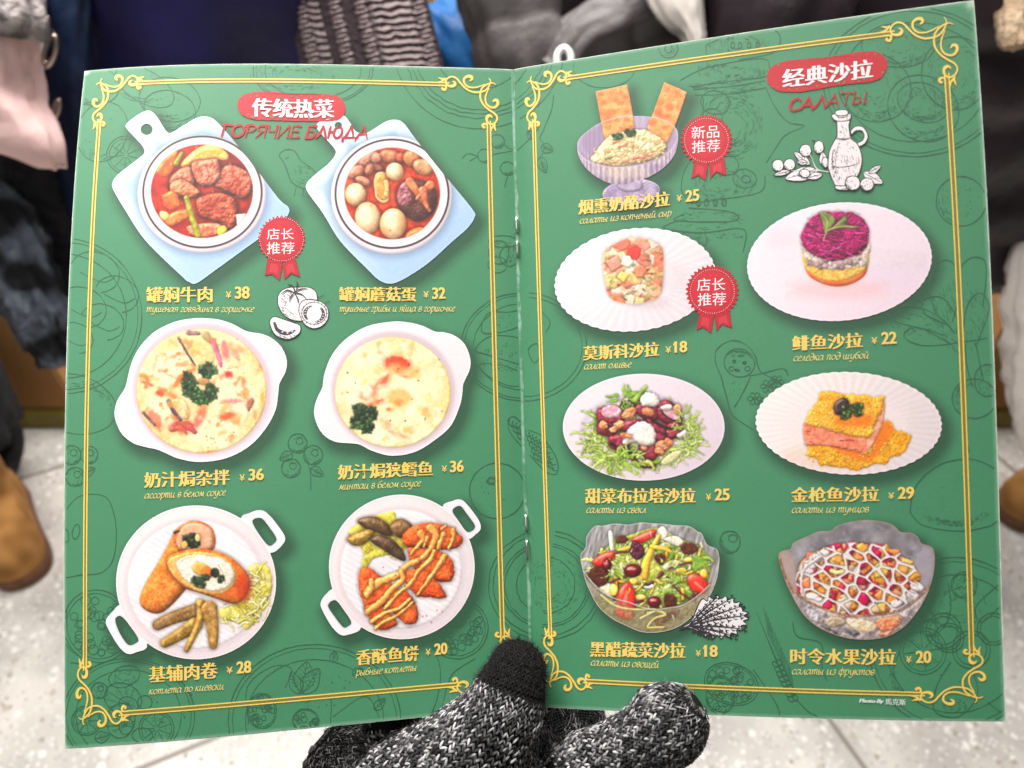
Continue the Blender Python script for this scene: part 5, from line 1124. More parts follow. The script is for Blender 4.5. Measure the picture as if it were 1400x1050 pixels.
# red rosettes
def rosette(side, cx, cy, r, l1, l2, sl, tails, dots, label):
    ink = Ink(side); n = 34; CR_ = rgb(204, 18, 40)
    for t in tails:
        q = np.array(t, float); ink.poly([tuple(p) for p in q], rgb(190, 22, 40), 5.0)
        m = q.mean(0); ink.poly([tuple(p) for p in (q * .55 + m * .45)], rgb(214, 48, 62), 5.15); ink.ribbon(np.concatenate([q, q[:1]]), .8, rgb(160, 26, 40), 5.3)
    P = [(cx + r * (1 if k % 2 else .89) * math.cos(k * math.pi / n), cy + r * (1 if k % 2 else .89) * math.sin(k * math.pi / n)) for k in range(2 * n)]
    a = np.arange(2 * n); V = np.array(P + [(cx, cy)]); sh = np.array([1 if k % 2 else .86 for k in range(2 * n)] + [1.0])
    ink.add(V, 5.5, CR_ * sh[:, None], tri=[(i, (i + 1) % (2 * n), 2 * n) for i in range(2 * n)])
    ink.disc((cx, cy), r * .84, rgb(198, 20, 42), 5.65, 40); ink.disc((cx - 1, cy - 2), r * .72, rgb(208, 28, 48), 5.75, 40)
    for k in range(60): ink.disc((cx + r * dots * math.cos(k * .10472), cy + r * dots * math.sin(k * .10472)), .52, rgb(252, 236, 238), 5.9, 6)
    for txt, (x0, x1, yb, h) in (l1, l2): type_in(ink, txt, x0, x1, yb, yb + sl, h, rgb(253, 246, 247), lay=6.2, dx=(.15,))
    ink.build('rosette', label)
rosette('L', 385.2, 327.2, 33, ('店长', (365, 401.6, 327.8, 15.2)), ('推荐', (365, 402.6, 347.6, 16.4)), -.2,
        [[(366, 354), (362.5, 376.5), (372.6, 374.8), (382.4, 383), (386, 362), (380, 356)], [(386.6, 362), (389.6, 382), (398, 373.6), (410.4, 378.6), (404, 354), (392, 356)]], .90, 'red rosette beside the beef stew')
rosette('R', 966, 191.8, 36, ('新品', (945.6, 983.4, 190.4, 17.4)), ('推荐', (946.2, 984.6, 209.6, 17)), -2.2,
        [[(950, 220), (945.4, 244), (954.6, 239.6), (964.4, 246.8), (968, 226), (960, 222)], [(970, 226), (971.2, 244), (979.4, 235), (993, 240), (990, 216), (980, 220)]], .83, 'red rosette beside the glass coupe')
rosette('R', 974, 398.4, 37, ('店长', (953, 991.6, 398.2, 17.2)), ('推荐', (954, 992.6, 418.4, 17.4)), -1.2,
        [[(957, 428), (952.6, 451), (961, 447), (972, 455), (975.6, 433), (968, 430)], [(977.4, 433), (979.8, 452.4), (987, 443), (1001, 448), (997, 424), (988, 428)]], .81, 'red rosette on the edge of the ribbed plate')
ink = Ink('R'); type_in(ink, 'Photo-By', 1174.8, 1207, 961.6, 962.4, 6.6, rgb(236, 240, 236), dx=(.5, 1.0), skew=.3); type_in(ink, '馬克斯', 1210.2, 1238, 963, 964.2, 8.6, rgb(236, 240, 236), dx=(.3,)); ink.build('photo_credit')
# ------------------------------------------------------------------ dark green line drawings on the background
DK = GREEN * .71
class Draw:
    def __init__(s, side, seed): s.ink = Ink(side); s.R = random.Random(seed)
    def line(s, pts, w=1.0, closed=False, wob=.5, a=1.0, n=8):
        p = spline(pts, n, closed)
        if closed: p = np.concatenate([p, p[:1]])
        k = np.arange(len(p)); ph = s.R.random() * 9
        p = p + wob * np.stack([vnoise(k * .33, k * 0 + ph, 1) - .5, vnoise(k * .33, k * 0 + ph, 2) - .5], -1)
        ww = 1.2 * w * (.55 + .9 * vnoise(k * .21, k * 0 + ph, 3))
        c = DK * a + GREEN * (1 - a)
        s.ink.ribbon(p, ww, c, 1.0 + .5 * s.R.random())
    def ell(s, cx, cy, rx, ry=None, ang=0, w=1.0, a0=0, a1=360, wob=.8, a=1.0):
        ry = ry or rx; c, sn = math.cos(math.radians(ang)), math.sin(math.radians(ang)); m = max(8, int((a1 - a0) / 360 * (14 + rx * .35)))
        P = []
        for i in range(m + 1):
            t = math.radians(a0 + (a1 - a0) * i / m); x, y = rx * math.cos(t), ry * math.sin(t); P.append((cx + x * c - y * sn, cy + x * sn + y * c))
        s.line(P, w, False, wob, a, 5)
    def hatch(s, cx, cy, rx, ry, n, L=6, ang=None, side=None, w=.6, a=.75):
        for i in range(int(n * 1.7)):
            t = s.R.random() * 6.28 if side is None else math.radians(side + s.R.gauss(0, 32)); q = math.sqrt(s.R.uniform(.1, 1)) if side is None else s.R.uniform(.72, .98)
            x, y = cx + rx * q * math.cos(t), cy + ry * q * math.sin(t); d = (t + 1.57) if ang is None else ang
            l = s.R.uniform(.3, 1) * L; s.ink.ribbon(np.array([(x, y), (x + l * math.cos(d), y + l * math.sin(d))]), w, DK * a + GREEN * (1 - a), 1.0 + .5 * s.R.random())
    def dots(s, cx, cy, rx, ry, n, r=.7):
        for i in range(n):
            t = s.R.random() * 6.28; q = math.sqrt(s.R.random()); s.ink.disc((cx + rx * q * math.cos(t), cy + ry * q * math.sin(t)), r * s.R.uniform(.5, 1.4), DK, 1.0 + .5 * s.R.random(), 6)
    def done(s): s.ink.build('line_drawing')
def plate(d, cx, cy, r, ry=None):
    for k, w in ((1, 1.1), (.95, .7), (.80, .9)): d.ell(cx, cy, r * k, (ry or r) * k, w=w)
def citrus(d, cx, cy, r, segs=9):
    d.ell(cx, cy, r, w=1.1); d.ell(cx, cy, r * .86, w=.7)
    for k in range(segs):
        t = k / segs * 6.28 + cx; d.line([(cx + r * .12 * math.cos(t), cy + r * .12 * math.sin(t)), (cx + r * .82 * math.cos(t), cy + r * .82 * math.sin(t))], .8)
    d.hatch(cx, cy, r * .7, r * .7, 20, 4)
def berry(d, cx, cy, r):
    d.ell(cx, cy, r, w=1.2); d.ell(cx + r * .2, cy - r * .25, r * .35, w=.9); d.hatch(cx, cy, r, r, 16, 4, side=60); d.hatch(cx, cy, r, r, 10, 3)
def roe(d, cx, cy, rx, ry, rr, ang=0):
    d.ell(cx, cy, rx, ry, ang, 1.2); d.ell(cx, cy, rx * .9, ry * .9, ang, .8)
    for i in range(int(rx * ry / rr / rr * .75)):
        t = d.R.random() * 6.28; q = math.sqrt(d.R.random()) * .8; c, s_ = math.cos(math.radians(ang)), math.sin(math.radians(ang)); x, y = rx * q * math.cos(t), ry * q * math.sin(t)
        d.ell(cx + x * c - y * s_, cy + x * s_ + y * c, rr * d.R.uniform(.7, 1.05), w=.8)
def leaf(d, x0, y0, x1, y1, wd, w=.9):
    dx, dy = x1 - x0, y1 - y0; nx, ny = -dy * wd, dx * wd
    d.line([(x0, y0), (x0 + .4 * dx + nx, y0 + .4 * dy + ny), (x1, y1), (x0 + .4 * dx - nx, y0 + .4 * dy - ny)], w, True)
    d.line([(x0, y0), (x1, y1)], .7)
    for f in (.3, .45, .6, .75):
        for s_ in (1, -1): d.line([(x0 + f * dx, y0 + f * dy), (x0 + (f + .14) * dx + s_ * nx * .7 * (1 - f * .5), y0 + (f + .14) * dy + s_ * ny * .7 * (1 - f * .5))], .5)
def mushroom(d, cx, cy, r, ang=0):
    d.ell(cx, cy, r, r * .8, ang, 1.1); d.ell(cx + r * .3, cy + r * .3, r * .5, r * .38, ang, .9); d.hatch(cx, cy, r * .9, r * .7, 16, 5)
    for k in range(9):
        t = math.radians(ang + 20 + k * 34); d.line([(cx + r * .3, cy + r * .3), (cx + r * .85 * math.cos(t), cy + r * .7 * math.sin(t))], .5)
d = Draw('L', 1)   # drawings of the left page, top to bottom
for x, y, rx, ry, an in [(232, 136, 42, 30, 10), (198, 118, 44, 22, 30), (140, 180, 34, 42, 20), (128, 118, 36, 26, 0), (232, 150, 36, 26, 15)]:
    d.ell(x, y, rx, ry, an, 1.0); d.hatch(x, y, rx, ry, 22, 6, side=100); d.dots(x, y, rx * .7, ry * .7, 8)
citrus(d, 172, 212, 26)
plate(d, 428, 96, 82, 48); d.hatch(400, 104, 60, 20, 60, 7)
for rr in (64, 92, 98, 104, 118): d.ell(655, 58, rr, rr, 0, .9, 10, 172, wob=2.2 if 88 < rr < 110 else .6)
d.line([(382, 212), (390, 205), (402, 206), (412, 220), (428, 232), (438, 250), (420, 258), (400, 250), (392, 232), (388, 222)], 1.1, True); d.dots(392, 214, 4, 3, 3); d.hatch(415, 240, 16, 14, 16, 5)
d.line([(405, 256), (402, 268)], .9); d.line([(415, 258), (414, 268)], .9)
for x, y in [(680, 193), (663, 213), (694, 230)]: d.ell(x, y, 10, 9, 20, 1.1); d.hatch(x, y, 9, 8, 10, 4, side=60)
d.line([(690, 198), (702, 203), (722, 185), (736, 172)], 1.0); d.line([(653, 213), (640, 210), (632, 216)], .9); d.line([(653, 214), (642, 220)], .8); d.line([(674, 211), (700, 206)], .9); d.line([(694, 240), (690, 256)], .9)
plate(d, 88, 432, 106)
for x, y, r in [(130, 372, 34), (160, 402, 30), (112, 420, 34), (140, 440, 30), (102, 462, 26)]: d.ell(x, y, r, r * .8, 20, 1.0, 180, 420); d.line([(x - r * .6, y), (x + r * .3, y + r * .4), (x + r * .8, y + r * .2)], .8)
d.ell(100, 552, 60, 40, 15, 1.0); d.hatch(104, 556, 56, 36, 40, 6, side=-60)
berry(d, 98, 622, 13); berry(d, 122, 622, 12); berry(d, 103, 652, 13); leaf(d, 112, 650, 130, 640, .3)
berry(d, 407, 606, 13); berry(d, 398, 640, 13); berry(d, 428, 622, 13); leaf(d, 425, 640, 442, 650, .35); leaf(d, 400, 620, 382, 628, .35); d.line([(416, 618), (424, 645), (425, 670)], 1.0)
d.line([(88, 700), (110, 678), (145, 680), (158, 715), (156, 760), (140, 782), (110, 786), (90, 790)], 1.1); d.ell(104, 727, 5, 10, 10, 1.0); d.ell(90, 732, 4, 9, -10, 1.0)
roe(d, 133, 856, 46, 50, 6.5, -20); d.line([(92, 830), (90, 880), (120, 905), (96, 906)], 1.0)
plate(d, 176, 978, 90, 78); mushroom(d, 168, 955, 26, 20); mushroom(d, 165, 985, 24, 100); d.ell(170, 925, 22, 14, -20, 1.0); d.hatch(170, 925, 20, 12, 30, 5); citrus(d, 214, 996, 24); berry(d, 136, 944, 11); citrus(d, 118, 985, 20); d.ell(198, 960, 10, 9, 0, 1.0); d.dots(240, 960, 30, 30, 8, 1.1); d.ell(195, 1005, 14, 10); leaf(d, 130, 1010, 150, 1005, .4)
plate(d, 430, 985, 118, 104); leaf(d, 412, 945, 420, 905, .35); leaf(d, 414, 948, 436, 914, .3); leaf(d, 410, 948, 398, 918, .3); leaf(d, 455, 905, 458, 890, .35); leaf(d, 482, 922, 496, 915, .4)
roe(d, 358, 972, 20, 24, 4); roe(d, 418, 985, 18, 16, 4); d.line([(340, 990), (338, 940), (370, 912), (398, 914), (390, 940)], 1.0); d.line([(452, 990), (450, 950), (420, 960)], .9); d.line([(455, 980), (500, 952), (520, 985)], .9); leaf(d, 512, 970, 526, 955, .3); d.dots(440, 940, 40, 30, 16, .9)
roe(d, 626, 860, 42, 40, 5, -35); d.line([(588, 880), (600, 905), (602, 930), (596, 960), (585, 985)], 1.0); d.line([(650, 900), (622, 918), (612, 935), (606, 960), (600, 985)], 1.0)
d.ell(680, 671, 38, 38, 0, 1.3); d.ell(672, 657, 6, 4, -20, 1.6); d.hatch(672, 658, 8, 5, 14, 4); d.dots(680, 675, 26, 22, 9)
d.ell(682, 345, 14, 16, 0, 1.2); d.ell(696, 350, 13, 14, 0, 1.1); d.ell(688, 330, 20, 8, 0, 1.0); d.ell(680, 362, 13, 11); d.hatch(686, 345, 18, 18, 30, 5)
plate(d, 716, 474, 86, 74)
d.line([(658, 450), (668, 428), (700, 426), (728, 418), (728, 434), (700, 450), (668, 456)], 1.1, True); d.line([(650, 478), (670, 460), (710, 462), (732, 480), (726, 500), (690, 492), (664, 484)], 1.1, True); d.line([(656, 498), (690, 500), (730, 520), (700, 528), (668, 514)], 1.0, True)
d.dots(690, 440, 26, 10, 16, .6); d.dots(690, 478, 30, 12, 16, .6); d.hatch(686, 490, 30, 18, 30, 5)
for k, r in enumerate((78, 72, 60, 56, 40)): d.ell(746, 800, r, r * .96, 0, 1.0, 95, 280, wob=1.5)
for k in range(5):
    for j in range(4): d.ell(700 + k * 5 + j * 6, 578 + j * 9 + k * 2, 5, 4, 40, 1.1, 0, 200)
d.line([(694, 574), (704, 570), (724, 590)], 1.1); d.line([(694, 574), (698, 592), (724, 622)], 1.1)
d.done()
d = Draw('R', 2)   # drawings of the right page
for rr in (74, 92, 98, 104, 118): d.ell(655, 58, rr, rr, 0, .9, 0, 62, wob=2.2 if 88 < rr < 110 else .6)
d.line([(757, 130), (754, 150), (744, 175), (738, 188)], 1.1); d.line([(738, 188), (744, 200), (740, 214)], 1.0); leaf(d, 740, 200, 756, 206, .4); leaf(d, 738, 215, 746, 236, .3); leaf(d, 728, 190, 722, 178, .4); d.line([(703, 208), (722, 192), (736, 176)], 1.0)
d.ell(826, 92, 42, 28, 0, 1.0, 0, 190); d.ell(914, 66, 13, 13, 0, 1.0); d.ell(914, 67, 5, 5, 0, .9); d.hatch(914, 66, 12, 12, 20, 4)
# samovar
for P in [[(930, 110), (968, 92), (1040, 80), (1052, 92), (1048, 104), (990, 112), (945, 118)], [(948, 122), (1000, 118), (1046, 110)], [(950, 130), (1000, 128), (1048, 120)], [(962, 135), (960, 175), (950, 210), (935, 235), (932, 260), (945, 278)], [(1048, 122), (1062, 150), (1080, 168), (1100, 172), (1075, 184), (1062, 200), (1048, 222)], [(945, 278), (990, 272), (1040, 262), (1046, 240)], [(942, 284), (1000, 290), (1002, 302), (925, 302), (935, 292)], [(925, 302), (908, 312), (960, 318), (1010, 312), (1020, 322), (1016, 345)],
          [(958, 318), (956, 332), (966, 334), (964, 318)], [(965, 62), (1000, 48), (1060, 42), (1060, 70), (1010, 82)], [(965, 62), (968, 92)]]: d.line(P, 1.1, wob=.8)
for x, y, r in [(978, 140, 20), (992, 225, 18), (1018, 244, 16), (974, 160, 14), (1020, 245, 6)]: d.ell(x, y, r, r * .8, 10, 1.0)
for x in (955, 966, 978, 990): d.ell(x, 277, 3, 5, 0, 1.2); d.hatch(x, 277, 2, 4, 6, 4)
for x in (1002, 1012, 1024, 1036): d.ell(x, 62, 2.4, 4, 0, 1.2)
d.hatch(1000, 170, 44, 50, 150, 9); d.hatch(990, 250, 44, 26, 70, 8); d.hatch(1000, 98, 50, 10, 60, 7); d.hatch(1010, 60, 44, 14, 60, 6); d.hatch(970, 300, 50, 14, 40, 6, ang=.1); d.hatch(990, 118, 50, 8, 30, 8, ang=-.15); d.hatch(965, 322, 50, 6, 26, 6, ang=.1)
plate(d, 1250, 112, 124, 102); 
for x, y, rx, ry, an in [(1196, 120, 50, 46, 20), (1262, 148, 50, 44, 30), (1228, 62, 50, 30, 0), (1306, 100, 46, 50, 0), (1262, 140, 36, 26, 20)]: d.ell(x, y, rx, ry, an, 1.1); d.hatch(x, y, rx, ry, 40, 6, side=80)
d.hatch(1262, 142, 32, 24, 90, 4); d.hatch(1196, 120, 44, 40, 60, 6); d.hatch(1306, 100, 40, 44, 60, 6); d.hatch(1228, 62, 44, 26, 50, 6)
d.ell(1314, 275, 34, 34, 0, 1.2); d.dots(1314, 272, 24, 24, 22, .8); d.hatch(1314, 275, 32, 32, 24, 5, side=150)
for P in [[(1280, 430), (1270, 390), (1285, 358), (1305, 362), (1312, 400), (1302, 440)], [(1308, 420), (1312, 370), (1330, 352), (1348, 362), (1344, 420)], [(1262, 416), (1248, 400), (1262, 392), (1278, 412)], [(1300, 470), (1262, 450), (1225, 440), (1216, 428), (1240, 418), (1280, 430), (1306, 456)], [(1300, 470), (1260, 472), (1236, 460), (1250, 448), (1290, 458)], [(1298, 445), (1266, 430), (1262, 410), (1290, 408), (1312, 440)], [(1316, 460), (1322, 420), (1338, 400), (1352, 420), (1336, 470)], [(1286, 472), (1312, 468), (1350, 462)], [(1320, 470), (1322, 500), (1330, 530)], [(1334, 468), (1340, 500), (1344, 520)]]: d.line(P, 1.2, wob=.8)
d.hatch(1310, 430, 36, 50, 110, 8, ang=1.2); d.hatch(1250, 440, 34, 18, 40, 6, ang=.3)
d.ell(1332, 545, 30, 27, 0, 1.2); d.hatch(1332, 545, 28, 26, 30, 6, side=200); d.ell(1350, 520, 18, 22, 0, 1.1); d.hatch(1350, 520, 16, 20, 40, 4); d.line([(1322, 570), (1320, 600), (1326, 618)], 1.1)
# nested doll
d.line([(978, 496), (980, 478), (998, 466), (1018, 470), (1032, 486), (1040, 508), (1062, 520), (1080, 536), (1086, 560)], 1.2); d.line([(978, 496), (986, 516), (994, 545), (1002, 568), (1030, 588)], 1.2)
d.ell(1011, 496, 21, 19, 20, 1.1); d.line([(992, 486), (1004, 480), (1020, 482), (1028, 490)], 1.0); d.hatch(1008, 484, 14, 4, 20, 5, ang=-.2)
for x, y in [(1004, 494), (1018, 496)]: d.ell(x, y, 2.2, 1.6, 0, 1.2)
d.ell(1008, 506, 3, 1.2, 10, 1.1); d.ell(1000, 504, 3.4, 3, 0, .9); d.ell(1022, 504, 3.4, 3, 0, .9)
d.line([(1024, 514), (1044, 510), (1070, 504), (1078, 514)], 1.4); d.line([(1026, 516), (1014, 540), (1004, 556)], 1.4); d.dots(1000, 530, 12, 30, 14, .6)
for x, y in [(1032, 545), (1050, 528), (1046, 552), (1062, 522)]:
    for k in range(6): d.ell(x + 6 * math.cos(k * 1.05), y + 5 * math.sin(k * 1.05), 4, 3, k * 60, .9)
d.line([(1244, 700), (1252, 665), (1285, 635), (1330, 628), (1362, 642)], 1.2); d.line([(1244, 700), (1262, 718), (1310, 726), (1350, 720), (1364, 712)], 1.2); d.hatch(1305, 690, 56, 30, 70, 6, side=90); d.dots(1305, 670, 40, 24, 12, .7)
d.ell(998, 741, 14, 15, 0, 1.4); d.ell(1002, 736, 6, 5, 0, 1.0); d.hatch(998, 742, 13, 14, 30, 4, side=140)
for k, r in enumerate((78, 72, 60, 56, 40)): d.ell(746, 800, r, r * .96, 0, 1.0, -80, 95, wob=1.5)
d.hatch(756, 800, 40, 40, 80, 6); d.ell(716, 474, 86, 74, 0, 1.1, -85, 90); d.ell(716, 474, 80, 68, 0, .8, -85, 90); d.line([(722, 478), (734, 470), (738, 486), (730, 496)], 1.0, True); d.line([(740, 425), (752, 440), (746, 455)], .9)
for k in range(6):
    for j in range(5): d.ell(722 + k * 5 + j * 3, 592 + j * 8 + k * 3, 5, 4, 40, 1.1, 0, 200)
d.line([(722, 588), (740, 596), (760, 625), (762, 646), (748, 646), (724, 622)], 1.1)
for k in range(13):
    x, y = 1048 + k * 3.0, 870 + k * 6.8
    d.line([(x, y), (x - 14 - k * .3, y - 34)], .7); d.line([(x + 3, y), (x - 4, y - 40)], .7)
    if k > 4: d.ell(x + 3, y + 2, 5, 3, 60, 1.0); d.ell(x - 3, y + 4, 5, 3, 40, 1.0)
d.line([(1088, 955), (1104, 972), (1118, 980)], 1.1)
roe(d, 1000, 935, 38, 28, 5.5, 20); roe(d, 985, 950, 20, 26, 5, 0); d.line([(1030, 915), (1060, 960), (1066, 978)], 1.1)
plate(d, 1305, 880, 118, 118)
citrus(d, 1262, 890, 32, 8); citrus(d, 1318, 800, 18, 3); 
for x, y, r in [(1290, 862, 24), (1298, 872, 20), (1328, 888, 26), (1358, 860, 22), (1270, 858, 12)]: d.ell(x, y, r, r, 0, 1.1); d.ell(x, y, r * .8, r * .8, 0, .9)
for P in [[(1280, 790), (1272, 830), (1290, 856), (1300, 830), (1296, 795)], [(1364, 800), (1334, 830), (1342, 850), (1366, 830)], [(1300, 905), (1280, 940), (1278, 972), (1310, 980), (1336, 950), (1328, 910)], [(1230, 890), (1222, 920), (1240, 950)], [(1084, 850), (1090, 870), (1122, 880), (1124, 910), (1130, 930)]]: d.line(P, 1.2, wob=.8)
d.hatch(1310, 830, 44, 30, 60, 6); d.hatch(1306, 965, 18, 10, 34, 5); d.hatch(1240, 925, 24, 26, 30, 5, side=140); d.dots(1310, 880, 50, 70, 20, 1.0); d.line([(1350, 960), (1366, 972), (1370, 974)], 1.1)
d.done()

# ------------------------------------------------------------------ white engravings with black lines
BLK, WHT = rgb(46, 40, 46), rgb(246, 240, 242)
class Engrave:
    def __init__(s, side, o, seed): s.ink = Ink(side); s.o = o; s.R = random.Random(seed); s.l = 5.0
    def shape(s, pts, fill=WHT, w=1.3, closed=True):
        q = spline(K(s.o, pts), 6, closed); s.l += .12
        s.ink.poly([tuple(p) for p in q], fill, s.l); s.ink.ribbon(np.concatenate([q, q[:1]]), w * (.6 + .8 * vnoise(np.arange(len(q) + 1) * .3, np.zeros(len(q) + 1), 2)), BLK, s.l + .06)
    def ell(s, cx, cy, rx, ry, ang=0, **k):
        c, sn = math.cos(math.radians(ang)), math.sin(math.radians(ang))
        s.shape([(cx + rx * math.cos(t) * c - ry * math.sin(t) * sn, cy + rx * math.cos(t) * sn + ry * math.sin(t) * c) for t in np.arange(12) * .5236], **k)
    def line(s, pts, w=.8, col=BLK): 
        q = spline(K(s.o, pts), 5, False); s.l += .01; s.ink.ribbon(q, w * np.interp(np.linspace(0, 1, len(q)), [0, .5, 1], [.5, 1, .3]), col, s.l + .3)
    def stip(s, cx, cy, rx, ry, n, L, ang, side=None, w=.55):
        for i in range(n):
            t = s.R.random() * 6.28 if side is None else math.radians(side + s.R.gauss(0, 30)); q = math.sqrt(s.R.random()) if side is None else s.R.uniform(.65, .98)
            x, y = cx + rx * q * math.cos(t), cy + ry * q * math.sin(t); dd = ang + s.R.uniform(-.3, .3); l = L * s.R.uniform(.3, 1)
            s.line([(x, y), (x + l * math.cos(dd), y + l * math.sin(dd))], w)
g = Engrave('L', (80, 330), 5)                                            # tomatoes
g.shape([(1235, 350), (1245, 290), (1290, 262), (1350, 258), (1420, 262), (1455, 300), (1450, 380), (1400, 440), (1330, 446), (1270, 415)])
for k in range(60): 
    t = g.R.uniform(2.0, 4.6); q = g.R.uniform(.6, .95); g.line([(1345 + 105 * q * math.cos(t), 352 - 88 * q * math.sin(t)), (1345 + 105 * q * math.cos(t) + 8, 352 - 88 * q * math.sin(t) + 10)], .6)
for P in [[(1330, 290), (1290, 275), (1255, 295)], [(1330, 290), (1310, 310), (1300, 340)], [(1330, 290), (1345, 320), (1350, 350)], [(1330, 290), (1370, 300), (1400, 330)], [(1330, 290), (1320, 255), (1290, 240)], [(1335, 285), (1345, 250), (1340, 225)], [(1330, 288), (1360, 270), (1400, 265)]]:
    g.line(P, 1.8); g.line([(p[0] + 5, p[1] + 6) for p in P], 1.0)
g.shape([(1355, 400), (1362, 350), (1395, 328), (1450, 332), (1495, 350), (1520, 390), (1515, 440), (1480, 480), (1430, 490), (1385, 465)])
g.ell(1440, 405, 70, 62, 0, w=1.0); 
for a0, a1 in ((140, 250), (-40, 75)):
    P = [(1440 + 52 * math.cos(math.radians(a)), 408 + 46 * math.sin(math.radians(a))) for a in np.linspace(a0, a1, 7)]
    g.line(P, 5.2, rgb(84, 76, 82)); 
    for (x, y) in P: g.ell(x, y, 6, 4, w=.7)
for k in range(20): t = k * .314; g.line([(1440 + 66 * math.cos(t), 405 + 58 * math.sin(t)), (1440 + 80 * math.cos(t), 405 + 72 * math.sin(t))], .6)
g.shape([(1190, 455), (1215, 425), (1270, 440), (1330, 460), (1362, 478), (1358, 515), (1320, 545), (1270, 550), (1215, 520)])
g.line([(1215, 455), (1235, 500), (1290, 520), (1335, 500)], 6.0, rgb(70, 62, 70)); 
for x, y in [(1222, 470), (1236, 496), (1262, 510), (1290, 516), (1316, 508)]: g.ell(x, y, 7, 5, w=.7)
g.stip(1280, 530, 60, 14, 30, 14, .5)
for P in [[(1460, 320), (1480, 310), (1500, 300)], [(1500, 345), (1530, 335)], [(1200, 500), (1190, 520)]]: g.line(P, .8)
g.ink.build('engraving', 'printed black and white drawing of cut tomatoes')
g = Engrave('R', (1020, 60), 6)                                           # oil bottle with olives
for x0, y0, x1, y1, wd in [(405, 710, 220, 760, .2), (390, 705, 290, 740, .25), (430, 735, 340, 755, .22), (360, 680, 270, 610, .2), (345, 670, 285, 665, .25), (440, 690, 430, 610, .3), (660, 725, 770, 785, .25), (690, 730, 760, 685, .2), (250, 715, 155, 740, .15)]:
    dx, dy = x1 - x0, y1 - y0; nx, ny = -dy * wd, dx * wd
    g.shape([(x0, y0), (x0 + .45 * dx + nx, y0 + .45 * dy + ny), (x1, y1), (x0 + .45 * dx - nx, y0 + .45 * dy - ny)], w=1.0); g.line([(x0, y0), (x1, y1)], .9); g.stip(x0 + .5 * dx, y0 + .5 * dy, abs(dx) * .3 + 5, 8, 8, 14, math.atan2(dy, dx))
g.line([(470, 722), (400, 705), (370, 640), (335, 600)], 1.6, rgb(230, 224, 226)); g.line([(460, 720), (380, 712), (250, 715)], 1.6, rgb(230, 224, 226)); g.line([(395, 690), (365, 630)], .8)
for x, y, rx, ry in [(335, 601, 33, 34), (410, 582, 28, 36), (180, 685, 32, 33), (245, 680, 32, 32), (445, 668, 18, 30), (330, 730, 30, 24)]: g.ell(x, y, rx, ry); g.stip(x, y, rx, ry, 18, 12, 1.2, side=140); g.line([(x + rx * .3, y + ry * .6), (x + rx * .5, y + ry * .3)], .8)
g.line([(390, 550), (370, 545)], 2.2)
g.shape([(590, 490), (620, 465), (660, 470), (685, 510), (680, 545), (655, 572), (620, 580), (625, 560), (655, 545), (665, 515), (650, 490), (620, 490), (595, 510)])
g.shape([(512, 470), (518, 425), (580, 425), (580, 470), (590, 530), (630, 570), (652, 640), (640, 720), (600, 780), (560, 815), (515, 812), (480, 750), (462, 690), (468, 610), (495, 550), (512, 520)], fill=rgb(248, 238, 240))
g.shape([(505, 800), (560, 800), (610, 790), (620, 815), (560, 824), (508, 818)]); g.shape([(482, 410), (500, 395), (575, 392), (592, 405), (575, 432), (510, 435)]); g.shape([(505, 380), (540, 372), (572, 378), (568, 402), (512, 404)])
for P in [[(505, 530), (550, 536), (595, 526)], [(505, 536), (550, 542), (592, 533)], [(485, 690), (540, 695), (600, 685), (640, 670)], [(490, 600), (485, 650), (490, 700)], [(510, 410), (540, 416), (575, 410)]]: g.line(P, 1.0)
g.stip(560, 660, 80, 120, 110, 18, 1.4); g.stip(560, 680, 86, 130, 60, 16, 1.4, side=170); g.stip(545, 490, 26, 40, 20, 14, 1.5); g.stip(545, 412, 40, 14, 16, 10, 0)
for x, y, rx, ry in [(600, 785, 42, 40), (680, 792, 38, 36)]: g.ell(x, y, rx, ry); g.stip(x, y, rx, ry, 40, 14, 2.2, side=130); g.stip(x, y, rx * .8, ry * .8, 14, 10, 2.2)
g.ink.build('engraving', 'printed black and white drawing of an oil bottle with olives')
g = Engrave('R', (740, 690), 7)                                           # crisp salad leaf
R = g.R
ol = []
for k in range(38):
    t = k / 37; a = math.radians(-150 + 300 * t); rr = (1.0 if k % 2 else .84)
    ol.append((1000 + 165 * rr * math.cos(a) * (1.02), 632 + 122 * rr * math.sin(a)))
g.shape([(780, 700), (840, 660), (865, 610)] + ol[3:35] + [(900, 720), (840, 695)], fill=rgb(244, 240, 243), w=1.4)
for k, (ex, ey) in enumerate([(1080, 520), (1130, 570), (1165, 620), (1150, 700), (1100, 745), (990, 520), (960, 745)]):
    g.line([(830, 680), ((830 + ex) / 2, (680 + ey) / 2 - 6), (ex, ey)], 2.2)
    for j in range(1, 9):
        f = j / 9 + .08; x, y = 830 + (ex - 830) * f, 680 + (ey - 680) * f; a = math.atan2(ey - 680, ex - 830)
        for s_ in (1, -1):
            l = 34 * (1.2 - f * .5); b = a + s_ * .8
            g.line([(x, y), (x + l * .6 * math.cos(b), y + l * .6 * math.sin(b)), (x + l * math.cos(b - s_ * .4), y + l * math.sin(b - s_ * .4))], 1.7 if (j + k) % 2 else 1.0)
            if R.random() < .7: g.line([(x + l * .5 * math.cos(b), y + l * .5 * math.sin(b)), (x + l * .8 * math.cos(b + s_ * .5), y + l * .8 * math.sin(b + s_ * .5))], 2.4)
g.line([(775, 702), (830, 684), (880, 660)], 3.0, rgb(60, 56, 60))
g.ink.build('engraving', 'printed black and white drawing of a frilly salad leaf')

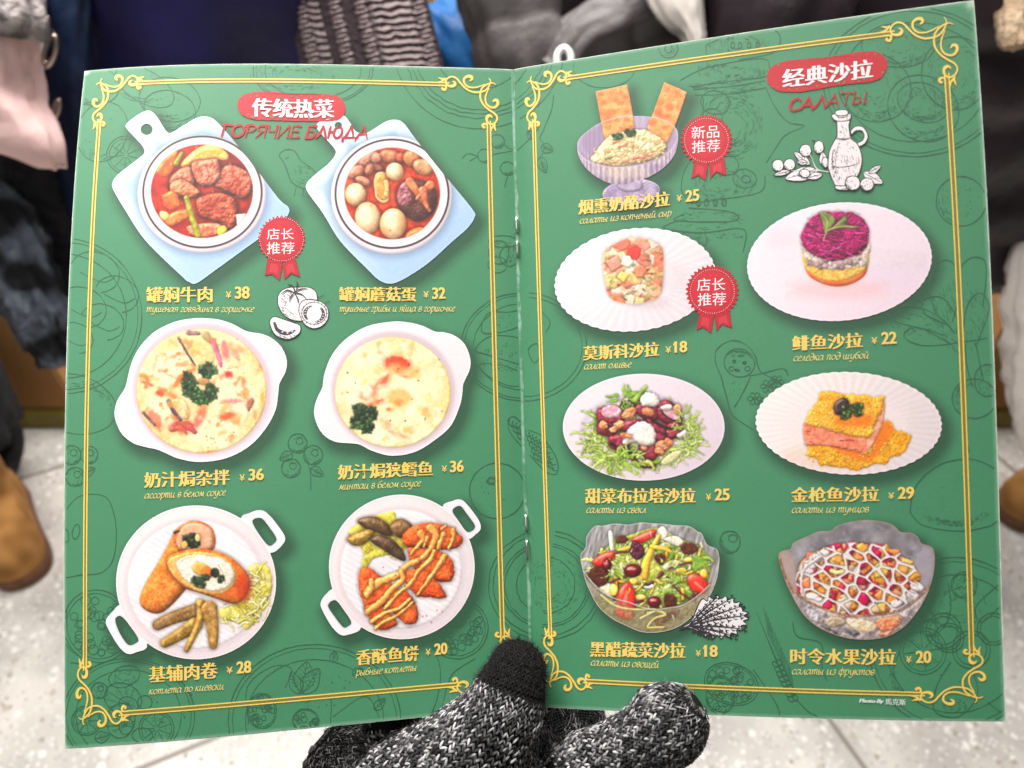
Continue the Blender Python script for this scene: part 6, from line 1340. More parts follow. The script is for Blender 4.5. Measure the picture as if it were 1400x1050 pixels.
# ------------------------------------------------------------------ worn fold and the two staples
tt = np.linspace(0.0005, .9995, 420); k = np.arange(420)
jit = .0012 * (vnoise(k * .22, k * 0.0, 1) - .5) + .0014 * (vnoise(k * .045, k * 0.0, 4) - .5)
cols_ = [put('L', .0042 + jit, tt, 9e-5), put('L', .0017 + jit, tt, .00016), .5 * (put('L', .0004 + 0 * tt, tt, .0004) + put('R', .0004 + 0 * tt, tt, .0004)), put('R', .0026 - jit, tt, .00014), put('R', .0046 - jit, tt, 9e-5)]
worn = sst(.36, .78, (.6 * vnoise(k * .06, k * 0 + 3.0, 5) + .4 * vnoise(k * .5, k * 0 + 3.0, 6)))[:, None]; worn2 = sst(.5, .9, vnoise(k * .21, k * 0 + 8.0, 5))[:, None]
dark_, pale_ = lin(GREEN * .90), lin(rgb(176, 216, 194)); base_ = lin(GREEN) + 0 * worn
CC = [base_, base_ * (1 - .5 * worn) + pale_ * .5 * worn, dark_ * (1 - .55 * worn) + pale_ * .55 * worn, dark_ * (1 - .5 * worn2) + pale_ * .5 * worn2, base_]
nn = page_normal('L', .01 + 0 * tt, tt) + page_normal('R', .01 + 0 * tt, tt); nn /= np.linalg.norm(nn, axis=1, keepdims=True)
idx = np.arange(5 * 420).reshape(5, 420); q = np.stack([idx[:-1, :-1], idx[1:, :-1], idx[1:, 1:], idx[:-1, 1:]], -1).reshape(-1, 4)
o = own(mesh_np('fold_crease', np.concatenate(cols_), q, PRINT, None, colors=np.concatenate(CC) * KP, pn=np.concatenate([nn] * 5)), MENU); o['label'] = 'pale worn fold between the two pages'
def tube(pts, r, sides=8, caps=True):
    pts = np.asarray(pts, float); n = len(pts); r = np.broadcast_to(np.asarray(r, float), (n,))
    tg = np.gradient(pts, axis=0); tg /= np.linalg.norm(tg, axis=1, keepdims=True) + 1e-12
    up = np.array([0.31, 0.17, 0.93]); V = []
    for i in range(n):
        a = np.cross(tg[i], up); a /= np.linalg.norm(a) + 1e-9; b = np.cross(tg[i], a)
        for k in range(sides):
            t = k / sides * 6.28319; V.append(pts[i] + r[i] * (a * math.cos(t) + b * math.sin(t)))
    Fq = [(i * sides + k, i * sides + (k + 1) % sides, (i + 1) * sides + (k + 1) % sides, (i + 1) * sides + k) for i in range(n - 1) for k in range(sides)]
    return np.array(V), np.array(Fq)
def joined(parts):
    V, Fq, n = [], [], 0
    for v, f in parts: V.append(v); Fq.append(f + n); n += len(v)
    return np.concatenate(V), np.concatenate(Fq)
steel, nt, b = new_mat('staple_steel'); b.inputs['Metallic'].default_value = 1; b.inputs['Base Color'].default_value = (.78, .77, .75, 1); b.inputs['Roughness'].default_value = .28
for ys in ((298, 317, 331, 350), (705, 723, 740, 761)):
    parts = []
    for k, (ya, yb) in enumerate((ys[:2], ys[2:])):
        t = inv('L', np.array([np.interp((ya + yb) / 2, [95, 965], [701.5, 730])]), np.array([(ya + yb) / 2.0]))[1][0]
        hh = (yb - ya) / 2 / F * .345; sgn = -1 if k == 0 else 1
        L = [(-hh * 1.0, -.0006), (-hh, .0009), (-hh * .7, .0016), (0, .0015), (hh * .8, .0012), (hh * 1.05, .0004)]
        pts = np.concatenate([put('L', np.array([.0015]), np.array([t + sgn * a / H]), o) for a, o in L])
        parts.append(tube(spline(pts, 4, False), .0007))
    v, f = joined(parts); own(mesh_np('staple', v, f, steel, None), MENU)
# ------------------------------------------------------------------ the gloved hand that holds the menu
def page_depth(px, py):
    s_, t_ = inv('L' if px < 728 else 'R', np.array([float(px)]), np.array([float(min(py, 965))]))
    return float(fwd('L' if px < 728 else 'R', np.clip(s_, 0, 1), np.clip(t_, 0, 1))[0, 2])
def HP(px, py, dz): 
    d = page_depth(px, py) + dz; return np.array([(px - CX) / F * d, (py - CY) / F * d, d])
MMP = 0.335 / F
CH = {   # chains of (pixel x, pixel y, depth behind the page, radius in pixels)
 'thumb': [(706, 916, -.0120, 37), (694, 953, -.0142, 46), (670, 1003, -.0150, 60), (622, 1058, -.008, 78), (556, 1108, .006, 94), (520, 1170, .02, 104)],
 'little': [(914, 990, -.0148, 47), (884, 1014, -.0140, 45), (842, 1047, -.010, 54), (800, 1092, .003, 70), (800, 1170, .02, 84)],
 'palm': [(778, 985, .020, 52), (784, 1030, .0235, 62), (770, 1100, .030, 92), (720, 1180, .034, 112), (660, 1280, .03, 112), (620, 1420, .01, 104), (590, 1600, -.02, 108)],
 'side': [(505, 1078, .036, 104), (560, 1130, .034, 104), (640, 1190, .034, 110)],
 'index': [(560, 880, .0245, 32), (540, 960, .030, 36), (540, 1060, .036, 60)],
 'middle': [(640, 850, .0225, 33), (640, 950, .0245, 38), (660, 1080, .034, 60)],
 'ring': [(800, 860, .026, 31), (770, 950, .026, 36), (760, 1060, .034, 56)]}
CP = {k: (np.array([HP(a, b, c) for a, b, c, r in v]), np.array([r * MMP for a, b, c, r in v])) for k, v in CH.items()}
def resample(P, r, n):
    q = spline(np.concatenate([P, r[:, None]], 1), 10, False)
    L = np.concatenate([[0], np.cumsum(np.linalg.norm(np.diff(q[:, :3], axis=0), axis=1))]); u = np.linspace(0, L[-1], n)
    return np.stack([np.interp(u, L, q[:, i]) for i in range(4)], -1), L[-1]
bm = bmesh.new()
DEN = {}
for k, (P, r) in CP.items():
    q, L = resample(P, r, 60); DEN[k] = (q, L)
    for i in range(0, 60, 2):
        M = Matrix.Translation(Vector(c2w(q[i, :3])))
        bmesh.ops.create_icosphere(bm, subdivisions=3, radius=q[i, 3], matrix=M)
me = bpy.data.meshes.new('hand_volume'); bm.to_mesh(me); bm.free()
tmp = bpy.data.objects.new('hand_volume', me); COL.objects.link(tmp)
md = tmp.modifiers.new('r', 'REMESH'); md.mode = 'VOXEL'; md.voxel_size = 0.0016
sm_ = tmp.modifiers.new('s', 'SMOOTH'); sm_.iterations = 6; sm_.factor = .5
dg = bpy.context.evaluated_depsgraph_get(); ev = tmp.evaluated_get(dg); m2 = ev.to_mesh()
BV = np.empty(len(m2.vertices) * 3, np.float32); m2.vertices.foreach_get('co', BV); BV = BV.reshape(-1, 3).astype(float)
m2.calc_loop_triangles(); BT = np.empty(len(m2.loop_triangles) * 3, np.int32); m2.loop_triangles.foreach_get('vertices', BT); BT = BT.reshape(-1, 3)
ev.to_mesh_clear(); bpy.data.objects.remove(tmp); bpy.data.meshes.remove(me)
BN = np.zeros_like(BV); fn = np.cross(BV[BT[:, 1]] - BV[BT[:, 0]], BV[BT[:, 2]] - BV[BT[:, 0]])
for k_ in range(3): np.add.at(BN, BT[:, k_], fn)
BN /= np.linalg.norm(BN, axis=1, keepdims=True) + 1e-12
BV += BN * ((fbm(BV[:, 0] * 100 + 40 * BV[:, 1], BV[:, 2] * 100, 1.3, 3, 3) - .5) * .0034)[:, None]       # slack, bunched wool
TREE = bvhtree.BVHTree.FromPolygons([Vector(v) for v in BV], [tuple(t) for t in BT])
DENW = {k: (c2w(q[:, :3]), q[:, 3], L) for k, (q, L) in DEN.items()}
CAMP = np.array([0, 0, CAM_H])
def owner(p):
    best, bk = 9, None
    for k, (c, r, L) in DENW.items():
        d = (np.linalg.norm(c - p, axis=1) - r).min()
        if d < best: best, bk = d, k
    return bk
RH = np.random.RandomState(11)
NU, NS_ = 7, 6
def stitch(p, n, es, et, ln, wd, hgt, tilt, ca, cb, tw, ph):
    """one leg of a knitted V: a plump twisted two-ply strand lying on the surface"""
    d = es * math.cos(tilt) + et * math.sin(tilt); b = np.cross(n, d)
    u = np.linspace(-1, 1, NU); r = np.sqrt(np.clip(1 - np.abs(u)**2.6, 0, 1)) * .92 + .08
    V = []; C = []
    for i in range(NU):
        c = p + d * (u[i] * ln / 2) + n * (hgt * (.75 - .55 * u[i]**2))
        for k in range(NS_):
            a = k / NS_ * 6.28319
            V.append(c + r[i] * (b * math.cos(a) * wd + n * math.sin(a) * wd * .8))
            m = .5 + .5 * math.sin(a * 1.0 + tw * u[i] + ph); m = m * m * (3 - 2 * m)
            C.append(ca * (1 - m) + cb * m)
    return V, C
SF = [(i * NS_ + k, i * NS_ + (k + 1) % NS_, (i + 1) * NS_ + (k + 1) % NS_, (i + 1) * NS_ + k) for i in range(NU - 1) for k in range(NS_)]
SF = np.array(SF)
def knit(key, n_col, row, keep, dark=False, s0=None, s1=None):
    c, r, L = DENW[key]; V, C = [], []
    tg = np.gradient(c, axis=0); tg /= np.linalg.norm(tg, axis=1, keepdims=True)
    s = -r[0] * .96 if s0 is None else s0; end = L if s1 is None else s1; ri = 0
    while s < end:
        if s < 0: ctr, ax, rad = c[0] + tg[0] * s * .0, tg[0], r[0]
        else:
            f = s / L * 59; i = min(int(f), 58); w = f - i; ctr, ax, rad = c[i] * (1 - w) + c[i + 1] * w, tg[i], r[i] * (1 - w) + r[i + 1] * w
        e1 = CAMP - ctr; e1 -= ax * (e1 @ ax); e1 /= np.linalg.norm(e1); e2 = np.cross(ax, e1)
        cosl = math.sqrt(max(0, 1 - (s / r[0])**2)) if s < 0 else 1.0
        for j in range(n_col):
            th = (j + .5) / n_col * 6.28319
            if math.cos(th) < -.5: continue
            dr = e1 * math.cos(th) + e2 * math.sin(th)
            if s < 0: dr = dr * cosl + ax * (s / r[0])
            o = ctr + dr * (rad + .012)
            h = TREE.ray_cast(Vector(o), Vector(-dr), .03)
            if h[0] is None: continue
            p, n = np.array(h[0]), np.array(h[1])
            if abs(np.linalg.norm(p - ctr) - rad) > .006 or owner(p) not in keep: continue
            es = -(ax - n * (ax @ n)); l = np.linalg.norm(es)
            if l < .03: continue
            es /= l; et = np.cross(n, es)
            colw = 6.28319 / n_col * max(rad * cosl, .3 * rad)
            for sg in (-1, 1):
                ln = row * RH.uniform(1.95, 2.25); wd = min(.00076, colw * .20) * RH.uniform(.85, 1.1)
                q = p + et * sg * colw * .235 + (RH.randn(3) * .00012)
                if dark:
                    ca, cb = np.array([.005] * 3) * RH.uniform(.6, 1.8), np.array([.013] * 3) * RH.uniform(.5, 1.6)
                else:
                    z = RH.rand()
                    pale = np.array([.40, .40, .41]) * RH.uniform(.35, 1.15) if z < .60 else np.array([.07, .07, .073]) * RH.uniform(.5, 1.6)
                    ca, cb = (pale, np.array([.014, .014, .015]) * RH.uniform(.6, 2)) if z < .82 else (np.array([.010] * 3), np.array([.03] * 3))
                v, cc = stitch(q, n, es, et, ln, wd, .0007, sg * RH.uniform(.46, .58), ca, cb, RH.uniform(.8, 2.2) * RH.choice([-1, 1]), RH.uniform(-.6, 3.7))
                V.append(v); C.append(cc)
        s += row * (1 if s >= 0 else .9); ri += 1
    return np.array(V), np.array(C)
def fuzz(pts, nrm, cols, n, L=(.0015, .0045), r=.00005):
    V, C, Q = [], [], []
    for i in RH.randint(0, len(pts), n):
        d = nrm[i] * RH.uniform(.3, 1) + RH.randn(3) * .55; d /= np.linalg.norm(d); p = pts[i].copy(); l = RH.uniform(*L); b = len(V) * 1
        side = np.cross(d, RH.randn(3)); side /= np.linalg.norm(side); up = np.cross(d, side); bend = RH.randn(3) * .5
        for k in range(4):
            rr = r * (1 - k * .28)
            for a in (0, 2.09, 4.19): V.append(p + rr * (side * math.cos(a) + up * math.sin(a))); C.append(cols[i])
            p = p + d * l / 3; d = d + bend * .5; d /= np.linalg.norm(d)
        for k in range(3):
            for j in range(3): Q.append((b + k * 3 + j, b + k * 3 + (j + 1) % 3, b + k * 3 + 3 + (j + 1) % 3, b + k * 3 + 3 + j))
    return np.array(V), np.array(C), np.array(Q)
def wool_material():
    m, nt, b = new_mat('marled_wool')
    a = nd(nt, 'ShaderNodeVertexColor', layer_name='Col'); nt.links.new(a.outputs['Color'], b.inputs['Base Color'])
    b.inputs['Roughness'].default_value = .85; b.inputs['Specular IOR Level'].default_value = .10
    b.inputs['Sheen Weight'].default_value = .0
    return m
WOOL = wool_material()
GLOVE = empty('knit_glove', tuple(c2w(HP(640, 1280, .03))))
tag(GLOVE, 'marled black and white knit glove gripping the menu by its lower fold', 'glove')
GI = Matrix.Translation(-Vector(GLOVE.location))
def gown(o): o.parent = GLOVE; o.matrix_parent_inverse = GI; return o
TIP = .0100
parts = [knit('thumb', 40, .0018, ('thumb', 'side', 'middle'), s0=TIP), knit('little', 32, .0017, ('little', 'palm')), knit('palm', 64, .0018, ('palm', 'ring', 'middle')), knit('side', 68, .0018, ('side', 'index', 'middle', 'palm', 'thumb'), s0=-DENW['side'][1][0] * .985)]
SV = np.concatenate([a.reshape(-1, NU * NS_, 3) for a, b in parts]); SC_ = np.concatenate([b.reshape(-1, NU * NS_, 3) for a, b in parts]); ns = len(SV)
mid = SV[:, (NU // 2) * NS_ + 1]; nrm = mid - SV[:, (NU // 2) * NS_ + 4]; nrm /= np.linalg.norm(nrm, axis=1, keepdims=True) + 1e-9
fz = fuzz(mid, nrm, SC_.mean(1) * 1.0 + .02, 7000, (.0015, .0052), .00004)
off = (np.arange(ns) * NU * NS_)[:, None, None]
nb = len(BV)
gown(mesh_np('glove_knit', np.concatenate([BV, SV.reshape(-1, 3), fz[0]]), [BT, (SF[None] + off).reshape(-1, 4) + nb, fz[2] + nb + ns * NU * NS_], WOOL, None,
        colors=np.concatenate([np.full((nb, 3), .006), SC_.reshape(-1, 3), fz[1]])))
tv, tcol = knit('thumb', 46, .0014, ('thumb',), dark=True, s1=TIP + .001)
nt_ = len(tv); midt = tv[:, (NU // 2) * NS_ + 1]; nrt = midt - tv[:, (NU // 2) * NS_ + 4]; nrt /= np.linalg.norm(nrt, axis=1, keepdims=True) + 1e-9
ft = fuzz(midt, nrt, tcol.mean(1) * 1.6 + .008, 3200, (.0012, .0036))
gown(mesh_np('thumb_tip', np.concatenate([tv.reshape(-1, 3), ft[0]]), [(SF[None] + (np.arange(nt_) * NU * NS_)[:, None, None]).reshape(-1, 4), ft[2] + nt_ * NU * NS_], WOOL, None,
        colors=np.concatenate([tcol.reshape(-1, 3), ft[1]])))['label'] = 'plain black felted thumb tip'
# rubber grip print on the palm: ovals of tiny dots
rub, nt, b = new_mat('grip_rubber'); b.inputs['Base Color'].default_value = (.012, .012, .013, 1); b.inputs['Roughness'].default_value = .45
pv, pf, n0 = [], [], 0
for (px, py, a, l) in [(765, 985, 1.2, 26), (800, 978, .1, 24), (838, 985, 1.4, 24), (772, 1012, 1.3, 26), (808, 1003, .2, 26), (842, 1012, 1.2, 22), (790, 1035, .3, 26), (756, 1040, 1.3, 22), (822, 1038, 1.3, 24)]:
    for i in range(-3, 4):
        for j in (-1.5, -.5, .5, 1.5):
            if abs(i) == 3 and abs(j) > 1: continue
            x = px + (i * l / 7) * math.cos(a) - j * 3.4 * math.sin(a); y = py + (i * l / 7) * math.sin(a) + j * 3.4 * math.cos(a)
            dr = c2w(np.array([(x - CX) / F, (y - CY) / F, 1.0])) - CAMP; dr /= np.linalg.norm(dr)
            h = TREE.ray_cast(Vector(CAMP), Vector(dr), 1.0)
            if h[0] is None or owner(np.array(h[0])) not in ('palm', 'ring', 'middle'): continue
            p, n = np.array(h[0]), np.array(h[1]); e1 = np.cross(n, [0.3, .2, .9]); e1 /= np.linalg.norm(e1); e2 = np.cross(n, e1); base = n0
            for (rr, hh) in ((.00062, .0008), (.00055, .0013), (.00028, .0017)):
                for k in range(8): pv.append(p + n * hh + rr * (e1 * math.cos(k * .7854) + e2 * math.sin(k * .7854)))
            pv.append(p + n * .0018); n0 += 25
            for q in (0, 1):
                for k in range(8): pf.append((base + q * 8 + k, base + q * 8 + (k + 1) % 8, base + q * 8 + 8 + (k + 1) % 8, base + q * 8 + 8 + k))
            for k in range(8): pf.append((base + 16 + k, base + 16 + (k + 1) % 8, base + 24, base + 24))
if pv:
    q = np.array([f for f in pf if f[2] != f[3]]); t = np.array([f[:3] for f in pf if f[2] == f[3]])
    gown(mesh_np('grip_print', np.array(pv), [q, t], rub, None))['label'] = 'black rubber dot print on the palm'
# ------------------------------------------------------------------ terrazzo floor
def floor_material():
    m, nt, b = new_mat('terrazzo')
    tc = nd(nt, 'ShaderNodeTexCoord'); L = nt.links.new
    def ramp(src, p0, p1, c0, c1):
        r = nd(nt, 'ShaderNodeValToRGB'); r.color_ramp.elements[0].position = p0; r.color_ramp.elements[1].position = p1
        r.color_ramp.elements[0].color = (*c0, 1); r.color_ramp.elements[1].color = (*c1, 1); L(src, r.inputs[0]); return r.outputs[0]
    def noise(sc, det=4):
        n = nd(nt, 'ShaderNodeTexNoise'); n.inputs['Scale'].default_value = sc; n.inputs['Detail'].default_value = det; L(tc.outputs['Object'], n.inputs['Vector']); return n.outputs['Fac']
    base = ramp(noise(7, 5), .35, .66, (.46, .44, .41), (.70, .67, .62))
    def fleck(base, sc, thr, col, amt):
        v = nd(nt, 'ShaderNodeTexVoronoi'); v.inputs['Scale'].default_value = sc; v.inputs['Randomness'].default_value = 1; L(tc.outputs['Object'], v.inputs['Vector'])
        pick = nd(nt, 'ShaderNodeSeparateColor'); L(v.outputs['Color'], pick.inputs[0])
        g = nd(nt, 'ShaderNodeMath', operation='GREATER_THAN'); g.inputs[1].default_value = 1 - amt; L(pick.outputs[0], g.inputs[0])
        k = nd(nt, 'ShaderNodeMath', operation='LESS_THAN'); k.inputs[1].default_value = thr; L(v.outputs['Distance'], k.inputs[0])
        mm = nd(nt, 'ShaderNodeMath', operation='MULTIPLY'); L(g.outputs[0], mm.inputs[0]); L(k.outputs[0], mm.inputs[1])
        mx = nd(nt, 'ShaderNodeMix', data_type='RGBA'); L(mm.outputs[0], mx.inputs[0]); L(base, mx.inputs[6]); mx.inputs[7].default_value = (*col, 1); return mx.outputs[2]
    c = fleck(base, 52, .36, (.80, .78, .74), .32); c = fleck(c, 70, .32, (.36, .30, .25), .10); c = fleck(c, 130, .40, (.74, .72, .68), .3); c = fleck(c, 160, .38, (.36, .33, .30), .16); c = fleck(c, 40, .30, (.50, .44, .38), .10)
    br = nd(nt, 'ShaderNodeTexBrick'); br.offset = 0; br.inputs['Scale'].default_value = 1; br.inputs['Mortar Size'].default_value = .006; br.inputs['Brick Width'].default_value = .8; br.inputs['Row Height'].default_value = .8; br.inputs['Mortar Smooth'].default_value = .3
    mp = nd(nt, 'ShaderNodeMapping'); mp.inputs['Location'].default_value = (.03, .09, 0); mp.inputs['Rotation'].default_value = (0, 0, math.radians(-24)); L(tc.outputs['Object'], mp.inputs[0]); L(mp.outputs[0], br.inputs['Vector'])
    mx = nd(nt, 'ShaderNodeMix', data_type='RGBA'); L(br.outputs['Fac'], mx.inputs[0]); L(c, mx.inputs[6]); mx.inputs[7].default_value = (.26, .23, .20, 1)
    L(mx.outputs[2], b.inputs['Base Color']); b.inputs['Roughness'].default_value = .32
    return m
fl = mesh_np('floor', [(-30, -30, 0), (30, -30, 0), (30, 30, 0), (-30, 30, 0)], np.array([[0, 1, 2, 3]]), floor_material(), smooth=False)
tag(fl, kind='structure')

# ------------------------------------------------------------------ soft goods: swept sections with folds
def loft(rings, mat, name, parent=None, nseg=48, nper=6, wr=.01, wsc=.12, seed=0, quilt=0, qh=.1, ang0=0.0, closed=True):
    """rings: (centre xyz, rx, ry); a cloth tube with folds (wr) and puffed quilting (quilt) of height qh"""
    A = np.array([[*c, rx, ry] for c, rx, ry in rings], float); Q = spline(A, nper, False); n = len(Q)
    tg = np.gradient(Q[:, :3], axis=0); tg /= np.linalg.norm(tg, axis=1, keepdims=True)
    ref = np.array([1.0, 0, 0]) if abs(tg[0, 0]) < .8 else np.array([0, 0, 1.0])
    V = np.zeros((n, nseg, 3)); Ls = np.concatenate([[0], np.cumsum(np.linalg.norm(np.diff(Q[:, :3], axis=0), axis=1))])
    for i in range(n):
        e2 = np.cross(tg[i], ref); e2 /= np.linalg.norm(e2); e1 = np.cross(e2, tg[i])
        a = np.arange(nseg) / nseg * 6.28319 + ang0
        ca, sa = np.cos(a), np.sin(a); k = (np.abs(ca)**2.4 + np.abs(sa)**2.4)**(-1 / 2.4)
        f = wr * ((fbm(np.cos(a) * .35 + 3, np.sin(a) * .35 + Ls[i] * .8, wsc, seed, 3) - .5) * 2.2 + (fbm(np.cos(a) * .35 + Ls[i] * 1.4 + 9, np.sin(a) * .35 - Ls[i] * .5, wsc * .45, seed + 5, 3) - .5) * 1.1)
        if quilt: f = f + quilt * (np.abs(math.sin(math.pi * Ls[i] / qh))**.6 - .6)
        V[i] = Q[i, :3] + e1 * ((Q[i, 3] * k + f) * ca)[:, None] + e2 * ((Q[i, 4] * k + f) * sa)[:, None]
    idx = np.arange(n * nseg).reshape(n, nseg)
    q = np.stack([idx[:-1], np.roll(idx[:-1], -1, 1), np.roll(idx[1:], -1, 1), idx[1:]], -1).reshape(-1, 4)
    VV = np.concatenate([V.reshape(-1, 3), Q[:1, :3], Q[-1:, :3]])
    t = [(idx[0, (k + 1) % nseg], idx[0, k], n * nseg) for k in range(nseg)] + [(idx[-1, k], idx[-1, (k + 1) % nseg], n * nseg + 1) for k in range(nseg)]
    return mesh_np(name, VV, [q, np.array(t)], mat, parent)
def solid(name, c, half, mat, parent=None, bev=.006, rz=0.0):
    bm = bmesh.new(); bmesh.ops.create_cube(bm, size=2)
    for v in bm.verts: v.co = Vector((v.co.x * half[0], v.co.y * half[1], v.co.z * half[2]))
    bmesh.ops.bevel(bm, geom=list(bm.edges), offset=bev, segments=2, affect='EDGES')
    me = bpy.data.meshes.new(name); bm.to_mesh(me); bm.free(); me.materials.append(mat)
    o = bpy.data.objects.new(name, me); o.location = c; o.rotation_euler.z = rz; link(o, parent); return o
skin = noise_mat('skin', rgb(206, 158, 132), rgb(222, 176, 150), 30, .5)
dark_cloth = noise_mat('dark_trouser_cloth', rgb(20, 20, 23), rgb(34, 34, 38), 60, .85, .2, 300, .2)
def body(parent, x, y, hgt=1.68, spread=.1, arms=((.24, -.02, 1.12), (.24, -.05, .86))):
    """one continuous figure: skin modifier over a standing skeleton"""
    k = hgt / 1.7
    P = [(0, 0, .94), (0, 0, 1.12), (0, .01, 1.38), (0, 0, 1.47), (0, -.01, 1.53), (0, -.02, 1.60), (0, -.02, 1.68)]; R_ = [(.13, .10), (.125, .09), (.14, .10), (.055, .055), (.062, .07), (.075, .09), (.05, .06)]
    E = [(0, 1), (1, 2), (2, 3), (3, 4), (4, 5), (5, 6)]
    for sx in (-1, 1):
        b = len(P); P += [(sx * spread, 0, .86), (sx * spread, .0, .48), (sx * spread, .02, .09), (sx * spread, -.10, .05)]; R_ += [(.085, .085), (.058, .06), (.04, .04), (.04, .03)]; E += [(0, b), (b, b + 1), (b + 1, b + 2), (b + 2, b + 3)]
        b = len(P); P += [(sx * .18, .01, 1.36)] + [(sx * q[0], q[1], q[2]) for q in arms] + [(sx * (arms[-1][0] - .01), arms[-1][1] - .03, arms[-1][2] - .14)]; R_ += [(.055, .055), (.042, .042), (.032, .032), (.035, .018)]; E += [(2, b), (b, b + 1), (b + 1, b + 2), (b + 2, b + 3)]
    me = bpy.data.meshes.new('body'); me.from_pydata([(x + p[0] * k, y + p[1] * k, p[2] * k) for p in P], E, []); o = bpy.data.objects.new('body', me); COL.objects.link(o)
    s = o.modifiers.new('s', 'SKIN'); 
    for v, r in zip(me.skin_vertices[0].data, R_): v.radius = (r[0] * k, r[1] * k); v.use_root = False
    me.skin_vertices[0].data[0].use_root = True
    o.modifiers.new('u', 'SUBSURF').levels = 2
    dg = bpy.context.evaluated_depsgraph_get(); m2 = bpy.data.meshes.new_from_object(o.evaluated_get(dg)); bpy.data.objects.remove(o)
    m2.name = 'body'; m2.materials.clear(); m2.materials.append(dark_cloth); m2.materials.append(skin)
    for p in m2.polygons:
        p.use_smooth = True; c = p.center
        p.material_index = 1 if (c.z > 1.43 * k or (abs(c.x - x) > .15 * k and c.z < (arms[-1][2] + .01) * k)) else 0
    return link(bpy.data.objects.new('body', m2), parent)
def person(x, y, label, hgt=1.68, **k):
    e = empty('person', (0, 0, 0)); tag(e, label, 'person', 'people standing behind the menu'); body(e, x, y, hgt, **k); return e

# navy coat with grommets and a chunky scarf
navy = noise_mat('navy_shell', rgb(25, 22, 62), rgb(36, 33, 86), 9, .5, .25, 40, .4)
blue_panel = noise_mat('blue_panel', rgb(18, 26, 50), rgb(30, 44, 72), 14, .42, .2, 50, .5)
brass = new_mat('aged_brass'); brass[2].inputs['Metallic'].default_value = 1; brass[2].inputs['Base Color'].default_value = (.62, .52, .42, 1); brass[2].inputs['Roughness'].default_value = .35; brass = brass[0]
pA = person(-.40, 1.18, 'person in a navy coat with brass grommets and a chunky knit scarf', 1.72)
loft([((-.41, 1.18, .60), .25, .15), ((-.41, 1.17, .80), .25, .16), ((-.40, 1.17, 1.02), .235, .155), ((-.40, 1.18, 1.25), .225, .145), ((-.40, 1.18, 1.44), .17, .11), ((-.40, 1.18, 1.50), .08, .07)], navy, 'coat', pA, 64, 8, .022, .14, 3)
loft([((-.60, 1.19, 1.40), .07, .075), ((-.61, 1.20, 1.20), .072, .078), ((-.60, 1.18, 1.04), .066, .07), ((-.58, 1.15, .92), .058, .06)], navy, 'coat_sleeve', pA, 32, 8, .012, .10, 4)
loft([((-.235, 1.20, 1.40), .065, .07), ((-.215, 1.20, 1.2), .062, .072), ((-.21, 1.18, 1.02), .058, .066), ((-.215, 1.16, .9), .052, .058)], navy, 'coat_sleeve', pA, 32, 8, .012, .10, 14)
pl = loft([(at(100, -20, .975), .022, .012), (at(95, 60, 1.0), .026, .014), (at(97, 130, 1.02), .028, .014), (at(106, 210, 1.05), .026, .014), (at(118, 300, 1.1), .024, .014)], blue_panel, 'coat_placket', pA, 28, 8, .006, .05, 5)
for (px, py, d, r, lb) in [(69, 70, .965, .016, 1), (61, 38, .965, .011, 0), (77, 149, .985, .010, 0)]:
    bm = bmesh.new(); bm2 = None
    R0, r0 = r, r * .30; nu, nv = 28, 10
    vs = [[bm.verts.new(((R0 * .62 + r0 * math.cos(b * 6.28319 / nv)) * math.cos(a * 6.28319 / nu) * .62, (R0 * 1.15 + r0 * math.cos(b * 6.28319 / nv)) * math.sin(a * 6.28319 / nu), r0 * math.sin(b * 6.28319 / nv))) for b in range(nv)] for a in range(nu)]
    for a in range(nu):
        for b in range(nv): bm.faces.new((vs[a][b], vs[(a + 1) % nu][b], vs[(a + 1) % nu][(b + 1) % nv], vs[a][(b + 1) % nv]))
    if not lb: bm.faces.new([vs[a][3] for a in range(nu)])
    me = bpy.data.meshes.new('grommet'); bm.to_mesh(me); bm.free(); me.materials.append(brass)
    for p in me.polygons: p.use_smooth = True
    o = bpy.data.objects.new('grommet', me); o.location = at(px, py, d); o.rotation_euler = (math.pi / 2 - PITCH + .2, .35, -.25); link(o, pA)
wool2, nt, b = new_mat('mauve_wool'); a_ = nd(nt, 'ShaderNodeVertexColor', layer_name='Col'); nt.links.new(a_.outputs['Color'], b.inputs['Base Color']); b.inputs['Roughness'].default_value = .95; b.inputs['Specular IOR Level'].default_value = .1
nu, nv = 190, 150
U, Vv = np.meshgrid(np.linspace(0, 1, nu), np.linspace(0, 1, nv), indexing='ij')
pxl = 372 + 58 * Vv; pxr = 566 + 62 * Vv; px = pxl + (pxr - pxl) * U; py = -70 + 240 * Vv
cables = np.array([.10, .34, .52, .93]); hh = np.zeros(U.shape); cc = np.zeros(U.shape)
for c0 in cables:
    w = (U - c0 - .006 * np.sin(Vv * 150)) / .045; bump = np.clip(1 - w * w, 0, 1)**.5; hh += bump * (.8 + .35 * np.sin(Vv * 230 + np.sign(w) * 2.2 * np.abs(w))); cc += bump * (.8 + .25 * np.sin(Vv * 230 + w * 3))
lad = (np.clip((U - .56) / .05, 0, 1) * np.clip((.91 - U) / .05, 0, 1)); l2 = np.clip((U - .13) / .03, 0, 1) * np.clip((.30 - U) / .03, 0, 1) * (U < .23); l2 = l2
rid = .5 + .5 * np.sin(Vv * 150 + U * 9 + 5 * fbm(U * 14, Vv * 14, 1, 3))
hh += lad * (.35 + .5 * rid) + l2 * (.2 + .5 * rid); cc += lad * (.32 + .55 * rid) + l2 * (.3 + .45 * rid)
d = .955 + .10 * (U - .5)**2 * 1.6 - .011 * hh + .004 * (fbm(U * 60, Vv * 60, 1, 4) - .5)
PV = c2w(np.stack([(px - CX) / F * d, (py - CY) / F * d, d], -1)).reshape(-1, 3)
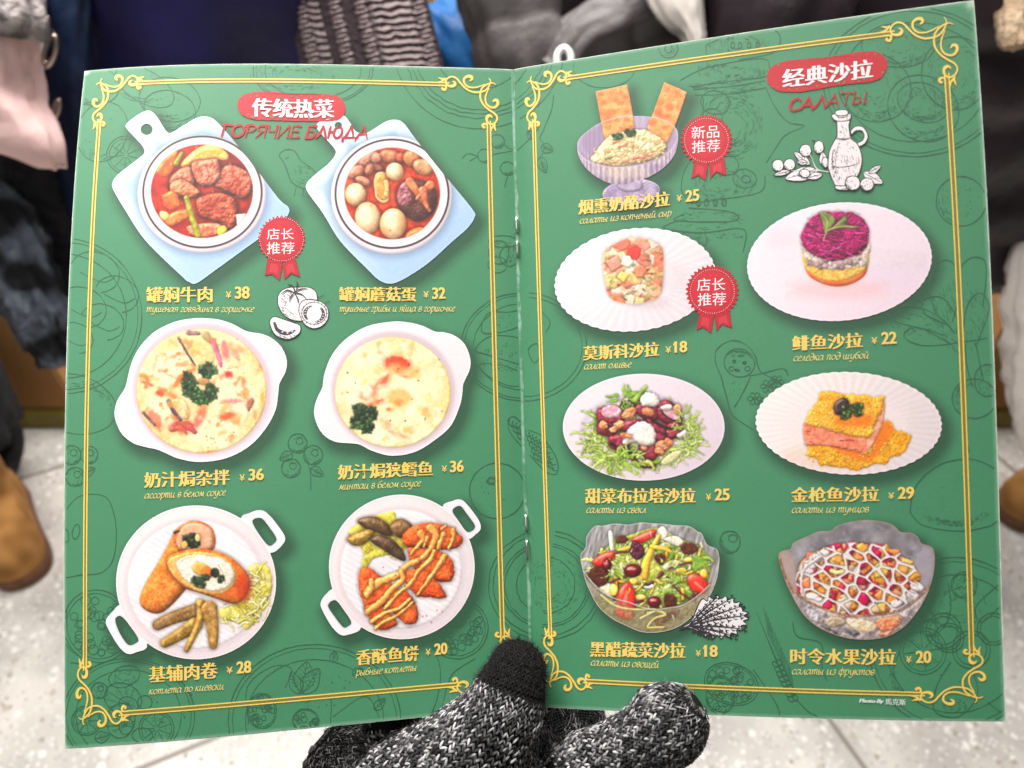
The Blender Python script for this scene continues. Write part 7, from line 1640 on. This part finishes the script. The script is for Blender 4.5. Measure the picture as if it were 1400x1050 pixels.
cc = np.clip(cc * (.75 + .5 * fbm(U * 90, Vv * 60, 1, 6)), 0, 1.2)[..., None]
CC = (lin(rgb(52, 44, 47)) * (1 - np.clip(cc, 0, 1)) + lin(rgb(146, 133, 133)) * cc).reshape(-1, 3)
idx = np.arange(nu * nv).reshape(nu, nv); q = np.stack([idx[:-1, :-1], idx[1:, :-1], idx[1:, 1:], idx[:-1, 1:]], -1).reshape(-1, 4)
back = PV + np.array([0, .016, -.012]); N = nu * nv
ring = np.concatenate([idx[:, 0], idx[-1, 1:], idx[-2::-1, -1], idx[0, -2:0:-1]]); r2 = np.roll(ring, -1)
mesh_np('scarf', np.concatenate([PV, back]), [q, q[:, ::-1] + N, np.stack([ring, ring + N, r2 + N, r2], -1)], wool2, pA, colors=np.concatenate([CC, CC * .6]))

# pale pink tote, grey fur cuff and dark clothes at the left edge
pink = noise_mat('pale_pink_canvas', rgb(236, 198, 194), rgb(246, 212, 208), 10, .7, .15, 60)
fur = noise_mat('grey_fur', rgb(100, 94, 94), rgb(176, 168, 166), 60, .95, .8, 120, .1)
pB = person(-1.27, 1.16, 'person in dark clothes with a grey fur cuff and tan suede boots', 1.66, spread=.10)
loft([((-1.27, 1.16, .74), .17, .13), ((-1.27, 1.16, .95), .19, .14), ((-1.26, 1.16, 1.2), .2, .14), ((-1.26, 1.16, 1.4), .15, .1), ((-1.26, 1.16, 1.46), .08, .07)], dark_cloth, 'coat', pB, 44, 8, .014, .1, 6)
loft([((-1.07, 1.16, 1.36), .075, .075), ((-1.0, 1.06, 1.24), .072, .07), (at(-70, -60, .93), .058, .055), (at(-20, 0, .92), .052, .05)], dark_cloth, 'coat_sleeve', pB, 36, 8, .012, .08, 26)
loft([(at(-26, -26, .90), .046, .044), (at(-2, 2, .895), .045, .042), (at(12, 30, .895), .040, .038), (at(14, 50, .90), .026, .024)], fur, 'fur_cuff', pB, 40, 8, .014, .03, 7)
for sx in (-.10, .10): loft([((-1.27 + sx, 1.15, .9), .10, .11), ((-1.27 + sx, 1.15, .6), .085, .09), ((-1.27 + sx, 1.15, .35), .075, .08), ((-1.27 + sx, 1.13, .16), .066, .08)], dark_cloth, 'trouser_leg', pB, 32, 8, .014, .08, 8)
tote = loft([(at(-34, 190, .955), .102, .014), (at(-34, 176, .95), .102, .028), (at(-34, 120, .94), .078, .040), (at(-34, 50, .915), .068, .034), (at(-34, 22, .91), .064, .016)], pink, 'tote_bag', None, 56, 10, .010, .10, 27)
tag(tote, 'pale pink tote bag at the upper left under the grey fur cuff', 'bag')
sb = loft([(at(74, 400, 1.22), .040, .02), (at(72, 380, 1.205), .058, .045), (at(70, 300, 1.17), .062, .05), (at(66, 225, 1.10), .060, .045), (at(60, 160, 1.06), .052, .03)], dark_cloth, 'shoulder_bag', None, 44, 10, .010, .07, 28)
tag(sb, 'black shoulder bag hanging between the pale pink tote and the marbled scarf', 'bag')
suede = noise_mat('tan_suede', rgb(150, 104, 54), rgb(182, 132, 74), 26, .9, .3, 260, .15)
sole_m = noise_mat('brown_sole', rgb(106, 72, 52), rgb(128, 88, 64), 40, .7)
lace = noise_mat('sock_wool', rgb(22, 22, 24), rgb(38, 38, 40), 80, .95)
def boot(parent, x, y, rz, k=1.0):
    """ankle boot: sole, upper with rounded toe, shaft"""
    c, s_ = math.cos(rz), math.sin(rz); T = lambda p: (x + k * (p[0] * c - p[1] * s_), y + k * (p[0] * s_ + p[1] * c), k * p[2])
    out = [(.17, 0), (.155, .042), (.11, .056), (.04, .048), (-.03, .042), (-.085, .038), (-.105, 0), (-.085, -.038), (-.03, -.040), (.04, -.044), (.11, -.052), (.155, -.040)]
    o2 = spline(out, 4); n = len(o2); V = []
    for z, g in ((0, .98), (.004, 1.03), (.030, 1.03), (.034, .99)): V += [T((p[0] * g, p[1] * g, z)) for p in o2]
    Fq = [(r * n + i, r * n + (i + 1) % n, r * n + n + (i + 1) % n, r * n + n + i) for r in range(3) for i in range(n)]
    V += [T((.03, 0, 0)), T((.03, 0, .034))]; t = [((i + 1) % n, i, 4 * n) for i in range(n)] + [(3 * n + i, 3 * n + (i + 1) % n, 4 * n + 1) for i in range(n)]
    sl = mesh_np('boot_sole', np.array(V), [np.array(Fq), np.array(t)], sole_m, None)
    lv = [(.034, 1.0, 1.0, 0), (.055, .99, 1.02, 0), (.078, .93, .95, -.004), (.096, .78, .86, -.014), (.112, .58, .80, -.034), (.135, .48, .86, -.046), (.175, .47, .94, -.05), (.225, .49, .99, -.05), (.265, .50, 1.02, -.05), (.272, .46, .95, -.05)]
    V = []
    for z, gx, gy, ox in lv: V += [T((p[0] * gx + ox + .003 * math.sin(p[0] * 90 + z * 150), p[1] * gy, z + (.010 * max(0, p[0]) / .17 if .05 < z < .1 else 0))) for p in o2]
    Fq = [(r * n + i, r * n + (i + 1) % n, r * n + n + (i + 1) % n, r * n + n + i) for r in range(len(lv) - 1) for i in range(n)]
    V.append(T((-.052, 0, .26))); t = [((len(lv) - 1) * n + i, (len(lv) - 1) * n + (i + 1) % n, len(lv) * n) for i in range(n)]
    up = mesh_np('boot', np.array(V), [np.array(Fq), np.array(t)], suede, parent); sl.parent = up
    sk = loft([(T((-.05, 0, .24)), .046 * k, .042 * k), (T((-.052, 0, .30)), .05 * k, .046 * k), (T((-.052, 0, .36)), .056 * k, .052 * k)], lace, 'sock', parent, 28, 6, .004, .04, 9)
    return up
bp = floor_at(36, 792); boot(pB, bp[0] - .085, bp[1] + .135, math.radians(-58), 1.05)
boot(pB, -1.37, 1.13, math.radians(-80), 1.05)

# marbled cloth hanging at the left, display boxes left and right
marble = noise_mat('marbled_cloth', rgb(26, 26, 30), rgb(96, 104, 116), 22, .8, .5, 60, .3, lo=.5, hi=.70)
sc_ = loft([(at(-34, 262, 1.06), .040, .035), (at(4, 320, 1.08), .042, .035), (at(34, 385, 1.10), .038, .032), (at(60, 440, 1.13), .036, .030), (at(84, 492, 1.16), .030, .026)], marble, 'cloth_scarf', None, 48, 14, .016, .045, 10)
tag(sc_, 'black and white marbled scarf hanging at the left by the cardboard box', 'scarf')
card = noise_mat('corrugated_card', rgb(150, 108, 62), rgb(172, 128, 78), 6, .85, .1, 120, .2)
olive = noise_mat('olive_tape', rgb(112, 98, 34), rgb(136, 122, 48), 8, .45)
teal = noise_mat('teal_plastic', rgb(18, 70, 70), rgb(26, 92, 90), 6, .4, spec=.5)
white_cloth = noise_mat('white_canvas', rgb(214, 206, 200), rgb(232, 226, 220), 12, .8, .3, 60)
for sx, xa, xb, lb, lt in ((-1, -1.62, -1.075, 'brown cardboard box with olive base on the floor at the left edge', 'dark teal plastic crate on the left cardboard box'), (1, 1.10, 1.75, 'brown cardboard box with olive base on the floor at the right edge', 'dark teal plastic crate on the right cardboard box')):
    xm, hw = (xa + xb) / 2, (xb - xa) / 2
    e = empty('cardboard_box', (xm, 1.55, 0)); tag(e, lb, 'box', 'cardboard boxes')
    solid('carton', (0, 0, .255), (hw, .25, .195), card, e, .006); solid('base_strip', (0, -.004, .031), (hw + .004, .256, .03), olive, e, .004); solid('packing_tape', (0, -.002, .255), (.03, .2505, .1962), olive, e, .002)
    t_ = empty('plastic_crate', (xm, 1.55, .4525)); tag(t_, lt, 'crate', 'teal crates')
    solid('crate_body', (0, 0, .09), (hw - .02, .23, .088), teal, t_, .012); solid('crate_rim', (0, 0, .19), (hw - .005, .245, .012), teal, t_, .005)
    for k in (-1, 1): solid('crate_handle', (k * (hw - .012), 0, .14), (.012, .06, .012), teal, t_, .004)
bag = empty('canvas_bag', tuple(at(1460, 640, 1.30))); tag(bag, 'off white canvas bag hanging at the right edge beside the cardboard box', 'bag')
def kid(o, p): 
    bpy.context.view_layer.update(); o.parent = p; o.matrix_parent_inverse = p.matrix_world.inverted(); return o
kid(loft([(at(1446, 610, 1.28), .050, .03), (at(1440, 560, 1.26), .060, .045), (at(1440, 470, 1.22), .066, .05), (at(1436, 400, 1.20), .066, .045), (at(1430, 345, 1.18), .050, .03), (at(1436, 332, 1.18), .03, .02)], white_cloth, 'bag_body', None, 44, 10, .014, .07, 11), bag)
hv, hf = tube(spline([at(1418, 350, 1.19), at(1424, 250, 1.16), at(1436, 180, 1.14), at(1450, 250, 1.16), at(1452, 350, 1.19)], 6, False), .007); kid(mesh_np('bag_handle', hv, hf, white_cloth), bag)

# grey padded jacket, black padded coat, blue jacket
grey = noise_mat('grey_padded_shell', rgb(58, 55, 55), rgb(76, 72, 72), 8, .5, .25, 40, .4)
black = noise_mat('black_padded_shell', rgb(38, 32, 36), rgb(66, 56, 62), 8, .36, .3, 30, .6)
blue = noise_mat('blue_shell', rgb(22, 80, 138), rgb(38, 104, 164), 10, .5, .2, 60, .4)
white_p = noise_mat('white_plastic', rgb(224, 222, 222), rgb(236, 234, 234), 10, .5)
pD = person(.19, 1.30, 'person in a grey padded jacket with a white zip pull', 1.70)
loft([((.18, 1.30, .80), .16, .13), ((.18, 1.29, .95), .18, .15), ((.18, 1.29, 1.12), .185, .15), ((.19, 1.30, 1.32), .18, .14), ((.19, 1.30, 1.46), .12, .09)], black, 'vest', pD, 56, 8, .012, .1, 12)
loft([(at(676, -120, 1.0), .060, .055), (at(684, -50, .985), .062, .06), (at(700, 20, .98), .062, .06), (at(716, 80, .985), .060, .056), (at(742, 130, .99), .052, .05), (at(790, 170, 1.0), .045, .045)], grey, 'jacket_sleeve', pD, 48, 12, .012, .16, 13, .008, .085)
loft([(at(1000, -40, .99), .075, .06), (at(930, -10, .975), .070, .055), (at(880, 26, .965), .062, .05), (at(830, 56, .96), .050, .044), (at(790, 76, .96), .040, .036), (at(760, 110, .965), .036, .034)], grey, 'jacket_sleeve', pD, 48, 12, .012, .15, 15, .007, .09)
z_ = tube(spline([at(763, 100, .912), at(762, 76, .908), at(771, 66, .907), at(780, 76, .908), at(780, 100, .912)], 5, False), .0042); mesh_np('zip_pull', z_[0], z_[1], white_p, pD)
pap = loft([(at(915, -60, .89), .045, .010), (at(926, 0, .885), .032, .010), (at(944, 40, .885), .016, .008), (at(950, 60, .885), .010, .006)], noise_mat('kraft_grey_paper', rgb(150, 145, 140), rgb(170, 164, 158), 9, .7), 'paper_bag', None, 36, 8, .005, .06, 16); tag(pap, 'pale paper bag corner showing above the menu beside the grey sleeve', 'bag')
pC = person(.66, 1.16, 'person in a long black padded coat behind the right page', 1.74)
loft([((.66, 1.16, .66), .30, .17), ((.66, 1.15, .82), .31, .175), ((.65, 1.15, 1.0), .30, .17), ((.64, 1.15, 1.2), .28, .16), ((.65, 1.16, 1.42), .19, .12), ((.65, 1.16, 1.5), .1, .08)], black, 'coat', pC, 72, 10, .018, .12, 17, .020, .10)
loft([((.36, 1.10, 1.4), .085, .085), ((.33, 1.04, 1.2), .088, .088), ((.34, .98, 1.04), .082, .08), ((.44, .95, .97), .07, .07)], black, 'coat_sleeve', pC, 40, 8, .018, .08, 18, .012, .09)
loft([((.94, 1.14, 1.4), .085, .085), ((.97, 1.1, 1.2), .088, .088), ((.95, 1.06, 1.0), .085, .085), ((.90, 1.0, .86), .07, .07)], black, 'coat_sleeve', pC, 40, 8, .018, .08, 19, .012, .09)
cream = noise_mat('cream_fleece', rgb(176, 150, 122), rgb(208, 186, 156), 40, .95, .7, 120, .1)
loft([(at(1402, -50, .93), .026, .02), (at(1396, -10, .925), .022, .018), (at(1388, 30, .92), .017, .016), (at(1386, 66, .92), .010, .010)], cream, 'fleece_cuff', pC, 32, 10, .007, .02, 20)
boot_p = floor_at(1420, 700); boot(pC, boot_p[0] + .05, boot_p[1] + .06, math.radians(-150), 1.0)
boot(pC, .70, 1.2, math.radians(-80), 1.0)
pE = person(-.13, 1.62, 'person in a bright blue jacket between the scarf and the grey sleeve', 1.5)
loft([((-.12, 1.62, .72), .16, .12), ((-.12, 1.61, .9), .18, .13), ((-.12, 1.61, 1.06), .17, .13), ((-.13, 1.62, 1.22), .14, .1), ((-.13, 1.62, 1.3), .07, .06)], black, 'jacket', pE, 44, 8, .012, .1, 21)
loft([(at(596, 40, 1.28), .05, .05), (at(622, 58, 1.26), .056, .055), (at(655, 84, 1.25), .058, .055), (at(700, 120, 1.26), .05, .05)], blue, 'jacket_sleeve', pE, 40, 10, .016, .07, 22)
yel = noise_mat('striped_knit', rgb(216, 160, 28), rgb(232, 180, 44), 20, .8); red2 = noise_mat('dark_red_knit', rgb(96, 22, 30), rgb(120, 30, 36), 20, .85)
loft([(at(560, -14, 1.28), .03, .02), (at(600, 2, 1.27), .032, .02), (at(640, -8, 1.28), .03, .02)], yel, 'knit_cuff', pE, 30, 8, .005, .04, 23); loft([(at(570, 16, 1.275), .014, .012), (at(602, 20, 1.27), .016, .014), (at(636, 16, 1.275), .014, .012)], red2, 'knit_band', pE, 30, 8, .004, .04, 24)
